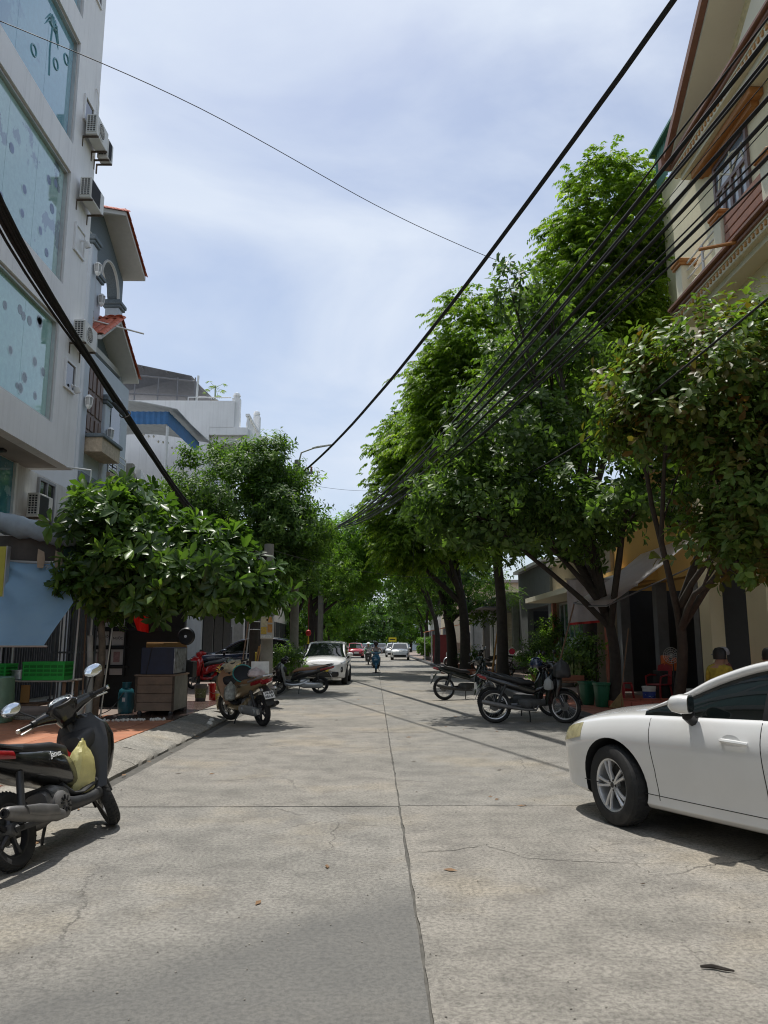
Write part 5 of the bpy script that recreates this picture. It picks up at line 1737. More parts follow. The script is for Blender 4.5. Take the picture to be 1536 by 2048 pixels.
    for i, wx in enumerate(sp['wheels']):
        for s_ in (1, -1):
            a = steer if i == 1 else 0
            wo = link('wheel', ty, t, (wx, s_ * sp['track'], sp['wr']), (0, .3 * i, (0 if s_ > 0 else PI) + a))
            link('rim', rm, wo)
    if front:
        front(t, sp, zsh, zc, wf)
    return t


wm_sedan = wheel_meshes(.325, .205, .215, 5, m_rim)
wm_suv = wheel_meshes(.345, .215, .235, 5, m_rimd, False)
SEDAN = dict(zsh=[(-2.28, .78), (-2.12, .98), (-1.6, 1.04), (-.6, .99), (.6, .935), (1.1, .91), (1.6, .85), (2.0, .76), (2.2, .66), (2.28, .58)],
             zc=[(-2.28, .82), (-2.12, 1.02), (-1.7, 1.07), (-.6, 1.02), (.9, .985), (1.1, .995), (1.6, .95), (2.0, .86), (2.2, .73), (2.28, .61)],
             zb=[(-2.28, .42), (-2.0, .25), (-1, .19), (1, .18), (1.85, .19), (2.2, .24), (2.28, .36)],
             w=[(-2.28, .5), (-2.16, .74), (-1.8, .85), (-1.2, .892), (0, .8975), (1.3, .895), (1.75, .86), (2.02, .77), (2.18, .62), (2.28, .40)],
             zt=[(1.02, .975), (.75, 1.10), (.35, 1.285), (.0, 1.39), (-.35, 1.44), (-.7, 1.455), (-1.1, 1.42), (-1.55, 1.265), (-2.02, 1.06)],
             wt=[(1.02, .74), (.35, .64), (-.15, .60), (-.7, .585), (-1.5, .585), (-2.02, .62)],
             roof=(-1.3, .10), bpillar=((-.26, -.06), (-1.35, -1.20)), seams=((.88, .06, .05), (-.10, .03, .0), (-1.05, -.30, .5)), handles=(.10, -.95), mirror=.50,
             lamp=(1.74, 2.12, .685, .60), tail=(-2.2, -1.85, .78, .95), wheels=(-1.35, 1.35), wr=.325, arch=.368, track=.79, wm=wm_sedan, pillar=.052)
SUV = dict(zsh=[(-2.12, .85), (-2.0, 1.02), (-1.4, 1.08), (-.4, 1.04), (.6, 1.0), (1.2, .97), (1.7, .92), (1.98, .82), (2.1, .72)],
           zc=[(-2.12, .9), (-2.0, 1.06), (-1.4, 1.1), (.7, 1.05), (1.0, 1.07), (1.6, 1.03), (1.95, .92), (2.1, .76)],
           zb=[(-2.12, .45), (-1.95, .28), (-1, .22), (1, .22), (1.8, .23), (2.05, .28), (2.1, .40)],
           w=[(-2.12, .60), (-2.02, .78), (-1.7, .86), (-1.1, .885), (0, .89), (1.2, .885), (1.7, .86), (1.95, .78), (2.06, .66), (2.1, .52)],
           zt=[(1.05, 1.03), (.75, 1.2), (.35, 1.43), (.05, 1.55), (-.4, 1.605), (-1.0, 1.60), (-1.55, 1.54), (-1.8, 1.38), (-2.0, 1.1)],
           wt=[(1.05, .74), (.35, .66), (-.4, .63), (-1.5, .61), (-2.0, .66)],
           roof=(-1.65, .12), bpillar=((-.28, -.12), (-1.25, -1.12)), seams=((.95, .08, .06), (-.1, .03, 0), (-1.0, -.25, .45)), handles=(.05, -.95), mirror=.68,
           lamp=(1.72, 2.0, .86, .82), tail=(-2.05, -1.7, .92, 1.04), wheels=(-1.3, 1.3), wr=.345, arch=.395, track=.775, wm=wm_suv, pillar=.05)


def suv_face(plate_m, lower=True, text=None):
    def f(t, sp, zsh, zc, wf):
        MB().sloft([(1.90, 0, .40, .60, .11), (2.085, 0, .40, .60, .11), (2.115, 0, .40, .55, .09)], 20, 5).build('lower_grille', m_black, t)
        for s_ in (1, -1):
            lp = MB().sloft([(1.84, s_ * .63, .57, .13, .125), (2.02, s_ * .63, .57, .12, .115), (2.05, s_ * .62, .57, .10, .09)], 14, 4).build('lamp_cluster', m_black, t)
            for dy in (-.045, .045):
                MB().lathe([(.038, 0), (.038, .02), (.02, .026)], 14, 0, T(2.045, s_ * .62 + dy, .575, 0, R(90), 0)).build('lamp', m_lens, lp)
            MB().tube([(2.12, 0, .735), (2.09, s_ * .3, .765), (2.0, s_ * .55, .81), (1.84, s_ * .74, .85)], .014, 6).build('light_bar', m_lens, t)
        pl = MB().box(2.135, 2.15, -.26, .26, .50, .62, b=.004).build('number_plate', plate_m, t)
        if text:
            tm_ = text_mesh(text, .10, .001, 'plate_text', m_ink)
            link('plate_text', tm_, pl, (2.1525, 0, .56), (R(90), 0, R(90)))
        MB().box(1.06, 1.075, -.45, .45, 1.53, 1.55).build('sticker_strip', m_aluw, t) if False else None
    return f
# ------------------------------------------------------------------ motorbikes
m_seatb = mat('black_seat', (0.016, 0.016, 0.017), 0.55, var=0.2, bump=0.15, bscale=120)
m_seatbr = mat('brown_seat', (0.30, 0.155, 0.085), 0.6, var=0.12, bump=0.1, bscale=100)
m_seattan = mat('tan_seat', (0.34, 0.20, 0.10), 0.6, var=0.12)
m_bblack = mat('black_paint', (0.012, 0.012, 0.013), 0.22, var=0.2, scale=4, dirt=0.25, dirtc=(0.07, 0.066, 0.06), dscale=4, coat=0.5)
m_bmatte = mat('dark_grey_plastic', (0.030, 0.031, 0.033), 0.5, var=0.25, scale=6, dirt=0.3, dirtc=(0.10, 0.095, 0.085), dscale=5)
m_gold = mat('gold_paint', (0.47, 0.36, 0.20), 0.25, metal=0.35, var=0.06, coat=0.8)
m_goldin = mat('tan_inner_panel', (0.42, 0.23, 0.12), 0.5, var=0.08)
m_cream_p = mat('cream_plastic', (0.62, 0.55, 0.42), 0.4, var=0.05)
m_silver = mat('silver_paint', (0.48, 0.49, 0.49), 0.3, metal=0.5, var=0.06, coat=0.6)
m_wpaint = mat('white_bike_paint', (0.62, 0.62, 0.60), 0.25, var=0.05, coat=0.8)
m_rpaint = mat('red_bike_paint', (0.52, 0.012, 0.015), 0.2, var=0.06, coat=1.0)
m_bpaint = mat('blue_bike_paint', (0.035, 0.16, 0.28), 0.22, var=0.06, coat=0.9)
m_engine = mat('cast_engine', (0.20, 0.195, 0.185), 0.55, metal=0.4, var=0.25, scale=14, dirt=0.4, dirtc=(0.09, 0.08, 0.07), dscale=8)
m_eng2 = mat('dark_engine', (0.06, 0.06, 0.058), 0.55, metal=0.3, var=0.3, scale=14)
m_exh = mat('exhaust_steel', (0.17, 0.165, 0.16), 0.5, metal=0.5, var=0.25, scale=9, dirt=0.35, dirtc=(0.22, 0.20, 0.17), dscale=6)
m_mirror = mat('mirror_glass', (0.75, 0.80, 0.84), 0.04, metal=1.0, var=0.02)
m_dial = mat('dial_face', (0.42, 0.47, 0.50), 0.2, var=0.3, scale=25, coat=0.8)
m_spoke = mat('spoke_steel', (0.55, 0.55, 0.55), 0.3, metal=0.9)


def vloft(mb, secs, n=18, e=2.4, mi=0, M=None):
    """Loft of level rings: secs (x, y, z, rx, ry)."""
    rings = []
    for s_ in secs:
        x, y, z, rx, ry = s_[:5]
        ring = []
        for k in range(n):
            a = 2 * PI * k / n
            c, q = math.cos(a), math.sin(a)
            ring.append((x + rx * math.copysign(abs(c) ** (2 / e), c), y + ry * math.copysign(abs(q) ** (2 / e), q), z + (s_[5] * c * rx if len(s_) > 5 else 0)))
        rings.append(ring)
    return mb.rings(rings, mi, True, True, M)


WCACHE = {}


def bike_wheel(r, wd, kind):
    if (r, wd, kind) in WCACHE:
        return WCACHE[r, wd, kind]
    M_ = T(0, 0, 0, R(-90), 0, 0)
    h = wd / 2
    rr = r - wd * .85
    ty = MB()
    prof = [(rr, -h * .6), (rr + wd * .25, -h * .95), (rr + wd * .55, -h), (r - wd * .12, -h * .7), (r, 0), (r - wd * .12, h * .7), (rr + wd * .55, h), (rr + wd * .25, h * .95), (rr, h * .6)]
    ty.lathe(prof, 40, 0, M_, caps=False)
    for k in range(44):
        a = 2 * PI * k / 44
        for s_ in (-1, 1):
            ty.box(-.004, .004, -.022, .022, -.004, .0012, 0, T(0, 0, 0, 0, a, 0) @ T(0, s_ * h * .52, r - wd * .075, s_ * R(-28), 0, R(35) * s_))
    rm = MB()
    rm.lathe([(rr + .004, -h * .62), (rr - .014, -h * .5), (rr - .018, h * .5), (rr + .004, h * .62), (rr + .012, h * .6), (rr + .012, -h * .6)], 36, 0, M_, caps=False)
    rm.lathe([(.045, -h * 1.1), (.045, h * 1.1)], 16, 1, M_)
    if kind == 'alloy':
        for k in range(5):
            a = 2 * PI * k / 5
            p0 = Vector((math.sin(a) * .03, 0, math.cos(a) * .03)); p1 = Vector((math.sin(a + .3) * (rr - .01), 0, math.cos(a + .3) * (rr - .01)))
            rm.tube([p0, p0.lerp(p1, .5), p1], [.026, .020, .026], 7, 0, flat=.8)
        rm.lathe([(.095, h * .75), (.095, h * .85), (.06, h * .85), (.06, h * .75)], 24, 1, M_, caps=False)
    else:
        for k in range(28):
            a = 2 * PI * k / 28
            s_ = 1 if k % 2 else -1
            b = a + (.35 if (k // 2) % 2 else -.35)
            rm.tube([(math.sin(a) * .045, s_ * h * .7, math.cos(a) * .045), (math.sin(b) * (rr - .012), 0, math.cos(b) * (rr - .012))], .0022, 4, 0)
        rm.lathe([(.075, -h * .8), (.08, h * .5), (.05, h * .7)], 20, 1, M_)
    WCACHE[r, wd, kind] = (ty.mesh('tyre', m_tyre, 40), rm.mesh('rim', [m_rimd if kind == 'alloy' else m_spoke, m_engine], 40))
    return WCACHE[r, wd, kind]


def fender(r, w_, a0, a1, cx, cz, th=.008, n=14):
    g = []
    for i in range(n + 1):
        a = R(lerp(a0, a1, i / n))
        row = []
        for k in range(7):
            u = -1 + 2 * k / 6
            q = r - .03 * u * u
            row.append((cx + q * math.cos(a), u * w_, cz + q * math.sin(a)))
        g.append(row)
    return MB().sheet(g, thick=th)


def scooter(label, loc, heading, C, lean=-9, steer=0, group='parked motorbikes', name='scooter', detail=True, scale=1.0, cat='scooter'):
    t = thing(name, label, cat, loc, (R(lean), 0, heading), group, (scale,) * 3)
    body, inner, seat, trim = C['body'], C['inner'], C['seat'], C.get('trim', m_bmatte)
    fx, rx, r = .66, -.61, .262
    ax0, axd = Vector((fx - .02, 0, .30)), Vector((-.32, 0, .95)).normalized()
    S = Matrix.Translation(ax0) @ Matrix.Rotation(steer, 4, axd) @ Matrix.Translation(-ax0)
    ty, rm = bike_wheel(r, .095, C.get('wheel', 'alloy'))
    for x, St in ((rx, None), (fx, S)):
        wo = link('wheel', ty, t)
        wo.matrix_basis = (St @ Matrix.Translation((x, 0, r))) if St else Matrix.Translation((x, 0, r))
        link('rim', rm, wo)
    # rear body and seat
    MB().sloft([(.24, 0, .50, .06, .10, 20), (.17, 0, .535, .115, .155, 14), (.02, 0, .585, .150, .155, 8), (-.18, 0, .625, .168, .135, 7), (-.42, 0, .665, .165, .110, 8), (-.64, 0, .715, .140, .085, 12),
                (-.84, 0, .768, .095, .055, 16), (-.97, 0, .80, .05, .03, 16)], 24, 2.7).build('rear_body', body, t, angle=50)
    MB().sloft([(.21, 0, .655, .05, .035, 30), (.12, 0, .70, .11, .045, 18), (-.08, 0, .735, .14, .05, 4), (-.30, 0, .748, .15, .05, 2), (-.40, 0, .762, .15, .05, 10), (-.60, 0, .785, .135, .048, 6), (-.80, 0, .81, .085, .035, 6), (-.86, 0, .815, .04, .02, 6)],
               22, 3.0).build('seat', seat, t, angle=60)
    MB().tube([(-.50, .15, .77), (-.78, .125, .835), (-.95, .08, .875), (-1.0, 0, .88), (-.95, -.08, .875), (-.78, -.125, .835), (-.50, -.15, .77)], .018, 8).build('grab_rail', C.get('rail', m_bblack), t)
    MB().sloft([(-.86, 0, .768, .10, .045, 16), (-.97, 0, .79, .075, .045, 16), (-1.03, 0, .80, .03, .025, 16)], 16, 3).build('tail_light', m_red, t)
    for s_ in (1, -1):
        MB().sloft([(-.60, s_ * .150, .735, .012, .03, 10), (-.75, s_ * .125, .765, .02, .035, 14), (-.90, s_ * .095, .80, .02, .03, 16)], 10, 2.5).build('tail_light', m_red, t)
        MB().sloft([(-.86, s_ * .075, .655, .012, .014), (-.88, s_ * .10, .65, .03, .028), (-.94, s_ * .13, .645, .028, .022), (-.96, s_ * .14, .645, .008, .008)], 10, 2).build('turn_signal', C.get('signal', m_lens), t)
    # rear mudguard and plate
    MB().sheet([[(-.72 - .0 * k, y, .70) for k, y in enumerate((-.075, 0, .075))], [(-.84, y, .60) for y in (-.085, 0, .085)], [(-.93, y, .47) for y in (-.085, 0, .085)], [(-.965, y, .38) for y in (-.07, 0, .07)]], thick=.012).build('mudguard', m_bmatte, t, angle=60)
    pl = MB().box(-.008, .004, -.095, .095, -.07, .07, b=.004).build('number_plate', C.get('plate', m_wpl), t, (-.925, 0, .545), (0, R(-24), 0))
    pl.location = (-.935, 0, .545)
    pl.rotation_euler = (0, R(34), 0)
    if C.get('platetxt'):
        for z, tx in ((.032, C['platetxt'][0]), (-.032, C['platetxt'][1])):
            link('plate_text', text_mesh(tx, .066, .0008, 'plate_text', m_ink, bold=.001), pl, (-.0095, 0, z), (R(90), 0, R(-90)))
    # floor, inner leg shield and apron
    MB().sloft([(.47, 0, .36, .10, .07, 0), (.42, 0, .30, .150, .055), (.25, 0, .285, .165, .05), (.02, 0, .29, .165, .055), (-.12, 0, .32, .15, .07), (-.25, 0, .40, .13, .08, 20)], 18, 3.2).build('floorboard', C.get('floor', trim), t, angle=50)
    MB().sloft([(.44, 0, .40, .13, .04, 0), (.15, 0, .345, .155, .014), (.05, 0, .36, .14, .02), (-.02, 0, .44, .10, .05)], 14, 3).build('foot_mat', C.get('mat', m_bmatte), t)
    g = []
    for i in range(11):
        u = i / 10
        z = lerp(.33, .93, u)
        hw = np.interp(u, [0, .25, .55, .8, 1], [.165, .195, .225, .205, .12])
        row = []
        for k in range(9):
            v = -1 + 2 * k / 8
            row.append((.43 + .13 * u - .02 * (1 - u) + .055 * v * v * (1 if u < .9 else .4) - .10 * (1 - v * v) * math.exp(-((u - .75) / .22) ** 2) * .4, v * hw, z))
        g.append(row)
    MB().sheet(g, thick=-.035 if False else .03).build('leg_shield', inner, t, angle=60)
    ap = vloft(MB(), [(.555, 0, .36, .07, .10), (.60, 0, .46, .085, .16), (.635, 0, .60, .085, .205), (.645, 0, .72, .085, .225), (.625, 0, .82, .08, .205), (.585, 0, .90, .065, .15), (.545, 0, .95, .04, .09)], 22, 2.8)
    ap.build('front_apron', body, t, angle=60)
    for s_ in (1, -1):
        MB().sloft([(.60, s_ * .17, .80, .02, .02, 20), (.68, s_ * .135, .745, .03, .035, 20), (.722, s_ * .07, .70, .03, .03, 20), (.73, s_ * .03, .68, .01, .012, 20)], 12, 2.4).build('headlight', C.get('lamp', m_lens), t)
    MB().sloft([(.40, 0, .70, .07, .08), (.47, 0, .74, .15, .09), (.50, 0, .75, .16, .09)], 16, 3).build('glove_box', trim, t)
    # steering assembly
    fd = fender(r + .035, .062, -12, 150, fx, r)
    fd.v = [tuple(S @ Vector(p)) for p in fd.v]
    fd.build('front_fender', body if C.get('fbody', True) else trim, t, angle=60)
    fk = MB()
    for s_ in (1, -1):
        fk.tube([(fx - .005, s_ * .075, r + .0), (fx - .07, s_ * .078, r + .22), (fx - .12, s_ * .06, r + .38)], .018, 8, 0, M=S)
    fk.tube([(fx - .12, -.06, r + .38), (fx - .12, .06, r + .38)], .02, 8, 0, M=S)
    fk.tube([(fx - .12, 0, r + .36), (.49, 0, .95)], .025, 8, 0, M=S)
    fk.build('fork', m_bmatte, t)
    cv = C.get('cowl', body)
    hs = vloft(MB(), [(.50, 0, .90, .06, .065), (.485, 0, .96, .09, .09), (.465, 0, 1.02, .105, .135), (.44, 0, 1.065, .095, .135), (.41, 0, 1.095, .06, .095), (.395, 0, 1.102, .02, .03)], 20, 2.5, 0, S)
    for s_ in (1, -1):
        hs.tube([(.46, s_ * .08, 1.015), (.44, s_ * .16, 1.03), (.405, s_ * .235, 1.028)], [.062, .050, .034], 10, 0, M=S)
    hs.build('handlebar_cowl', cv, t, angle=60)
    for s_ in (1, -1):
        gp = MB().tube([(.40, s_ * .235, 1.025), (.385, s_ * .265, 1.024)], .030, 10, 0, M=S)
        gp.tube([(.39, s_ * .25, 1.024), (.345, s_ * .365, 1.02)], .0175, 10, 0, M=S).build('grip', m_black, t)
        MB().tube([(.345, s_ * .365, 1.02), (.337, s_ * .383, 1.019)], .018, 10, 0, M=S).build('bar_end', m_chrome, t)
        MB().tube([(.43, s_ * .225, 1.015), (.425, s_ * .28, 1.0), (.395, s_ * .36, .99)], [.009, .007, .008], 6, 0, M=S).build('brake_lever', m_alu, t)
        if not C.get('nomirror'):
            mo = MB().tube([(.43, s_ * .20, 1.05), (.45, s_ * .235, 1.10), (.44, s_ * .31, 1.185)], .0065, 6, 0, M=S)
            mo.sloft([(.475, s_ * .345, 1.215, .03, .02), (.462, s_ * .345, 1.218, .072, .046), (.44, s_ * .345, 1.218, .082, .055), (.432, s_ * .345, 1.218, .080, .053)], 18, 2.2, 0, S)
            mi_ = mo.build('mirror', m_black, t, angle=60)
            MB().sloft([(.4318, s_ * .345, 1.218, .077, .050), (.4285, s_ * .345, 1.218, .074, .047)], 18, 2.2, 0, S).build('mirror_glass', m_mirror, mi_, angle=60)
    MD = S @ T(.40, 0, 1.093, 0, R(-38), 0) @ Matrix.Diagonal((.82, 1.15, 1, 1))
    db = MB().lathe([(.088, -.02), (.09, .008), (.078, .012), (.076, .004)], 26, 0, MD, caps=False).build('dial_bezel', m_black, t)
    dl = MB().lathe([(.076, .004), (.076, .006)], 26, 0, MD)
    dl.torus(.068, .005, 24, 5, 1, MD @ T(0, 0, .007))
    dl.torus(.030, .003, 18, 4, 1, MD @ T(-.012, .0, .007))
    for k in range(9):
        a = R(-120 + 30 * k)
        dl.box(-.002, .002, -.008, .008, .006, .0075, 2, MD @ T(.055 * math.cos(a), .055 * math.sin(a), 0, 0, 0, a + PI / 2))
    dl.box(-.02, .035, -.002, .002, .007, .009, 2, MD @ T(0, 0, 0, 0, 0, R(150)))
    dl.build('dial', [m_dial, m_chrome, m_black], t)
    # engine, transmission and exhaust
    en = MB().sloft([(.02, .06, .29, .07, .06), (-.12, .10, .28, .055, .095), (-.36, .115, .27, .045, .08), (-.58, .11, .265, .045, .085), (-.69, .11, .265, .03, .05)], 16, 3)
    en.lathe([(.06, -.02), (.06, .012)], 20, 0, T(-.12, .155, .285, R(-90), 0, 0)).lathe([(.055, -.02), (.055, .012)], 20, 0, T(-.57, .152, .265, R(-90), 0, 0))
    en.build('transmission', C.get('engine', m_engine), t, angle=50)
    MB().sloft([(-.0, -.02, .34, .10, .10), (-.16, -.03, .36, .11, .12), (-.30, -.03, .35, .09, .09)], 14, 3).lathe([(.10, -.05), (.10, .02), (.07, .04), (.02, .04)], 22, 0, T(-.16, -.13, .31, R(90), 0, 0)).build('engine', C.get('engine', m_engine), t, angle=50)
    ft = MB()
    for k in range(9):
        a = 2 * PI * k / 9
        ft.box(-.006, .006, -.178, -.169, .028, .062, 0, T(-.16, 0, .31, 0, a, 0))
    ft.build('fan_slots', m_black, t)
    ex = MB().sloft([(-.20, -.145, .245, .035, .035, 0), (-.30, -.16, .26, .046, .05, 10), (-.52, -.175, .305, .052, .058, 12), (-.74, -.18, .352, .05, .055, 12), (-.84, -.18, .375, .042, .045, 12), (-.86, -.18, .379, .03, .033, 12)], 18, 2.3)
    exo = ex.build('exhaust', m_exh, t, angle=50)
    MB().sloft([(-.34, -.207, .29, .02, .038, 12), (-.55, -.222, .325, .022, .046, 12), (-.70, -.222, .355, .016, .034, 12)], 14, 2.6).build('heat_shield', C.get('shield', m_exh), exo, angle=50)
    MB().lathe([(.03, 0), (.03, .02), (.016, .02), (.016, .004)], 14, 0, T(-.862, -.18, .379, 0, R(-90 + 12), 0)).build('tailpipe', m_black, exo)
    MB().tube([(-.60, .10, .28), (-.50, .12, .62)], .03, 10).tube([(-.60, -.10, .28), (-.52, -.11, .62)], .026, 10).build('shock_absorber', m_bmatte, t)
    MB().box(-.66, -.10, -.10, -.07, .235, .285, b=.012).build('swing_arm', m_bmatte, t)
    MB().tube([(.0, .11, .24), (.03, .20, .10), (.04, .235, .012)], [.014, .012, .012], 6).tube([(.04, .235, .01), (.07, .25, .006)], .012, 6).build('side_stand', m_bmatte, t)
    if C.get('badge'):
        bd, sz, bm_ = C['badge']
        for s_ in (-1, 1):
            link('badge', text_mesh(bd, sz, .0012, 'badge', bm_, shear=.35), t, (-.14, s_ * .1665, .675), (R(90 - 14), 0, 0 if s_ < 0 else PI))
    return t


def underbone(label, loc, heading, C, lean=-10, steer=0, group='parked motorbikes', scale=1.0):
    t = thing('motorbike', label, 'motorbike', loc, (R(lean), 0, heading), group, (scale,) * 3)
    body, seat = C['body'], C.get('seat', m_seatb)
    fx, rx, r = .62, -.62, .292
    ax0, axd = Vector((fx - .02, 0, .33)), Vector((-.40, 0, .92)).normalized()
    S = Matrix.Translation(ax0) @ Matrix.Rotation(steer, 4, axd) @ Matrix.Translation(-ax0)
    ty, rm = bike_wheel(r, .075, 'spoke')
    for x, St in ((rx, None), (fx, S)):
        wo = link('wheel', ty, t)
        wo.matrix_basis = (St @ Matrix.Translation((x, 0, r))) if St else Matrix.Translation((x, 0, r))
        link('rim', rm, wo)
    MB().sloft([(.10, 0, .56, .05, .07, 10), (-.05, 0, .60, .075, .09, 8), (-.30, 0, .66, .095, .085, 10), (-.52, 0, .72, .095, .07, 12), (-.72, 0, .785, .065, .045, 14), (-.84, 0, .83, .03, .022, 16)], 18, 2.6).build('rear_body', body, t, angle=50)
    MB().sloft([(.10, 0, .69, .06, .03, 20), (.02, 0, .71, .10, .05, 8), (-.16, 0, .715, .12, .055, 0), (-.36, 0, .775, .12, .06, 12), (-.58, 0, .815, .105, .05, 4), (-.68, 0, .825, .05, .03, 4)], 18, 3).build('seat', seat, t, angle=60)
    MB().tube([(-.45, .12, .79), (-.66, .10, .87), (-.80, .0, .90), (-.66, -.10, .87), (-.45, -.12, .79)], .013, 8).build('grab_rail', C.get('rail', m_bblack), t)
    MB().sloft([(-.76, 0, .785, .055, .035, 14), (-.86, 0, .81, .04, .03, 14), (-.89, 0, .815, .015, .015)], 14, 3).build('tail_light', m_red, t)
    MB().sheet([[(-.68, y, .74) for y in (-.06, 0, .06)], [(-.82, y, .66) for y in (-.07, 0, .07)], [(-.93, y, .52) for y in (-.06, 0, .06)], [(-.97, y, .42) for y in (-.045, 0, .045)]], thick=.01).build('mudguard', m_bblack, t, angle=60)
    MB().box(-.935, -.93, -.09, .09, .54, .67).build('number_plate', m_wpl, t)
    # spine, leg shields and front cowl
    MB().sloft([(.10, 0, .55, .06, .07, -30), (.22, 0, .60, .05, .06, -35), (.36, 0, .74, .05, .06, -50), (.44, 0, .88, .05, .05, -60)], 14, 2.6).build('spine', body, t, angle=50)
    for s_ in (1, -1):
        g = []
        for i in range(7):
            u = i / 6
            z = lerp(.32, .90, u)
            x = .36 + .12 * u
            w0, w1 = lerp(.10, .05, u), lerp(.20, .17, u) + .03 * math.sin(PI * u)
            g.append([(x + .02, s_ * w0, z), (x + .0, s_ * (w0 + w1) / 2, z), (x - .07, s_ * w1, z)])
        MB().sheet(g, thick=.012).build('leg_shield', C.get('shield', body), t, angle=60)
    vloft(MB(), [(.48, 0, .45, .05, .09), (.51, 0, .62, .08, .14), (.52, 0, .80, .08, .15), (.49, 0, .93, .07, .11)], 16, 2.6).build('front_cowl', body, t, angle=60)
    fd = fender(r + .035, .055, 5, 150, fx, r)
    fd.v = [tuple(S @ Vector(p)) for p in fd.v]
    fd.build('front_fender', body, t, angle=60)
    fk = MB()
    for s_ in (1, -1):
        fk.tube([(fx, s_ * .065, r), (fx - .10, s_ * .07, r + .24), (fx - .16, s_ * .06, r + .40)], .02, 8, 0, M=S)
    fk.tube([(fx - .16, 0, r + .38), (.42, 0, .98)], .025, 8, 0, M=S)
    fk.build('fork', C.get('forkm', m_bmatte), t)
    hs = vloft(MB(), [(.46, 0, .88, .07, .08), (.46, 0, .96, .12, .12), (.44, 0, 1.03, .12, .13), (.41, 0, 1.09, .07, .10)], 18, 2.5, 0, S)
    for s_ in (1, -1):
        hs.tube([(.43, s_ * .06, 1.0), (.41, s_ * .16, 1.02), (.37, s_ * .235, 1.02)], [.045, .035, .025], 8, 0, M=S)
    hs.build('handlebar_cowl', C.get('cowl', body), t, angle=60)
    MB().sloft([(.50, 0, .965, .075, .05), (.555, 0, .955, .07, .045), (.575, 0, .95, .04, .025)], 16, 2.6, 0, S).build('headlight', m_lens, t)
    for s_ in (1, -1):
        MB().tube([(.37, s_ * .235, 1.02), (.31, s_ * .35, 1.01)], .017, 8, 0, M=S).build('grip', m_black, t)
        MB().tube([(.40, s_ * .22, 1.01), (.37, s_ * .35, .985)], .006, 5, 0, M=S).build('brake_lever', m_alu, t)
        mo = MB().tube([(.40, s_ * .20, 1.04), (.42, s_ * .24, 1.14), (.40, s_ * .30, 1.22)], .006, 6, 0, M=S)
        mo.sloft([(.43, s_ * .33, 1.25, .05, .03), (.41, s_ * .33, 1.25, .065, .042), (.40, s_ * .33, 1.25, .063, .04)], 14, 2.4, 0, S)
        mi_ = mo.build('mirror', m_black, t, angle=60)
        MB().sloft([(.3995, s_ * .33, 1.25, .06, .037), (.396, s_ * .33, 1.25, .058, .035)], 14, 2.4, 0, S).build('mirror_glass', m_mirror, mi_)
    # engine, chain case, exhaust
    en = MB().sloft([(.28, 0, .36, .05, .05), (.16, 0, .35, .075, .07), (.02, 0, .33, .11, .10), (-.14, 0, .33, .11, .10), (-.20, 0, .34, .08, .07)], 16, 3.2)
    en.lathe([(.085, 0), (.085, .03), (.06, .045)], 20, 0, T(-.05, .09, .32, R(-90), 0, 0)).lathe([(.08, 0), (.08, .03), (.05, .045)], 20, 0, T(-.04, -.09, .32, R(90), 0, 0))
    en.build('engine', C.get('engine', m_eng2), t, angle=50)
    MB().sloft([(-.12, .10, .33, .018, .05), (-.40, .105, .31, .018, .045), (-.70, .105, .295, .018, .05)], 12, 3).build('chain_case', m_bblack, t)
    MB().tube([(.15, -.06, .30), (.10, -.12, .22), (-.10, -.145, .22), (-.30, -.15, .25), (-.50, -.155, .285), (-.80, -.16, .345), (-.86, -.16, .357)], [.018, .018, .02, .03, .042, .044, .03], 12).build('exhaust', C.get('exh', m_eng2), t, angle=50)
    MB().box(-.66, -.12, -.095, -.07, .27, .31, b=.01).build('swing_arm', m_bmatte, t)
    MB().tube([(-.58, .10, .32), (-.42, .10, .66)], .026, 10).tube([(-.58, -.10, .32), (-.42, -.10, .66)], .026, 10).build('shock_absorber', C.get('shock', m_bmatte), t)
    MB().tube([(.0, .09, .24), (.02, .16, .12), (.02, .20, .012)], .012, 6).tube([(.02, .20, .008), (.06, .22, .006)], .012, 6).build('side_stand', m_bmatte, t)
    MB().tube([(.05, -.24, .25), (.05, .24, .25)], .012, 6).tube([(.05, -.24, .25), (.05, -.17, .255)], .018, 6).build('foot_peg', m_black, t)
    for s_ in (1, -1):
        MB().sloft([(.53, s_ * .10, .84, .02, .02), (.56, s_ * .12, .82, .03, .025), (.58, s_ * .10, .80, .01, .01)], 10, 2).build('turn_signal', m_amber, t)
    return t
# ------------------------------------------------------------------ vehicles in place
w_paint = paint('white', (0.74, 0.74, 0.725))
sedan = car('parked_car', 'white sedan in the right foreground cut off by the picture edge', dict(SEDAN, lampm=m_lensy), w_paint, (3.42, 5.98, 0), R(118), 'parked cars', steer=R(-11))
car('parked_car', 'white hatchback with yellow plate parked nose-on beside the brown-seated scooter', dict(SUV), w_paint, (-1.88, 31.1, 0), R(-91), 'parked cars', front=suv_face(m_ypl, text='14D'))
car('parked_car', 'dark navy car parked across the left pavement behind the utility pole', dict(SUV, wm=wm_sedan), paint('navy', (0.012, 0.018, 0.045)), (-4.95, 30.2, .13), R(181), 'parked cars')
car('parked_car', 'red car parked on the left side of the far road', dict(SUV), paint('red', (0.36, 0.015, 0.03)), (-2.1, 86, 0), R(-86), 'parked cars', front=suv_face(m_wpl))
car('parked_car', 'green car standing beyond the red car', dict(SUV), paint('green', (0.02, 0.22, 0.09)), (-1.0, 100, 0), R(-120), 'parked cars')
car('parked_car', 'white car with dark lower grille parked facing us on the right far road', dict(SUV), w_paint, (2.5, 76, 0), R(-93), 'parked cars', front=suv_face(m_wpl))
car('parked_car', 'second white car tucked behind the far right white car', dict(SUV), w_paint, (2.2, 92, 0), R(-92), 'parked cars', front=suv_face(m_wpl))
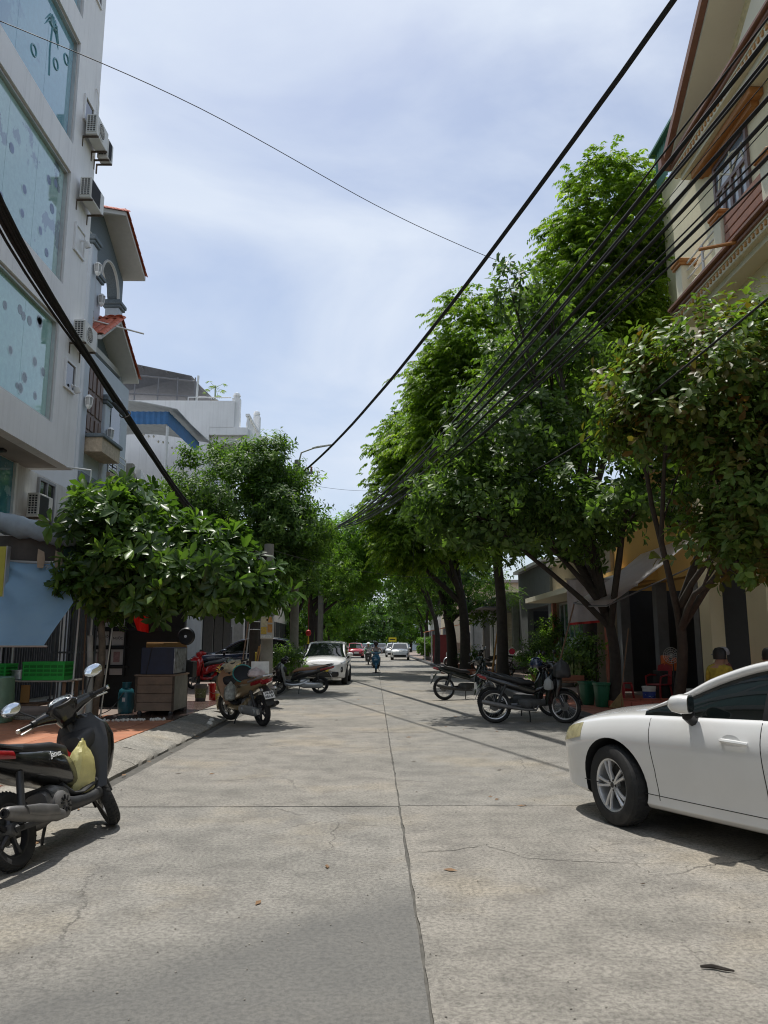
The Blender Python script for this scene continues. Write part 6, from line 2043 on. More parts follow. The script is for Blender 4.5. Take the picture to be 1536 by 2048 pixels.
car('parked_car', 'black car at the far end behind the rider', dict(SUV), paint('black', (0.01, 0.01, 0.012)), (.9, 108, 0), R(-90), 'parked cars', front=suv_face(m_wpl))

JAN = scooter('black scooter parked in the left foreground with a yellow bag on its hook', (-2.30, 6.13, 0), R(81), dict(body=m_bblack, inner=m_bmatte, seat=m_seatb, badge=('Janus', .068, m_aluw), plate=m_ypl, platetxt=('14-AB', '055.15'), engine=m_exh), lean=-19, steer=R(38))
GOLD = scooter('gold scooter with tan leg shield piled with pans, seen from behind', (-2.45, 15.3, 0), R(126), dict(body=m_gold, inner=m_goldin, seat=m_seattan, cowl=m_cream_p, floor=m_gold, plate=m_wpl, platetxt=('14-B8', '486.81'), badge=('LEAD', .06, m_ink), engine=m_silver, rail=m_silver, fbody=True, nomirror=True), lean=-8, steer=R(20), scale=1.08)
scooter('black and silver scooter with brown seat parked across the road edge', (-2.30, 24.2, 0), R(188), dict(body=m_bblack, inner=m_silver, seat=m_seatbr, cowl=m_bblack, floor=m_silver, plate=m_wpl, engine=m_silver, shield=m_silver, nomirror=True), lean=-8, scale=1.02)
scooter('glossy red scooter parked on the left pavement by the buckets', (-5.35, 25.2, .13), R(-118), dict(body=m_rpaint, inner=m_rpaint, seat=m_seatb, cowl=m_rpaint, floor=m_rpaint, trim=m_rpaint, nomirror=True), lean=-6, steer=R(-15), scale=1.05)
underbone('nearest black motorbike of the three at the right kerb, front wheel turned', (3.0, 15.2, 0), R(-4), dict(body=m_bblack, exh=m_exh), lean=-10, steer=R(-28), scale=1.08)
underbone('middle black motorbike half hidden behind the nearest one', (3.12, 16.55, 0), R(6), dict(body=m_bblack), lean=-10, steer=R(-15), scale=1.06)
underbone('farthest black motorbike of the three with planks behind its seat', (2.55, 21.6, 0), R(14), dict(body=mat('dark_green_black', (0.010, 0.017, 0.017), 0.25, coat=0.5), forkm=m_bmatte), lean=-9, steer=R(15), scale=1.06)
underbone('white motorbike with amber lamp on the right pavement beside the sapling', (6.5, 34.2, .13), R(-12), dict(body=m_wpaint, shield=m_bblack, cowl=m_wpaint), lean=-9, scale=1.05)
underbone('motorbike with chrome bars standing among the potted plants', (6.7, 26.4, .13), R(-150), dict(body=m_wpaint, shield=m_silver, cowl=m_silver), lean=-9, scale=1.05)
scooter('grey scooter parked far along the right kerb by the leaning tree', (5.3, 50.5, .13), R(200), dict(body=m_silver, inner=m_bmatte, seat=m_seatb), lean=-8)
underbone('black motorbike in front of the cream roller shutter', (6.0, 40.5, .13), R(160), dict(body=m_bblack), lean=-9)
RB = scooter('blue scooter being ridden towards us in mid street', (.08, 41.9, 0), R(-90), dict(body=m_bpaint, inner=m_bmatte, seat=m_seatb, cowl=m_bpaint, nomirror=True), lean=0, group='scooters being ridden', scale=1.0)
FB = scooter('far scooter carrying a person in a pale hat behind the blue one', (-.45, 58, 0), R(-90), dict(body=m_bmatte, inner=m_bmatte, seat=m_seatb, nomirror=True), lean=0, group='scooters being ridden')

# things carried on the bikes
m_ybag = mat('yellow_plastic_bag', (0.90, 0.84, 0.42), 0.3, var=0.12, scale=14, trans=0.4, bump=0.5, bscale=30)
m_rbag = mat('red_cloth', (0.48, 0.02, 0.02), 0.5, var=0.2)
m_cbag = mat('clear_bag', (0.60, 0.62, 0.55), 0.2, var=0.4, scale=16, trans=0.3, bump=0.5, bscale=35)
m_pbag = mat('pink_white_bag', (0.72, 0.62, 0.60), 0.35, var=0.2, scale=9, trans=0.25, bump=0.4, bscale=25)


def hang_bag(name, label, cat, loc, w_, d_, h_, mt, rot=0.0, seed=1, box=False):
    """Carrier bag hanging by its handles from loc (top)."""
    rs = random.Random(seed)
    t = thing(name, label, cat, loc, (0, 0, rot))
    m = MB()
    rings = []
    n = 20
    for i, (u, k) in enumerate(((0, .18), (.08, .30), (.18, .62), (.32, .85), (.58, .98), (.82, 1.0), (.94, .94), (1.0, .7))):
        ring = []
        for q in range(n):
            a = 2 * PI * q / n
            e = 3.4 if box and u > .4 else 2.2
            c, s_ = math.cos(a), math.sin(a)
            cx, cy = math.copysign(abs(c) ** (2 / e), c), math.copysign(abs(s_) ** (2 / e), s_)
            j = 1 + rs.uniform(-.10, .10) + .07 * math.sin(5 * a + 3 * u)
            ring.append((cx * w_ * k * j, cy * d_ * k * j, -h_ * u + rs.uniform(-.008, .008)))
        rings.append(ring)
    m.rings(rings)
    m.build('bag', mt, t, angle=25)
    hd = MB()
    for s_ in (1, -1):
        hd.tube([(s_ * w_ * .25, 0, -h_ * .22), (s_ * w_ * .15, .01 * s_, -h_ * .05), (0, 0, .02), (-s_ * w_ * .02, 0, .0)], [.022, .012, .008, .008], 6)
    hd.build('handle', mt, t)
    return t


bpy.context.view_layer.update()
JM = JAN.matrix_world
p = JM @ Vector((.29, -.15, .72))
hang_bag('plastic_bag', 'yellow plastic carrier bag hanging inside the black scooter leg shield', 'bag', p, .14, .08, .42, m_ybag, R(75), 3, True)
p = JM @ Vector((.36, .05, .70))
hang_bag('cloth_bag', 'red bag tucked behind the yellow carrier bag', 'bag', p, .10, .09, .20, m_rbag, R(70), 5)
GM = GOLD.matrix_world
p = GM @ Vector((.33, .08, .72))
hang_bag('plastic_bag', 'clear plastic bag of greens hanging on the gold scooter', 'bag', p, .13, .11, .34, m_cbag, R(20), 8)
p = GM @ Vector((-.02, .02, .80))
bs = thing('washing_basin', 'dark basin with teal outside lying tilted on the gold scooter seat', 'basin', p, (R(52), R(-18), R(30)))
MB().lathe([(.001, 0), (.13, .01), (.19, .15), (.205, .155), (.205, .165), (.185, .16)], 26, caps=False).build('shell', mat('teal_plastic', (0.05, 0.30, 0.28), 0.4), bs, angle=50)
MB().lathe([(.183, .158), (.125, .016), (.01, .014)], 26).build('inside', m_black, bs, angle=50)
p = GM @ Vector((-.45, -.12, .86))
MBX = tag(MB().box(-.17, .17, -.015, .015, 0, .24, b=.006).build('foam_board', mat('foam_white', (0.70, 0.70, 0.66), 0.8, var=0.15, scale=9), None, p, (R(-12), 0, R(14))), 'stained white foam board propped on the gold scooter', 'board')
p = GM @ Vector((-.60, .02, .99))
hang_bag('plastic_bag', 'round pinkish white plastic bag resting on the gold scooter tail', 'bag', p, .16, .13, .16, m_pbag, R(10), 12)
p = (GM @ Vector((.05, -.05, .80)))
PL = tag(MB().box(-.09, .09, -.07, .07, -.01, .14, b=.02).build('lime_bag', mat('lime_green', (0.30, 0.55, 0.08), 0.5), None, (-2.12, 24.2, .72), (0, 0, R(20))), 'small lime green bag on the brown-seated scooter floor', 'bag')
hm = thing('crash_helmet', 'dark blue open crash helmet hung on the nearest black motorbike', 'helmet', (3.22, 15.55, 1.10))
MB().lathe([(.125, -.06), (.135, .0), (.12, .08), (.07, .13), (.01, .145)], 20).build('shell', mat('helmet_blue', (0.012, 0.022, 0.06), 0.15, coat=1.0), hm)
MB().sloft([(.10, 0, .0, .10, .05), (.15, 0, -.01, .09, .035), (.17, 0, -.015, .04, .012)], 14, 2.6).build('visor', m_bblack, hm)
tag(hang_bag('rain_cape', 'black rain cape bundled over the nearest motorbike handlebar', 'cape', (3.62, 15.1, 1.20), .17, .14, .34, m_bmatte, R(20), 21), None)
tag(hang_bag('cloth_bag', 'grey cloth stuffed behind the nearest motorbike leg shield', 'bag', (3.33, 15.02, .86), .09, .08, .22, mat('grey_cloth', (0.33, 0.34, 0.33), 0.9), R(0), 22), None)

# ------------------------------------------------------------------ people
m_skin = mat('skin', (0.38, 0.21, 0.14), 0.55, var=0.06)
m_hair = mat('hair', (0.012, 0.010, 0.009), 0.5)


def person(label, loc, rotz, pose, mats, hair=None, group=None, hat=None):
    """One continuous skinned body; pose = joint positions. mats = (skin, top, bottom, shoe)."""
    t = thing('person', label, 'person', loc, (0, 0, rotz), group)
    J = {k: Vector(v) for k, v in pose.items() if not isinstance(v, int)}
    names, verts, rad, edges = {}, [], [], []

    def v(key, p, r):
        names[key] = len(verts); verts.append(tuple(p)); rad.append(r)
        return names[key]

    def e(a, b):
        edges.append((names[a], names[b]))
    v('pelvis', J['pelvis'], (.155, .12)); v('waist', J['pelvis'].lerp(J['chest'], .5), (.135, .105)); v('chest', J['chest'], (.165, .115))
    v('neck', J['neck'], (.055, .055)); v('head0', J['head'] - Vector((0, 0, .04)), (.078, .085)); v('head1', J['head'] + Vector((0, 0, .07)), (.082, .095))
    v('nose', J['head'] + Vector((.108, 0, .0)), (.014, .014))
    for a, b in (('pelvis', 'waist'), ('waist', 'chest'), ('chest', 'neck'), ('neck', 'head0'), ('head0', 'head1'), ('head0', 'nose')):
        e(a, b)
    for s_ in 'lr':
        v('sh' + s_, J['sh' + s_], (.062, .062)); v('el' + s_, J['el' + s_], (.045, .045)); v('wr' + s_, J['wr' + s_], (.030, .030))
        d = (J['wr' + s_] - J['el' + s_]).normalized()
        sd = d.cross(Vector((0, 0, 1))).normalized() if abs(d.z) < .95 else Vector((0, 1, 0))
        v('pa' + s_, J['wr' + s_] + d * .07, (.036, .018))
        e('chest', 'sh' + s_); e('sh' + s_, 'el' + s_); e('el' + s_, 'wr' + s_); e('wr' + s_, 'pa' + s_)
        for k in range(4):
            q = J['wr' + s_] + d * .095 + sd * (-.03 + .02 * k)
            v('f%d%s' % (k, s_), q, (.010, .010))
            v('g%d%s' % (k, s_), q + d * (.035 + .01 * (k in (1, 2))) - Vector((0, 0, .028)), (.008, .008))
            e('pa' + s_, 'f%d%s' % (k, s_)); e('f%d%s' % (k, s_), 'g%d%s' % (k, s_))
        v('th' + s_, J['wr' + s_] + d * .06 + sd * .045 - Vector((0, 0, .01)), (.010, .010))
        e('pa' + s_, 'th' + s_)
        v('hi' + s_, J['hi' + s_], (.095, .095)); v('kn' + s_, J['kn' + s_], (.062, .062)); v('an' + s_, J['an' + s_], (.040, .040))
        v('to' + s_, J['to' + s_], (.038, .028))
        e('pelvis', 'hi' + s_); e('hi' + s_, 'kn' + s_); e('kn' + s_, 'an' + s_); e('an' + s_, 'to' + s_)
    me = bpy.data.meshes.new('body')
    me.from_pydata(verts, edges, [])
    o = link('body', me, t)
    md = o.modifiers.new('s', 'SKIN')
    for i, r_ in enumerate(rad):
        me.skin_vertices[0].data[i].radius = r_
    me.skin_vertices[0].data[0].use_root = True
    o.modifiers.new('d', 'SUBSURF').levels = 1
    bpy.context.view_layer.update()
    m2 = bpy.data.meshes.new_from_object(o.evaluated_get(bpy.context.evaluated_depsgraph_get()))
    o.modifiers.clear()
    o.data = m2
    m2.materials.clear()
    for mm in mats:
        m2.materials.append(mm)
    segs = []
    for a, b, mi in (('pelvis', 'waist', 1), ('waist', 'chest', 1), ('chest', 'shl', 1), ('chest', 'shr', 1), ('shl', 'ell', 1), ('shr', 'elr', 1), ('neck', 'head1', 0), ('ell', 'wrl', pose.get('sleeve', 0) and 1), ('elr', 'wrr', pose.get('sleeve', 0) and 1),
                     ('wrl', 'pal', 0), ('wrr', 'par', 0), ('pelvis', 'hil', 2), ('pelvis', 'hir', 2), ('hil', 'knl', 2), ('hir', 'knr', 2), ('knl', 'anl', 2), ('knr', 'anr', 2), ('anl', 'tol', 3), ('anr', 'tor', 3)):
        segs.append((Vector(verts[names[a]]), Vector(verts[names[b]]), mi))
    for pg in m2.polygons:
        c = pg.center
        best, bi = 1e9, 0
        for a, b, mi in segs:
            ab = b - a
            k = max(0, min(1, (c - a).dot(ab) / max(ab.length_squared, 1e-9)))
            dd = (c - a - ab * k).length
            if dd < best: best, bi = dd, mi
        pg.material_index = int(bi)
        pg.use_smooth = True
    hd = J['head']
    for s_ in (1, -1):
        MB().lathe([(.0, -.012), (.013, 0), (.0, .012)], 8, 0, T(hd.x + .088, hd.y + s_ * .034, hd.z + .035)).build('eye', m_black, o)
        MB().sloft([(hd.x - .02, hd.y + s_ * .088, hd.z, .008, .014), (hd.x - .0, hd.y + s_ * .094, hd.z + .005, .012, .03), (hd.x + .015, hd.y + s_ * .088, hd.z, .006, .02)], 8, 2).build('ear', mats[0], o)
    if hair:
        MB().lathe([(.104, -.03), (.112, .05), (.105, .11), (.07, .16), (.01, .178)], 18, 0, T(hd.x - .014, hd.y, hd.z)).build('hair', hair, t)
    if hat == 'cap':
        cp = MB().lathe([(.106, .04), (.115, .08), (.10, .14), (.06, .175), (.01, .185)], 18, 0, T(hd.x - .01, hd.y, hd.z)).build('cap', mat('cap_grey', (0.34, 0.33, 0.34), 0.8), t)
        MB().sloft([(hd.x + .08, hd.y, hd.z + .07, .085, .01), (hd.x + .14, hd.y, hd.z + .058, .075, .008), (hd.x + .185, hd.y, hd.z + .045, .03, .005)], 14, 2.4).build('peak', mat('cap_grey', (0.34, 0.33, 0.34), 0.8), cp)
    if hat == 'helmet':
        MB().lathe([(.12, -.01), (.132, .05), (.12, .12), (.07, .17), (.01, .18)], 18, 0, T(hd.x - .008, hd.y, hd.z)).build('helmet', mat('helmet_dark', (0.03, 0.015, 0.015), 0.3, coat=0.6), t)
        MB().sloft([(hd.x + .06, hd.y, hd.z - .045, .065, .05), (hd.x + .105, hd.y, hd.z - .05, .05, .045), (hd.x + .118, hd.y, hd.z - .05, .02, .02)], 12, 2.4).build('face_mask', mat('mask_dark', (0.06, 0.025, 0.025), 0.8), t)
    if hat == 'sunhat':
        MB().lathe([(.21, .05), (.12, .08), (.115, .13), (.06, .17), (.01, .175)], 18, 0, T(hd.x, hd.y, hd.z)).build('hat', m_wpl, t)
    return t


SIT = dict(pelvis=(0, 0, .50), chest=(.05, 0, .86), neck=(.07, 0, 1.03), head=(.10, 0, 1.14), shl=(.04, .18, .95), shr=(.04, -.18, .95), ell=(.10, .25, .70), elr=(.10, -.25, .70), wrl=(.32, .16, .66), wrr=(.32, -.16, .66),
           hil=(.03, .09, .48), hir=(.03, -.09, .48), knl=(.42, .13, .50), knr=(.42, -.13, .50), anl=(.42, .12, .08), anr=(.42, -.12, .08), tol=(.58, .13, .045), tor=(.58, -.13, .045))
RIDE = dict(pelvis=(-.20, 0, .84), chest=(-.13, 0, 1.20), neck=(-.10, 0, 1.36), head=(-.07, 0, 1.47), shl=(-.13, .20, 1.29), shr=(-.13, -.20, 1.29), ell=(.06, .34, 1.10), elr=(.06, -.34, 1.10), wrl=(.30, .31, 1.06), wrr=(.30, -.31, 1.06),
            hil=(-.15, .10, .82), hir=(-.15, -.10, .82), knl=(.24, .20, .76), knr=(.24, -.20, .76), anl=(.14, .19, .41), anr=(.14, -.19, .41), tol=(.29, .21, .375), tor=(.29, -.21, .375), sleeve=1)
m_pshirt = mat('pale_pink_shirt', (0.62, 0.52, 0.52), 0.85, var=0.08, scale=12)
m_trous = mat('dark_trousers', (0.03, 0.03, 0.035), 0.85)
m_sand = mat('sandal', (0.45, 0.38, 0.32), 0.8)
person('person in pale pink shirt and dark helmet riding the blue scooter', (.08, 41.9, 0), R(-90), RIDE, (m_skin, m_pshirt, m_trous, m_sand), None, None, 'helmet')
person('person in grey shirt and pale hat riding farther down the street', (-.45, 58, 0), R(-90), RIDE, (m_skin, mat('grey_shirt', (0.40, 0.42, 0.44), 0.85), m_trous, m_sand), None, None, 'sunhat')
person('person in grey cap seated at the shop front behind the white sedan', (6.25, 13.75, .13), R(175), SIT, (m_skin, mat('maroon_top', (0.22, 0.06, 0.06), 0.85), m_trous, m_sand), None, None, 'cap')
person('dark-haired person in yellow top seated left of the grey cap', (5.88, 13.35, .13), R(40), SIT, (m_skin, mat('yellow_top', (0.38, 0.30, 0.04), 0.85, var=0.3, scale=16), m_trous, m_sand), m_hair)
person('bare-shouldered person with dark hair seated nearest the cream pier', (6.72, 13.05, .13), R(150), SIT, (m_skin, m_skin, m_trous, m_sand), m_hair)

# ------------------------------------------------------------------ overhead cables
m_cable = mat('black_cable', (0.010, 0.010, 0.011), 0.6)
GC = 'overhead cables'


def cable(label, pts, r, sag=0.0, n=26, name='cable', wob=0.0, seed=0, sub=None):
    rs = random.Random(seed)
    if len(pts) == 2:
        a, b = Vector(pts[0]), Vector(pts[1])
        P = [a.lerp(b, k / n) - Vector((0, 0, 4 * sag * (k / n) * (1 - k / n))) for k in range(n + 1)]
    else:
        P = [Vector(q) for q in spline(pts, 8)]
    P = [q + Vector((rs.uniform(-wob, wob), rs.uniform(-wob, wob), rs.uniform(-wob, wob))) for q in P]
    o = MB().tube(P, r, 6).build(name, m_cable)
    return tag(o, label, 'cable', GC)


cable('single thick twisted cable crossing the open sky from top right', [(4.3, 1.5, 8.35), (-2.75, 27.0, 7.45)], .034, .75, wob=.004)
cc = [(4.25, 7.75), (4.15, 7.45), (4.22, 7.35), (4.05, 7.1), (4.3, 6.95), (4.1, 6.55), (4.2, 6.35), (4.12, 6.2), (4.28, 6.12)]
names_ = ['topmost', 'second', 'third', 'fourth', 'fifth', 'sixth', 'seventh', 'eighth', 'lowest']
for k, (x, z) in enumerate(cc):
    cable('%s black cable of the fan crossing in front of the cream house' % names_[k], [(x + .25, 2.0, z + .05), (-2.75 + .04 * (k % 3), 40.0, 7.35 + .05 * (k // 3))], [.012, .026, .024, .014, .024, .022, .010, .020, .012][k], 1.15 + .05 * (k % 4), n=34, wob=.003, seed=k)
for k, (x, z) in enumerate(((4.2, 7.2), (4.18, 6.7))):
    cable('%s hair-thin wire among the fan of cables' % ('upper', 'lower')[k], [(x + .2, 2.0, z), (-2.7, 40.0, 7.2 - .1 * k)], .005, 1.45, n=34, seed=k)
cable('lone low cable passing under the cream balcony', [(4.6, 3.0, 5.5), (4.2, 8, 5.15), (3.5, 13, 4.9), (2.3, 22.0, 5.3), (1.2, 30, 6.3)], .015)
for k in range(7):
    j = lambda s: random.Random(k * 7 + s).uniform(-.13, .13)
    cable('%s cable of the bundle dropping along the white building' % names_[k], [(-4.5 + j(1), 5.5, 8.45 + j(2)), (-4.78 + j(3), 9.0, 7.05 + j(4)), (-4.82 + j(5) * .5, 14.0, 5.92 + j(6) * .6), (-4.05 + j(7) * .7, 17.8, 4.35 + j(8)), (-2.75, 19.5, 3.55 + j(9))], [.038, .034, .030, .028, .022, .014, .010][k])
cable('loose loop of wire tangled in the left bundle', [(-4.8, 9.0, 7.05), (-4.9, 9.1, 6.75), (-5.05, 8.95, 6.4), (-5.2, 8.7, 5.6), (-5.3, 8.6, 4.9)], .009)
cable('long thin wire sagging across the whole sky', [(-8.0, 10.6, 11.9), (-6.65, 12, 12.35), (-3.81, 15, 12.95), (.0, 18.6, 12.9), (2.6, 20.5, 12.75), (4.83, 22, 12.7), (6.2, 23, 12.6)], .009)
cable('thin wire crossing low between the middle trees', [(-2.75, 19.5, 3.9), (5.0, 28.0, 4.2)], .006, .5)
cable('short pale wire crossing the gap of sky above the road', [(-2.75, 27.0, 7.2), (2.2, 37.0, 9.2)], .006, .3)
cable('hanging wire dropping from the fan of cables', [(1.15, 22.5, 6.75), (1.17, 22.5, 5.0), (1.12, 22.5, 3.6)], .006)
m_polec = mat('pole_concrete', (0.24, 0.23, 0.20), 0.9, var=0.25, scale=3, bump=0.2, dirt=0.3)


def pole(label, x, y, h, r, z0=.12, arm=True):
    t = thing('utility_pole', label, 'pole', (x, y, z0), group='utility poles')
    MB().tube([(0, 0, 0), (0, 0, h)], [r, r * .7], 14).build('shaft', m_polec, t)
    if arm: MB().box(-.6, .6, -.04, .04, h - .5, h - .42).build('crossarm', m_steel, t)
    for xx in (-.5, 0, .5) if arm else ():
        MB().lathe([(.03, h - .42), (.05, h - .36), (.03, h - .30), (.045, h - .26), (.01, h - .22)], 10, 0, T(xx, 0, 0)).build('insulator', m_brown, t)
    for z in (h - 1.0, h - .8, 3.4):
        MB().lathe([(r * .95, z), (r * .95, z + .06)], 14).build('strap', m_steel, t)
    return t


up = pole('concrete utility pole with meter box beside the brown-seated scooter', -2.70, 19.6, 3.9, .17, arm=False)
pole('utility pole rising out of the dense dark tree with a lamp arm', -2.78, 27.0, 7.9, .16)
pole('farther utility pole behind the light green arching tree', -2.78, 40.0, 7.9, .16)
mb_ = thing('meter_box', 'meter box with yellow and orange stickers strapped to the utility pole', 'meter box', (-2.66, 19.36, 1.6))
MB().box(-.16, .16, -.14, .06, .02, .60, b=.02).build('case', mat('meter_grey', (0.42, 0.42, 0.40), 0.5), mb_)
MB().box(-.18, .18, -.17, .07, .601, .66, b=.015).build('lid', m_steel, mb_)
for k, (x0, x1, z0, z1, c) in enumerate(((-.14, .02, .34, .56, (0.52, 0.46, 0.30)), (.03, .14, .42, .56, (0.55, 0.28, 0.08)), (-.14, .0, .14, .32, (0.50, 0.34, 0.06)), (.02, .14, .18, .38, (0.45, 0.22, 0.06)), (-.13, .13, .05, .12, (0.55, 0.55, 0.52)), (-.01, .03, .46, .51, (0.02, 0.02, 0.02)))):
    MB().box(x0, x1, -.146 - .0006 * k, -.1405, z0, z1).build('sticker', mat('sticker_%d' % k, c, 0.6, var=0.25, scale=30), mb_)
sl = thing('street_lamp', 'slim street lamp arm reaching over the road above the dense tree', 'street lamp', (-2.78, 26.9, 7.7))
MB().tube([(0, 0, 0), (.15, -.1, .55), (.6, -.25, .68)], .03, 8).build('arm', m_alu, sl)
MB().sloft([(.55, -.24, .68, .05, .03), (.75, -.3, .71, .075, .035), (1.25, -.42, .76, .06, .025), (1.35, -.44, .77, .02, .01)], 12, 3).build('lamp_head', m_aluw, sl)
# ------------------------------------------------------------------ left pavement: food stall and clutter
m_tarpb = mat('blue_tarpaulin', (0.40, 0.66, 0.92), 0.55, var=0.10, scale=2.0, dirt=0.2, dirtc=(0.45, 0.52, 0.52), trans=0.5, bump=0.15, bscale=12)
m_tarpg = mat('grey_blue_tarpaulin', (0.30, 0.36, 0.40), 0.5, var=0.12, scale=3, dirt=0.25, bump=0.15, bscale=12)
m_canvas = mat('brown_canvas', (0.085, 0.078, 0.07), 0.9, var=0.25, scale=4)
m_dgreen = mat('dark_green_canvas', (0.03, 0.085, 0.065), 0.8, var=0.2)
m_gcrate = mat('green_crate_plastic', (0.035, 0.50, 0.07), 0.4, var=0.08)
m_gmesh = mat('pale_green_plastic', (0.26, 0.46, 0.34), 0.4, var=0.12, trans=0.25)
m_wood = mat('worn_wood', (0.22, 0.14, 0.09), 0.85, var=0.3, scale=9, bump=0.3, bscale=30)
m_cart = mat('cart_plywood', (0.26, 0.185, 0.135), 0.8, var=0.2, scale=5, dirt=0.5, dirtc=(0.11, 0.085, 0.065), dscale=3, bump=0.15)
m_ply = mat('tan_plywood', (0.40, 0.22, 0.075), 0.7, var=0.15, scale=3)
m_navyb = mat('navy_box', (0.012, 0.024, 0.062), 0.4, var=0.2)
m_scuff = mat('scuffed_tin', (0.36, 0.40, 0.43), 0.3, metal=0.6, var=0.7, scale=9)
m_gas = mat('teal_gas_cylinder', (0.02, 0.12, 0.15), 0.35, var=0.15, dirt=0.2)
m_bucket = mat('white_bucket_plastic', (0.66, 0.66, 0.63), 0.4, var=0.06, dirt=0.2, dirtc=(0.4, 0.37, 0.32))
m_poly = mat('clear_polythene', (0.62, 0.63, 0.60), 0.15, var=0.2, scale=8, alpha=0.42, bump=0.6, bscale=14)
m_opole = mat('orange_paint', (0.55, 0.25, 0.03), 0.5, var=0.15, scale=5)
m_flag = mat('flag_red', (0.62, 0.015, 0.01), 0.5, var=0.1, trans=0.3)
m_flagy = mat('flag_yellow', (0.75, 0.58, 0.02), 0.5)
m_foam = mat('foam_chips', (0.74, 0.72, 0.66), 0.8, var=0.1)
m_poster = mat('poster_paper', (0.62, 0.60, 0.60), 0.7, var=0.06)
m_posterp = mat('poster_picture', (0.40, 0.25, 0.26), 0.7, var=0.4, scale=14)

st = thing('food_stall', 'pipe frame carrying the rolled grey awning of the left food stall', 'stall', (-6.8, 15.2, .12))
for x, y in ((-7.55, 14.6), (-7.55, 16.4), (-5.95, 16.4)):
    wpart(st, 'post', MB().tube([(x, y, .12), (x, y, 3.75)], .03, 8), m_alu)
wpart(st, 'rail', MB().tube([(-7.6, 14.65, 3.08), (-5.9, 14.65, 3.0)], .03, 8).tube([(-7.6, 14.65, 3.75), (-7.6, 16.4, 3.75)], .025, 6), m_alu)
aw = thing('rolled_awning', 'rolled blue-grey tarpaulin sagging along the top of the stall', 'awning', (-6.6, 14.7, 3.6))
rings = []
pts = [(-7.75, 14.75, 3.62, .11), (-7.3, 14.7, 3.80, .17), (-6.9, 14.66, 3.72, .20), (-6.4, 14.62, 3.63, .18), (-6.0, 14.6, 3.52, .17), (-5.78, 14.6, 3.46, .12), (-5.62, 14.62, 3.44, .05)]
rs_ = random.Random(4)
for x, y, z, r in spline(pts, 4):
    rings.append([(x + rs_.uniform(-.02, .02), y + r * .8 * math.cos(2 * PI * k / 14) * (1 + rs_.uniform(-.2, .2)), z + r * math.sin(2 * PI * k / 14) * (1 + rs_.uniform(-.2, .2))) for k in range(14)])
wpart(aw, 'roll', MB().rings(rings), m_tarpg, angle=70)
wpart(aw, 'canvas_strip', MB().sheet([[(lerp(-7.7, -5.95, k / 10), 14.72 + .03 * math.sin(k * 2.1), z) for k in range(11)] for z in (3.55, 3.3, 3.06)], thick=.008), m_canvas)
wpart(aw, 'green_edge', MB().box(-5.95, -5.6, 14.7, 14.72, 3.16, 3.42), m_dgreen)


def tarp_grid():
    g = []
    for i in range(25):
        v = i / 24                                   # top to bottom
        z = lerp(3.02, 1.47, v)
        xr = np.interp(v, [0, .5, 1], [-5.93, -5.44, -5.66])
        xl = np.interp(v, [0, 1], [-7.35, -7.75])
        row = []
        for j in range(29):
            u = j / 28
            x = lerp(xl, xr, u)
            # folds fanning out from the upper-left corner
            ang = math.atan2(v + .06, u + .02)
            fold = .15 * math.sin(ang * 15) * min(1, 2.2 * math.hypot(u, v)) * math.exp(-u * 1.7)
            y = 14.55 - 1.12 * v + fold + .05 * math.sin(u * 2.5) * (1 - v)
            row.append((x, y, z + .02 * math.sin(u * 6)))
        g.append(row)
    return g


tb = thing('blue_tarpaulin', 'light blue tarpaulin sheet hanging slack from the left stall rail', 'tarpaulin', (-6.7, 14.4, 1.47))
wpart(tb, 'sheet', MB().sheet(tarp_grid()), m_tarpb, angle=70)
wpart(tb, 'hem_bar', MB().tube([(-7.8, 13.42, 1.46), (-5.60, 13.42, 1.46)], .018, 8), m_alu)
for x, z in ((-6.35, 3.05), (-6.02, 3.02)):
    tag(MB().sheet([[(x, 14.5, z + .22), (x + .12, 14.5, z + .16)], [(x + .02, 14.44, z + .02), (x + .17, 14.44, z)], [(x + .04, 14.43, z - .14), (x + .15, 14.43, z - .16)]], thick=.004).build('cardboard_scrap', mat('cardboard', (0.36, 0.28, 0.20), 0.9, var=0.15)),
        'torn cardboard scrap folded over the %s of the stall rail' % ('middle' if x < -6.2 else 'right end'), 'cardboard')
pv = thing('polythene_sheet', 'crumpled clear polythene hanging at the right end of the stall', 'sheet', (-5.5, 14.9, 2.6))
for (x0, x1, z0, z1, sd) in ((-5.95, -5.05, 3.35, 2.70, 2), (-6.25, -5.75, 2.98, 2.55, 9)):
    rs_ = random.Random(sd)
    g = [[(lerp(x0, x1, j / 12) + rs_.uniform(-.02, .02), 14.55 + .06 * math.sin(j * 1.9 + i) + rs_.uniform(-.02, .02) + (.0 if sd > 5 else .25), lerp(z0, z1, i / 8) - .12 * math.sin(PI * j / 12) * (1 if i > 5 else .2)) for j in range(13)] for i in range(9)]
    wpart(pv, 'sheet', MB().sheet(g), m_poly, angle=30)
ys_ = thing('yellow_lightbox', 'yellow box sign at the left picture edge beside the blue tarpaulin', 'sign', (-6.9, 14.2, 2.35))
MB().box(-.22, .13, -.06, .06, 0, .92, b=.015).build('box', mat('yellow_panel', (0.46, 0.44, 0.07), 0.5, var=0.1), ys_)
MB().box(.131, .15, -.07, .07, -.01, .93).build('edge', m_alu, ys_)
for k, x in enumerate((-.10, .02, .10)):
    MB().lathe([(0, -.05), (.035, -.02), (.035, .02), (.012, .05)], 10, 0, T(x, -.02, -.10 + .02 * k)).build('bulb', m_bulb, ys_)
MB().tube([(-.22, -.02, -.02), (-.1, -.03, -.09), (.05, -.03, -.07), (.14, -.02, .12)], .012, 6).build('wire', m_black, ys_)
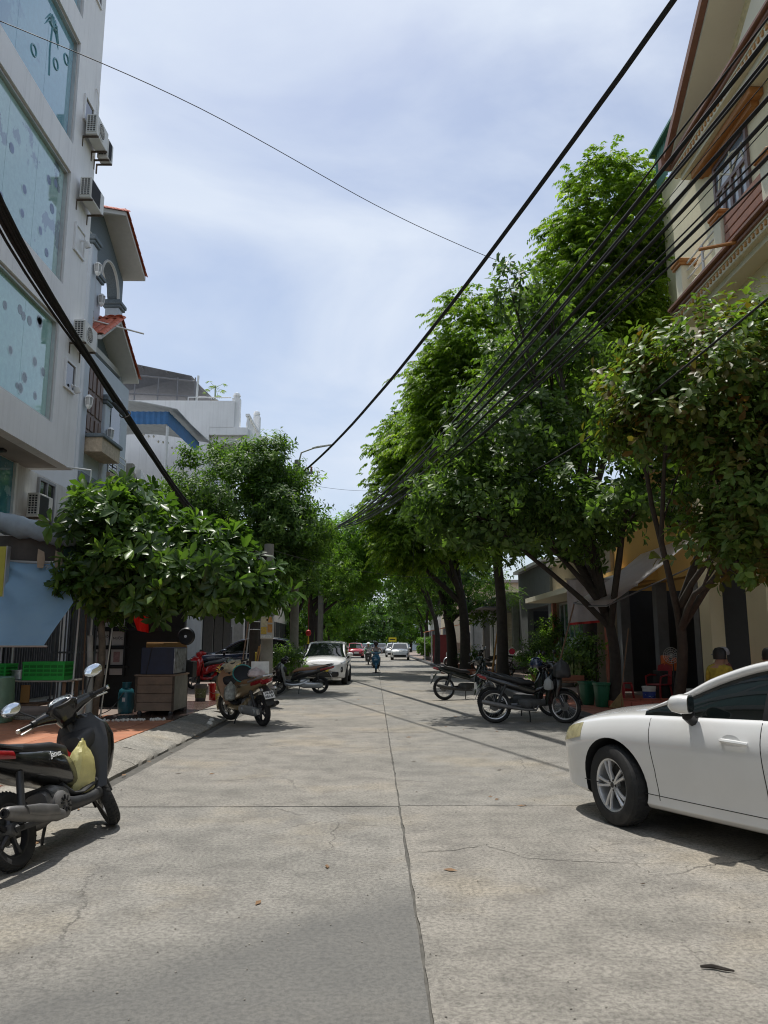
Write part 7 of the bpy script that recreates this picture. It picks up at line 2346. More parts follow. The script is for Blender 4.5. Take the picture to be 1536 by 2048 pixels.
tag(MB().tube([(-6.42, 13.4, 1.46), (-6.45, 13.45, .9), (-6.49, 13.5, .13)], .022, 10).tube([(-6.445, 13.44, .98), (-6.447, 13.442, .94)], .03, 10).build('prop_pole', m_opole), 'yellow and orange painted prop pole under the tarpaulin hem', 'pole')

tbl = thing('stall_table', 'low stall table with pale top under the green crates', 'table', (-6.3, 15.0, .13))
wpart(tbl, 'table_top', MB().box(-7.5, -5.72, 14.7, 15.5, .80, .83, b=.006), mat('table_top', (0.42, 0.38, 0.33), 0.6, dirt=0.3))
for x, y in ((-7.4, 14.8), (-5.8, 14.8), (-7.4, 15.4), (-5.8, 15.4)):
    wpart(tbl, 'leg', MB().box(x - .025, x + .025, y - .025, y + .025, .13, .80), m_wood)
wpart(tbl, 'shelf', MB().box(-6.75, -6.25, 14.78, 15.3, .36, .40), m_wood)
wpart(tbl, 'plank', MB().box(-6.62, -6.46, 14.84, 14.87, .42, .74), m_ply)


def crate(label, x0, x1, y0, y1, z0, z1):
    t = thing('plastic_crate', label, 'crate', ((x0 + x1) / 2, (y0 + y1) / 2, z0), group='green stall crates')
    fr = MB()
    for ya in (y0, y1 - .02):
        fr.box(x0, x1, ya, ya + .02, z0, z0 + .05).box(x0 - .008, x1 + .008, ya - .006, ya + .026, z1 - .035, z1)
        fr.box(x0, x0 + .03, ya, ya + .02, z0 + .05, z1 - .035).box(x1 - .03, x1, ya, ya + .02, z0 + .05, z1 - .035)
    for xa in (x0, x1 - .02):
        fr.box(xa, xa + .02, y0 + .02, y1 - .02, z0, z0 + .05).box(xa, xa + .02, y0 + .026, y1 - .026, z1 - .035, z1)
    wpart(t, 'frame', fr, m_gcrate)
    wpart(t, 'liner', MB().box(x0 + .021, x1 - .021, y0 + .022, y0 + .025, z0 + .016, z1 - .06).box(x1 - .025, x1 - .022, y0 + .027, y1 - .027, z0 + .016, z1 - .06), mat('crate_green_shade', (0.02, 0.27, 0.04), 0.5))  # crate green darkened as shade behind the slats
    wpart(t, 'floor', MB().box(x0 + .02, x1 - .02, y0 + .02, y1 - .02, z0, z0 + .015), m_gcrate)
    n = 4
    for k in range(n):
        z = z0 + .06 + (z1 - z0 - .11) * k / (n - 1) - .012
        wpart(t, 'slat', MB().box(x0 + .03, x1 - .03, y0 + .003, y0 + .016, z, z + .026).box(x0 + .03, x1 - .03, y1 - .016, y1 - .003, z, z + .026).box(x0 + .003, x0 + .016, y0 + .02, y1 - .02, z, z + .026).box(x1 - .016, x1 - .003, y0 + .02, y1 - .02, z, z + .026), m_gcrate)
    for k in range(1, 6):
        x = lerp(x0, x1, k / 6)
        wpart(t, 'upright', MB().box(x - .008, x + .008, y0 - .002, y0 + .002, z0 + .05, z1 - .035), m_gcrate)
    return t


crate('bright green slatted crate on the right of the stall table', -6.58, -5.80, 14.75, 15.25, .832, 1.17)
crate('green slatted crate cut by the left picture edge', -7.5, -6.92, 14.8, 15.3, .832, 1.13)
pot = thing('cooking_pot', 'wide aluminium pot between the two green crates', 'pot', (-6.75, 15.05, .832))
MB().lathe([(.12, 0), (.15, .01), (.15, .16), (.165, .165), (.165, .18), (.14, .18), (.13, .02)], 24).build('pot', m_alu, pot)
for s_ in (1, -1):
    MB().tube([(s_ * .148, -.04, .12), (s_ * .19, -.02, .13), (s_ * .19, .02, .13), (s_ * .148, .04, .12)], .008, 6).build('handle', m_alu, pot)
tk = thing('green_tub', 'pale green plastic-wrapped tub at the left edge under the tarpaulin', 'tub', (-6.85, 14.1, .13))
vloft(MB(), [(-.12, 0, 0, .50, .26), (-.12, 0, .05, .53, .28), (-.12, 0, .45, .52, .28), (-.12, 0, .78, .50, .27), (-.12, 0, .80, .46, .24)], 24, 4.5).build('tub', m_gmesh, tk, angle=50)
MB().sheet([[(-.62, -.30, .90), (-.2, -.31, .88), (.1, -.30, .90), (.26, -.30, .97)], [(-.62, -.31, .4), (-.2, -.33, .38), (.1, -.32, .4), (.25, -.30, .42)], [(-.6, -.31, .06), (-.2, -.32, .05), (.1, -.31, .06), (.24, -.30, .08)]], thick=.004).build('wrapping', m_gmesh, tk)
bk = thing('bucket', 'white plastic bucket beside the pale post', 'bucket', (-5.62, 15.0, .13), group='buckets on the left pavement')
MB().lathe([(.125, 0), (.13, .01), (.16, .33), (.172, .335), (.172, .36), (.165, .362), (.165, .375), (.01, .375)], 26).build('pail', m_bucket, bk, angle=50)
MB().torus(.163, .006, 26, 6, 0, T(0, 0, .29)).build('rim', m_bucket, bk)
tag(MB().tube([(-5.36, 14.95, .12), (-5.40, 15.0, .9), (-5.46, 15.02, 1.66)], [.06, .058, .055], 12).build('support_post', mat('whitewashed_post', (0.42, 0.42, 0.38), 0.85, var=0.2, scale=6, dirt=0.4)), 'pale whitewashed post beside the white bucket', 'post')
pp = thing('pipe_stand', 'thin white pipe standing in front of the villa with a short top arm', 'pipe', (-5.72, 15.1, .12))
MB().tube([(-.05, 0, 0), (0, 0, 2.5), (-.03, .2, 4.85)], .018, 8).tube([(-.03, .2, 4.85), (-.55, .25, 4.93)], .018, 8).build('pipe', m_aluw, pp)
for k, (x, lab) in enumerate(((-5.55, 'left thin pole leaning on the large-leaved tree'), (-5.2, 'right thin pole leaning on the large-leaved tree'))):
    tag(MB().tube([(x, 15.1, .12), (x - .12 + .22 * k, 15.3, 2.3)], .016, 6).build('thin_pole', m_alu if k else m_wood), lab, 'pole')
# folding gate and posters behind
fg = thing('folding_gate', 'dark folding steel gate half open behind the tarpaulin', 'gate', (-6.2, 17.0, .12))
for k in range(13):
    wpart(fg, 'gate_bar', MB().box(-6.95 + .075 * k, -6.925 + .075 * k, 16.95 + .03 * (k % 2), 16.98 + .03 * (k % 2), .12, 2.45), m_steel0)
for z in (.3, 1.3, 2.4):
    wpart(fg, 'gate_rail', MB().box(-7.0, -6.0, 16.985, 17.0, z, z + .04), m_steel0)
ps = thing('poster_rack', 'dark window bars holding white posters with small pictures', 'poster rack', (-6.0, 17.6, .12))
wpart(ps, 'bar_frame', MB().box(-6.32, -6.28, 17.56, 17.6, .8, 2.4).box(-5.96, -5.92, 17.56, 17.6, .8, 2.4).box(-5.62, -5.58, 17.56, 17.6, .8, 2.4).box(-6.4, -4.4, 17.555, 17.6, 1.80, 1.86).box(-6.4, -5.5, 17.555, 17.6, 1.40, 1.45).box(-6.4, -5.5, 17.555, 17.6, .98, 1.02), m_black)
for k, (x0, x1, z0, z1, tx) in enumerate(((-6.27, -5.97, 1.88, 2.2, 'BÁNH\nĐA CUA'), (-5.91, -5.63, 1.88, 2.28, 'BÚN\nTÔM'), (-6.27, -5.97, 1.47, 1.78, 'PHỞ BÒ\nMÌ'), (-5.91, -5.63, 1.47, 1.78, 'NƯỚC'), (-6.27, -5.97, 1.04, 1.38, ''), (-5.91, -5.63, 1.04, 1.38, ''), (-6.27, -5.64, .82, .96, ''))):
    po = wpart(ps, 'poster', MB().box(x0, x1, 17.61, 17.62, z0, z1), m_poster)
    if tx:
        link('poster_text', text_mesh(tx, .075, .0008, 'poster_text', m_ink, bold=.001), po, ((x0 + x1) / 2 + 6.0, 17.6085 - 17.6, (z0 + z1) / 2 - .12), (R(90), 0, 0))
    elif k < 6:
        wpart(ps, 'picture', MB().box(x0 + .06, x1 - .08, 17.603, 17.609, z0 + .06, z1 - .05), m_posterp, po)
wpart(ps, 'backing', MB().box(-6.45, -4.3, 17.66, 17.72, .12, 2.5), m_dark)
fl = thing('red_flag', 'red flag with yellow star hanging under the large-leaved tree', 'flag', (-5.2, 17.3, 1.8))
g = []
for i in range(9):
    v = i / 8
    g.append([(lerp(-.22, .16, u) + .10 * v * (1 - u) + .05 * v, .05 * math.sin(u * 9 + v * 2), .52 * (1 - v) * (1 - .25 * (1 - u)) - .06 * (v > .9) * u) for u in np.linspace(0, 1, 9)])
MB().sheet(g).build('cloth', m_flag, fl, angle=70)
star = [(.045 * math.cos(R(90 + 36 * k)) * (1 if k % 2 == 0 else .4) * 1.6, .045 * math.sin(R(90 + 36 * k)) * (1 if k % 2 == 0 else .4) * 1.6) for k in range(10)]
MB().prism(star, 1, -.062, -.056, M=T(.07, 0, .40)).build('star', m_flagy, fl)
MB().tube([(-.26, .03, .56), (.24, .03, .56)], .012, 6).build('staff', m_wood, fl)

# cart, boxes, cylinder
ct = thing('food_cart', 'worn plywood cart on castors with a navy box on top', 'cart', (-4.28, 15.95, .12))
for k in range(4):
    z = .10 + .165 * k
    MB().box(-.37, .37, -.55, -.53, z, z + .16, b=.006).build('front_plank', m_cart, ct)
MB().box(.35, .37, -.529, .53, .10, .76).build('side_panel', mat('cart_side', (0.20, 0.20, 0.18), 0.6, var=0.3, dirt=0.4, metal=0.2), ct)
MB().box(-.37, -.35, -.529, .53, .10, .76).build('side_panel', m_cart, ct)
MB().box(-.37, .37, .531, .55, .10, .76).build('back_panel', m_cart, ct)
MB().box(-.40, .40, -.57, .57, .761, .79).build('top_board', m_cart, ct)
for x in (-.36, .36):
    MB().box(x - .02, x + .02, -.562, -.531, .08, .775).build('corner_strip', m_rust, ct)
for x in (-.3, .3):
    for y in (-.45, .45):
        c_ = MB().lathe([(.045, -.015), (.045, .015)], 14, 0, T(x, y, .05, R(90), 0, 0)).build('castor', m_black, ct)
        MB().box(x - .02, x + .02, y - .02, y + .02, .05, .10).build('castor_fork', m_steel, c_)
bx = thing('navy_box', 'navy metal box with scuffed side standing on the plywood cart', 'box', (-4.26, 15.95, .912))
MB().box(-.33, .31, -.50, .50, 0, .52, b=.01).build('body', m_navyb, bx)
MB().box(.311, .325, -.48, .48, .02, .50).build('scuffed_panel', m_scuff, bx)
MB().tube([(-.12, -.51, .53), (-.16, -.512, .3), (-.22, -.51, -.05)], .006, 5).build('cord', m_black, bx)
tag(MB().box(-.42, .42, -.015, .015, 0, .72, b=.005).box(-.42, -.06, -.028, -.0155, -.02, .70, b=.004).build('plywood_board', m_ply, None, (-4.42, 16.62, .82), (R(-4), 0, R(3))), 'tan plywood board standing behind the navy box', 'board')
tag(MB().box(-.45, .45, -.2, .2, 0, .69, b=.02).build('dark_counter', m_dark, None, (-4.45, 16.75, .12)), 'dark counter behind the cart supporting the plywood board', 'counter')
fb = thing('table_fan', 'black round table fan standing above the plywood board', 'fan', (-4.02, 16.72, 1.5))
MB().lathe([(.11, -.36), (.12, -.34), (.03, -.32), (.022, -.05)], 18).build('base', m_black, fb)
hd_ = MB().lathe([(.02, -.07), (.16, -.06), (.19, 0), (.16, .05), (.02, .06)], 24, 0, T(0, -.03, .16, R(90), 0, 0)).build('cage', m_black, fb)
MB().lathe([(.03, .061), (.03, .07)], 14, 0, T(0, -.03, .16, R(90), 0, 0)).build('hub', m_chrome, hd_)
tag(MB().box(-.2, .2, -.18, .18, 0, .33, b=.01).build('fan_shelf', m_dark, None, (-4.02, 16.75, .81)), 'dark box under the black table fan', 'box')
gs = thing('gas_cylinder', 'teal gas cylinder standing left of the plywood cart', 'gas cylinder', (-4.98, 15.9, .12))
MB().lathe([(.13, 0), (.14, .03), (.15, .08), (.155, .12), (.155, .40), (.13, .48), (.06, .53), (.03, .54)], 24).build('tank', m_gas, gs, angle=50)
MB().lathe([(.085, .50), (.09, .62), (.083, .62), (.078, .50)], 18, caps=False).build('collar', m_gas, gs)
MB().tube([(0, 0, .54), (0, 0, .60)], .02, 8).build('valve', m_brown, gs)
MB().box(-.03, .03, -.158, -.152, .25, .33).build('label', m_poster, gs)
cable('pale hose trailing from the gas cylinder', [(-4.98, 15.75, .55), (-5.15, 15.55, .25), (-5.3, 15.3, .145), (-5.0, 15.2, .14), (-4.8, 15.35, .14)], .009, name='gas_hose')
tag(bpy.data.objects['gas_hose'], None, 'hose').pop('group', None)
rs_ = random.Random(9)
fm = MB()
for k in range(120):
    x = rs_.choice((rs_.uniform(-5.35, -4.75), rs_.uniform(-4.7, -4.15), rs_.uniform(-4.05, -3.8)))
    s_ = rs_.uniform(.012, .034)
    fm.lathe([(0, -s_ * .7), (s_, -s_ * .2), (s_ * .8, s_ * .5), (0, s_ * .8)], 6, 0, T(x, 14.25 + rs_.gauss(0, .045) + .15 * (x + 5), .138 + s_ * .5, rs_.random() * 3, rs_.random() * 3, 0))
tag(fm.build('foam_chips', m_foam, angle=60), 'line of white foam chips along the pavement tiles', 'foam chips', kind='stuff')
stp = MB().box(-7.7, -5.15, 14.55, 14.8, .122, .20, b=.02).build('cement_step', m_kerb)
tag(stp, 'low rough cement step in front of the stall table', 'step')
wf_ = MB().box(-5.1, -3.65, 14.5, 19.2, .121, .1405).build('wet_floor', mat('wet_cement', (0.10, 0.065, 0.055), 0.22, var=0.35, scale=2, dirt=0.4, dirtc=(0.05, 0.045, 0.04)))
tag(wf_, 'wet dark cement floor around the cart', kind='structure')


def pail(label, loc, r, h, mt, lid=None, band=None):
    t = thing('bucket', label, 'bucket', loc, group='buckets on the left pavement')
    MB().lathe([(r * .82, 0), (r * .85, .01), (r, h * .92), (r * 1.06, h * .93), (r * 1.06, h), (r * .95, h), (r * .78, .02), (.01, .02)], 24).build('pail', mt, t, angle=50)
    MB().tube([(-r, 0, h * .85), (-r * .75, -r * .6, h * .55), (0, -r * 1.08, h * .42), (r * .75, -r * .6, h * .55), (r, 0, h * .85)], .005, 5).build('handle', m_alu, t)
    if band:
        MB().lathe([(r * .9, h * .2), (r * 1.0, h * .75)], 24, caps=False).build('label', band, t)
    if lid:
        MB().lathe([(r * 1.08, h + .001), (r * 1.08, h + .02), (.01, h + .025)], 24).build('lid', lid, t)
    return t


pail('dark grey paint bucket on the wet floor beyond the cart', (-4.22, 19.2, .14), .145, .40, mat('grey_bucket', (0.10, 0.105, 0.11), 0.4), None, mat('paint_label', (0.13, 0.16, 0.07), 0.5, var=0.6, scale=14))
pail('bright red bucket next to the dark paint bucket', (-3.93, 19.45, .14), .16, .40, m_rpaint)
pail('small cream bucket in front of the red bucket', (-3.73, 19.05, .135), .10, .26, m_bucket, None, mat('yellow_label', (0.6, 0.5, 0.12), 0.5, var=0.4, scale=12))
tag(hang_bag('cloth_bag', 'yellowish cloth lying on the small cream bucket', 'cloth', (-3.73, 19.05, .60), .09, .08, .20, mat('yellow_cloth', (0.6, 0.5, 0.2), 0.8), 0, 31), None)


def pot_plant(label, loc, kind, h, spread, mt, pot_m, n=22, pr=.16, ph=.28, seed=1, name='potted_plant', asp=.14, group='potted plants'):
    t = thing(name, label, 'plant', loc, group=group)
    rs = random.Random(seed)
    if pot_m:
        MB().lathe([(pr * .7, 0), (pr * .75, .01), (pr, ph * .9), (pr * 1.08, ph * .9), (pr * 1.08, ph), (pr * .92, ph), (pr * .9, ph * .85), (.01, ph * .85)], 20).build('pot', pot_m, t, angle=50)
    z0 = ph * .85 if pot_m else 0
    if kind == 'blade':                # long arching blades
        for k in range(n):
            a = rs.uniform(0, 2 * PI)
            l_ = h * rs.uniform(.6, 1.1)
            out = spread * rs.uniform(.3, 1)
            w_ = l_ * asp * rs.uniform(.7, 1.2)
            g = []
            for i in range(6):
                u = i / 5
                c = Vector((math.cos(a) * out * u ** 1.4, math.sin(a) * out * u ** 1.4, z0 + l_ * (u - .45 * u * u * out / max(spread, .01))))
                sd = Vector((-math.sin(a), math.cos(a), 0)) * (w_ * .5 * (1 - abs(2 * u - .9) ** 2 * .8 if u < .98 else .02))
                g.append([c - sd, c + Vector((0, 0, -.012)), c + sd])
            MB().sheet(g).build('leaf', mt, t, angle=70)
    else:                              # leafy bush
        st_ = MB()
        for k in range(5):
            a = k * 1.3
            st_.tube([(0, 0, z0), (.1 * math.cos(a), .1 * math.sin(a), z0 + h * .4), (spread * .6 * math.cos(a), spread * .6 * math.sin(a), z0 + h * .8)], [.012, .01, .005], 5)
        st_.build('stem', m_bark, t)
        C, A = blob_points([(0, 0, z0 + h * .55, spread, spread, h * .45)], n, .22)
        data = sprigs_twig(C, A, asp, k=7, length=.22, asp=.45)
        o = link('foliage', leaves_mesh('foliage', data, LEAF_LAN, mt), t)
        o['kind'] = 'stuff'
    return t


m_croton = mat('croton_leaf', (0.46, 0.36, 0.05), 0.5, var=0.5, scale=9, trans=0.2)
m_blade = mat('blade_leaf', (0.08, 0.16, 0.03), 0.4, var=0.4, scale=6, trans=0.2)
m_snake = mat('snake_leaf', (0.20, 0.26, 0.09), 0.45, var=0.5, scale=14)
m_terrap = mat('terracotta_pot', (0.30, 0.12, 0.07), 0.8, var=0.2, dirt=0.3)
m_cemp = mat('cement_pot', (0.28, 0.27, 0.25), 0.85, var=0.2, dirt=0.3)
pot_plant('yellow croton with narrow leaves behind the gold scooter', (-3.75, 20.6, .13), 'blade', .72, .55, m_croton, m_terrap, 60, .2, .36, 5, asp=.10)
pot_plant('dark green bush beside the utility pole in front of the navy car', (-2.25 - .75, 26.6, .13), 'bush', 1.1, .55, lm_lan, m_cemp, 60, .22, .3, 6, asp=.11)
# brooms and sticks leaning by the pole
bp_ = thing('dark_stump', 'dark bound trunk stub next to the utility pole', 'trunk', (-3.12, 20.2, .12))
MB().tube([(0, 0, 0), (.03, 0, 1.0), (-.02, .05, 2.2)], [.16, .14, .12], 12).build('stub', m_bark, bp_, angle=60)
for z in (1.75, 1.95):
    MB().torus(.145, .012, 18, 6, 0, T(.0, .03, z)).build('binding', m_alu, bp_)
for k, (x, dx, h, mm, lab) in enumerate(((-3.42, .20, 2.15, m_wood, 'leftmost thin grey stick leaning by the dark stub'), (-3.30, .10, 2.0, m_alu, 'pale stick leaning left of the broom'), (-3.18, .24, 1.45, m_ply, 'tan broom handle leaning on the dark stub'), (-3.11, .22, 1.5, m_ply, 'second tan handle beside the broom handle'))):
    tag(MB().tube([(x, 19.7, .13), (x + dx, 19.95, h)], .017, 7).build('leaning_stick', mm), lab, 'stick', 'sticks by the utility pole')
tag(MB().tube([(-2.98, 19.62, .6), (-2.95, 19.5, 1.3)], .02, 7).build('yellow_tube', m_croton), 'yellow tube clipped to the left of the utility pole', 'tube')
rl_ = thing('red_lantern', 'small red lantern with yellow tassel hanging far left of the white car', 'lantern', (-3.05, 36.0, 2.0))
MB().lathe([(.01, .16), (.10, .10), (.13, 0), (.10, -.10), (.01, -.16)], 14).build('globe', m_rbag, rl_)
MB().tube([(0, 0, .15), (0, 0, 1.6)], .008, 5).build('cord', m_rbag, rl_)
MB().tube([(0, 0, -.15), (0, 0, -.5)], [.02, .05], 8).build('tassel', m_flagy, rl_)

# ------------------------------------------------------------------ right pavement
m_whitet = mat('white_tarpaulin', (0.88, 0.90, 0.92), 0.5, var=0.05, scale=1.5, trans=0.75, dirt=0.15, dirtc=(0.4, 0.4, 0.38))
awn = thing('white_awning', 'sloping white tarpaulin awning stretched from the ochre house', 'awning', (6.2, 17.5, 2.3))
A_, E2 = Vector((4.55, 17.6, 2.42)), Vector((4.95, 16.4, 2.30))
g = []
for i in range(13):
    v = i / 12
    row = []
    for j in range(15):
        u = j / 14
        a = A_.lerp(E2, u)
        b = Vector((7.36, 21.1, 3.95)).lerp(Vector((7.36, 17.2, 3.98)), u)
        q = a.lerp(b, v) - Vector((0, 0, .06 * math.sin(PI * v) + .02 * math.sin(PI * u * 3) * (1 - v)))
        row.append(q)
    g.append(row)
wpart(awn, 'sheet', MB().sheet(g), m_whitet, angle=70)
wpart(awn, 'front_bar', MB().tube([A_, A_.lerp(E2, .5) - Vector((0, 0, .04)), E2], .02, 8), m_steel)
for q, yy in ((.02, 20.6), (.98, 17.4)):
    a = A_.lerp(E2, q)
    wpart(awn, 'strut', MB().tube([a, Vector((7.38, yy, 3.3))], .018, 6), m_steel)
tag(MB().tube([(4.56, 17.6, 2.42), (4.35, 18.2, 1.2), (4.12, 18.9, .14)], .018, 7).build('bamboo_prop', m_wood), 'long thin prop slanting from the white awning tip to the pavement', 'pole')
cu = thing('hanging_curtain', 'whitish pink curtain with red hem hanging behind the awning tip', 'curtain', (5.6, 20.6, 2.0))
m_curt = mat('curtain_cloth', (0.55, 0.50, 0.52), 0.8, var=0.12, scale=4, trans=0.3)
g = [[(lerp(5.15, 6.3, j / 16), 20.6 + .05 * math.sin(j * 1.4), lerp(3.2, 2.05 + .1 * j / 16, i / 6)) for j in range(17)] for i in range(7)]
wpart(cu, 'cloth', MB().sheet(g), m_curt, angle=70)
wpart(cu, 'hem', MB().sheet([[(x, y - .006, z) for x, y, z in g[6]], [(x, y - .006, z - .06) for x, y, z in g[6]]], thick=.004), m_rbag)
wpart(cu, 'rod', MB().tube([(5.1, 20.6, 3.22), (6.4, 20.6, 3.22)], .015, 6), m_steel)
pf = thing('tree_planter', 'low red tiled planter edge around the forked tree', 'planter', (5.9, 17.5, .13))
for k in range(4):
    MB().box(-.78 + .46 * k, -.78 + .46 * k + .45, -.42, -.34, 0, .15, b=.006).build('edge_tile', mat('planter_tile', (0.46, 0.11, 0.06), 0.4, var=0.12, dirt=0.2), pf)
    MB().box(-.78 + .46 * k, -.78 + .46 * k + .45, .34, .42, 0, .15, b=.006).build('edge_tile', mat('planter_tile', (0.46, 0.11, 0.06), 0.4), pf)
MB().box(-.78, -.70, -.339, .339, 0, .149).box(.98, 1.06, -.339, .339, 0, .149).build('end_tile', mat('planter_tile', (0.46, 0.11, 0.06), 0.4), pf)
MB().box(-.70, .98, -.339, .339, 0, .10).build('soil', m_earth, pf)


def wheelie_bin(label, loc, rz):
    t = thing('rubbish_bin', label, 'bin', loc, (0, 0, rz), 'green rubbish bins')
    mg_ = mat('bin_green', (0.012, 0.115, 0.055), 0.4, var=0.1, dirt=0.2)
    vloft(MB(), [(0, 0, 0, .115, .115), (0, 0, .02, .125, .125), (0, 0, .46, .155, .155), (0, 0, .47, .17, .17), (0, 0, .52, .175, .175), (0, 0, .52, .15, .15), (0, 0, .05, .11, .11)], 24, 4).build('bin', mg_, t, angle=40)
    MB().torus(.03, .006, 14, 5, 0, T(0, -.172, .44, R(90), 0, 0)).build('grip', mg_, t)
    return t


wheelie_bin('nearer dark green rubbish bin at the pavement edge', (5.02, 17.35, .138), R(10))
wheelie_bin('farther dark green rubbish bin half behind the nearer one', (4.86, 17.95, .138), R(25))
br = thing('straw_broom', 'straw broom leaning with its bristles on the pavement by the green bins', 'broom', (5.30, 17.0, .138))
bs_ = MB()
for k in range(60):
    a = random.uniform(0, 2 * PI); q = random.uniform(0, .12)
    bs_.tube([(.05, 0, .34), (-.05 + q * math.cos(a) * 1.5 - .03, q * math.sin(a), .01)], .005, 4)
bs_.build('bristles', mat('straw', (0.42, 0.30, 0.14), 0.9, var=0.3), br)
MB().tube([(.03, 0, .28), (.18, .05, 1.05), (.30, .08, 1.7)], .014, 7).build('handle', m_wood, br)


def stool(label, loc, rz, h=.45, mt=None):
    t = thing('plastic_stool', label, 'stool', loc, (0, 0, rz), 'red plastic stools')
    mt = mt or mat('stool_red', (0.38, 0.02, 0.025), 0.35, var=0.08)
    MB().box(-.15, .15, -.15, .15, h - .03, h, b=.012).build('seat', mt, t)
    for sx in (1, -1):
        for sy in (1, -1):
            MB().tube([(sx * .13, sy * .13, h - .03), (sx * .17, sy * .17, 0)], [.03, .022], 6).build('leg', mt, t)
    MB().box(-.14, .14, -.155, -.145, h - .2, h - .15).box(-.14, .14, .145, .155, h - .2, h - .15).box(-.155, -.145, -.14, .14, h - .2, h - .15).box(.145, .155, -.14, .14, h - .2, h - .15).build('stretcher', mt, t)
    return t


stool('red plastic stool just right of the green bins', (5.65, 18.55, .138), R(10))
stool('red plastic stool behind the forked trunk', (6.0, 18.9, .138), R(30))
for (x, y, lab) in ((6.25, 13.75, 'red stool under the person in the grey cap'), (5.88, 13.35, 'red stool under the person in yellow'), (6.72, 13.05, 'red stool nearest the cream pier')):
    stool(lab, (x, y, .135), R(15), .37)
ch = thing('plastic_chair', 'dark red plastic chair with rounded back behind the tree planter', 'chair', (6.75, 18.6, .138), (0, 0, R(-60)))
m_chr = mat('chair_red', (0.26, 0.010, 0.014), 0.35, var=0.08)
MB().box(-.21, .21, -.21, .21, .40, .43, b=.012).build('seat', m_chr, ch)
MB().sheet([[(lerp(-.21, .21, j / 8) * (1 - .15 * max(0, v - .7)), .20 + .05 * v - .05 * math.cos((j / 8 - .5) * PI) * .6, .43 + .48 * v - (.06 * abs(j / 8 - .5) * 2 if v > .95 else 0)) for j in range(9)] for v in (0, .25, .5, .75, 1.0)], thick=.012).build('backrest', m_chr, ch, angle=70)
for sx in (1, -1):
    for sy in (1, -1):
        MB().tube([(sx * .18, sy * .18, .40), (sx * .22, sy * .22, 0)], [.025, .02], 6).build('leg', m_chr, ch)
    MB().tube([(sx * .22, .2, .62), (sx * .24, 0, .64), (sx * .22, -.18, .60), (sx * .20, -.19, .42)], .022, 6).build('armrest', m_chr, ch)
sf = thing('standing_fan', 'standing fan with wire cage beside the dark red chair', 'fan', (6.95, 18.15, .138))
MB().lathe([(.16, 0), (.16, .03), (.03, .05)], 20).tube([(0, 0, .04), (0, 0, .98)], .015, 8).build('stand', m_black, sf)
cg = MB()
for k in range(4):
    cg.torus(.05 + .045 * k, .004, 26, 5, 0, T(-.06, -.06, 1.1, R(90), 0, R(-45)))
for k in range(16):
    a = 2 * PI * k / 16
    cg.tube([(0, 0, 0), (.185 * math.cos(a), .185 * math.sin(a), 0)], .003, 4, 0, M=T(-.06, -.06, 1.1, R(90), 0, R(-45)))
cg.build('cage', m_alu, sf)
bl_ = MB()
for k in range(3):
    bl_.add([(0, 0, 0), (.05, .05, .03), (.16, .02, -.02), (.10, -.06, -.03)], [(0, 1, 2, 3)], 0, T(-.03, -.03, 1.1, R(90), 0, R(-45)) @ T(0, 0, 0, 0, 0, 2.09 * k))
bl_.build('blade', m_bmatte, sf)
MB().lathe([(.05, 0), (.055, .1), (.03, .14)], 14, 0, T(0, 0, 1.1, R(90), 0, R(135))).build('motor', m_black, sf)
tag(MB().box(-.16, .16, -.12, .12, 0, .36, b=.02).build('orange_cool_box', mat('orange_plastic', (0.62, 0.14, 0.03), 0.4), None, (7.1, 17.9 + .9, .87)), 'orange plastic box standing behind the fan', 'box')
tag(MB().box(-.3, .3, -.25, .25, 0, .73, b=.01).build('serving_counter', m_dark, None, (7.1, 18.85, .138)), 'dark counter under the orange plastic box', 'counter')


def pailr(label, loc, r, h, mt, lid=None, band=None):
    t = pail(label, loc, r, h, mt, lid, band)
    t['group'] = 'buckets on the right pavement'
    return t


pailr('blue and white paint bucket beside the forked trunk', (6.35, 18.15, .138), .15, .38, m_bucket, m_bucket, mat('blue_label', (0.03, 0.06, 0.28), 0.5, var=0.5, scale=10))
pailr('white lidded bucket behind the white sedan bonnet', (7.0, 17.4, .138), .15, .36, m_bucket, m_bucket)
pailr('grey clay pot shaped bucket right of the green bins', (5.42, 17.95, .138), .17, .3, m_cemp)
# bench with snake plants, potted plants, sapling
bn = thing('plant_bench', 'low wooden bench carrying the snake plants', 'bench', (4.95, 19.9, .138))
MB().box(-.45, .45, -.16, .16, .40, .44, b=.008).build('seat', m_wood, bn)
for x in (-.38, .38):
    MB().box(x - .03, x + .03, -.14, .14, 0, .40).build('leg', m_wood, bn)
tr_ = thing('snake_plant', 'row of upright snake plants in a clay trough on the wooden bench', 'plant', (4.95, 19.9, .58))
MB().box(-.36, .36, -.09, .09, 0, .14, b=.012).build('trough', m_terrap, tr_)
for k in range(22):
    x = random.uniform(-.32, .32); h_ = random.uniform(.22, .42); a = random.uniform(-.25, .25)
    MB().sheet([[(x - .02, random.uniform(-.05, .05), .12), (x + .02, 0, .12)], [(x - .022 + a * .1, 0, .12 + h_ * .6), (x + .022 + a * .1, .01, .12 + h_ * .6)], [(x + a * .2 - .002, 0, .12 + h_), (x + a * .2 + .002, 0, .12 + h_)]]).build('leaf', m_snake, tr_)
pot_plant('tall long-leaved plant in front of the beige shop', (6.3, 25.6, .13), 'blade', 1.5, .8, m_blade, m_cemp, 46, .26, .45, 8, asp=.06)
pot_plant('rounded green bush behind the middle motorbike', (5.55, 26.6, .13), 'bush', 1.25, .62, lm_lan, m_terrap, 70, .25, .35, 9, asp=.10)
pot_plant('small light green plant beside the bench', (4.75, 21.8, .13), 'bush', .7, .35, lm_lite, m_terrap, 60, .16, .25, 10, asp=.09)
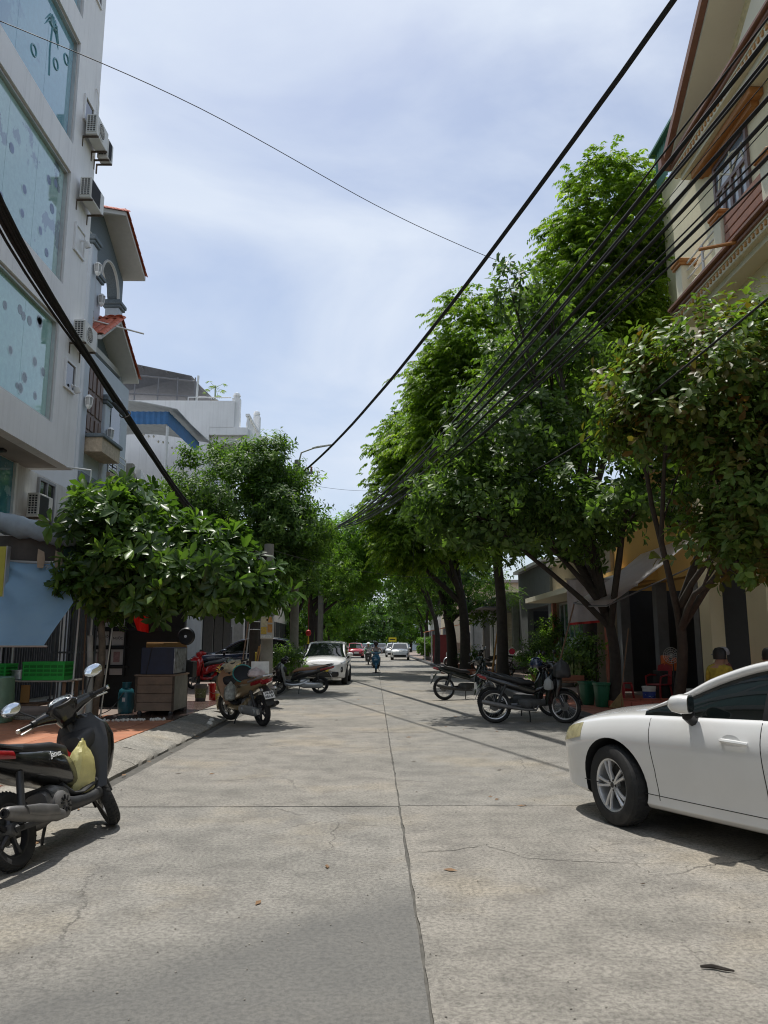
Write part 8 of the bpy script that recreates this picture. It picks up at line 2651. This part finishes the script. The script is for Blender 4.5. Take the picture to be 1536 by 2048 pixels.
pot_plant('leafy dark plant behind the green bins', (5.45, 20.3, .13), 'bush', 1.35, .5, lm_big, m_cemp, 60, .24, .4, 11, asp=.14)
pot_plant('dark spreading plant between the bins and the awning post', (5.75, 21.5, .13), 'blade', 1.3, .7, m_blade, m_cemp, 40, .24, .4, 12, asp=.09)
pot_plant('climbing dark shrub on the beige shop wall', (7.0, 30.9, .13), 'bush', 2.2, .55, lm_obo, m_terrap, 55, .24, .4, 13, asp=.12)
pot_plant('potted plant at the foot of the leaning tree', (4.75, 42.6, .13), 'blade', .8, .5, m_blade, m_terrap, 30, .22, .3, 14, asp=.08)
pot_plant('low bush in a clay pot right of the leaning tree', (5.3, 43.0, .13), 'bush', .9, .4, lm_lite, m_terrap, 55, .22, .35, 15, asp=.12)
pot_plant('green hedge bush beyond the far white car', (4.7, 68, .13), 'bush', 1.6, .9, lm_lite, m_cemp, 30, .3, .3, 16, asp=.2)
sp = thing('sapling', 'young tree tied to a tripod of pale wooden stakes', 'tree', (5.45, 34.0, .13))
MB().tube([(0, 0, 0), (.04, 0, 1.8), (-.05, 0, 3.4)], [.06, .05, .03], 8).build('trunk', m_bark2, sp, angle=60)
for k in range(5):
    a = 2 * PI * k / 5 + .4
    MB().tube([(.36 * math.cos(a), .30 * math.sin(a), 0), (.06 * math.cos(a), .05 * math.sin(a), 2.0)], [.045, .035], 7).build('stake', m_ply, sp)
MB().torus(.11, .02, 16, 6, 0, T(.03, 0, 1.75)).build('binding', m_canvas, sp)
C, A = blob_points([(-.1, 0, 3.6, .9, .8, .35), (.5, .1, 3.3, .6, .6, .25)], 26, .3)
o_ = link('crown', leaves_mesh('crown', sprigs_pinnate(C, A, .07, k=9, length=.25), LEAF_LAN, lm_lite), sp)
o_['kind'] = 'stuff'
vloft(MB(), [(0, 0, -.01, .42, .38), (0, 0, .16, .42, .38), (0, 0, .16, .36, .32), (0, 0, .1, .34, .3)], 20, 5).build('planter', m_terrap, sp)
for k, (x, y, a, lab) in enumerate(((3.62, 35.6, 12, 'lower reddish plank of the pile by the right kerb'), (3.72, 35.8, 20, 'upper reddish plank of the pile by the right kerb'), (4.1, 36.0, 5, 'third reddish plank resting on the kerb'))):
    tag(MB().box(-1.0, 1.0, -.14, .14, 0, .06, b=.008).build('wood_plank', mat('reddish_plank', (0.30, 0.10, 0.05), 0.7, var=0.25, scale=5), None, (x + .4, y, .15 + .065 * k), (0, R(2), R(a))), lab, 'plank', 'planks by the right kerb')
cv = thing('motorbike_cover', 'grey tarpaulin draped over a motorbike behind the sapling', 'cover', (6.4, 36.6, .13))
g = []
for i in range(9):
    u = i / 8
    ht = np.interp(u, [0, .3, .6, .8, 1], [.15, .85, .95, 1.15, .2])
    g.append([(lerp(-1, 1, u), lerp(-.45, .45, j / 8), max(.02, ht * (1 - abs(j / 4 - 1) ** 2.2 * .9) + random.uniform(-.02, .02))) for j in range(9)])
MB().sheet(g, thick=.006).build('cover', mat('grey_cover', (0.13, 0.12, 0.125), 0.6, var=0.15), cv, (0, 0, 0), (0, 0, R(20)), angle=70)
rd = thing('red_reflector', 'round red fan guard hung above the white motorbike', 'fan', (6.0, 34.0, 1.18))
MB().torus(.16, .012, 24, 6, 0, T(0, 0, 0, R(90), 0, 0)).build('ring', m_aluw, rd)
MB().lathe([(.13, -.01), (.13, .01)], 24, 0, T(0, 0, 0, R(90), 0, 0)).build('disc', mat('pinkish_red', (0.5, 0.03, 0.08), 0.5), rd)
MB().tube([(0, .02, -1.05), (0, .02, -.14)], .012, 6).build('stand', m_black, rd)
ysn = thing('yellow_sign', 'small yellow sign board above the far white cars', 'sign', (1.95, 84, 0))
MB().box(-.42, .42, -.03, .03, 1.75, 2.2).build('board', mat('sign_yellow', (0.70, 0.60, 0.03), 0.5), ysn)
MB().box(-.30, .28, -.036, -.0305, 1.92, 2.02).build('marking', m_ink, ysn)
MB().tube([(0, .05, 0), (0, .05, 1.9)], .03, 8).build('post', m_steel, ysn)
spc = thing('cable_splice', 'black splice closure hanging on the left cable bundle', 'splice', (-4.80, 14.0, 5.86))
MB().sloft([(-.05, -.3, .02, .02, .02), (-.02, -.22, .0, .06, .06), (.02, .1, -.05, .06, .06), (.05, .2, -.07, .02, .02)], 12, 3).build('closure', m_black, spc)
MB().torus(.10, .012, 18, 6, 0, T(.05, .15, -.05, R(60), 0, 0)).build('coil', m_black, spc)
# cracks in the slabs
for pts_ in (((.26, 5.95), (.6, 6.0), (.84, 6.15), (1.1, 5.78), (1.36, 5.72), (1.62, 5.66), (2.08, 5.63)), ((.62, 9.4), (.86, 9.0), (1.05, 8.5), (1.14, 8.4), (1.28, 8.1)), ((-.75, 7.6), (-.52, 7.75), (-.28, 7.2), (-.13, 7.3)), ((-2.4, 11.5), (-1.75, 11.9), (-1.15, 11.5), (-.36, 12.1), (.2, 12.4))):
    P_ = [Vector((x, y, 0)) for x, y in pts_]
    dense = []
    for a, b in zip(P_, P_[1:]):
        n_ = max(2, int((b - a).length / .05))
        dense += [a.lerp(b, k / n_) + Vector((random.gauss(0, .008), random.gauss(0, .012), 0)) for k in range(n_)]
    dense.append(P_[-1])
    g = []
    for i, q in enumerate(dense):
        w_ = random.uniform(.0015, .005) * (1 if 0 < i < len(dense) - 1 else .1)
        g.append([q + Vector((0, -w_, .0025)), q + Vector((0, w_, .0025))])
    MB().sheet(g).build('crack', m_joint, road, angle=0)
# litter on the road
m_litter = mat('dry_leaf', (0.20, 0.115, 0.055), 0.8, var=0.4)
stx = tag(MB().tube([(-.07, 0, .008), (-.02, .008, .011), (.03, -.01, .010), (.075, -.016, .007)], [.006, .010, .008, .004], 6).build('dark_stick', m_bark, None, (1.60, 3.88, 0.002), (0, 0, R(-14))), 'short dark stick lying on the concrete at lower right', 'stick')
rs_ = random.Random(77)
lt_ = MB()
for k in range(90):
    x, y = rs_.uniform(-2.8, 3.8), rs_.uniform(3.2, 22)
    if rs_.random() < .5: x = rs_.choice((-2.8, 3.8)) + rs_.gauss(0, .15)
    x = max(-2.9, min(3.9, x))
    l_ = rs_.uniform(.02, .06)
    a = rs_.uniform(0, 6.28)
    lt_.add([(-l_, 0, .004), (0, l_ * .35, .012), (l_, 0, .006), (0, -l_ * .35, .003)], [(0, 3, 2, 1)], 0, T(x, y, .002, 0, 0, a))
tag(lt_.build('dry_leaves', m_litter, angle=0), 'scattered dry leaves on the road', 'leaves', kind='stuff')
gr_ = MB()
for k in range(700):
    x, y = rs_.uniform(-2.9, 3.9), 2.8 + 14 * rs_.random() ** 1.7
    s_ = rs_.uniform(.002, .007)
    gr_.lathe([(0, 0), (s_, s_ * .3), (s_ * .7, s_ * .9), (0, s_)], 5, 0, T(x, y, .0))
tag(gr_.build('grit', m_kerb, angle=60), 'loose grit on the concrete road', 'grit', kind='stuff')
for k, (x, y, lab) in enumerate(((-3.02, 14.6, 'white crumpled paper in the gutter by the gold scooter'), (-3.1, 15.15, 'white paper scrap nearest the gold scooter front wheel'))):
    q = MB().lathe([(0, -.03), (.06, -.01), (.05, .03), (0, .05)], 7, 0, T(0, 0, .04, .5, .4, k))
    tag(q.build('paper_scrap', m_foam, None, (x, y, .02), angle=20), lab, 'paper', 'paper scraps in the gutter')
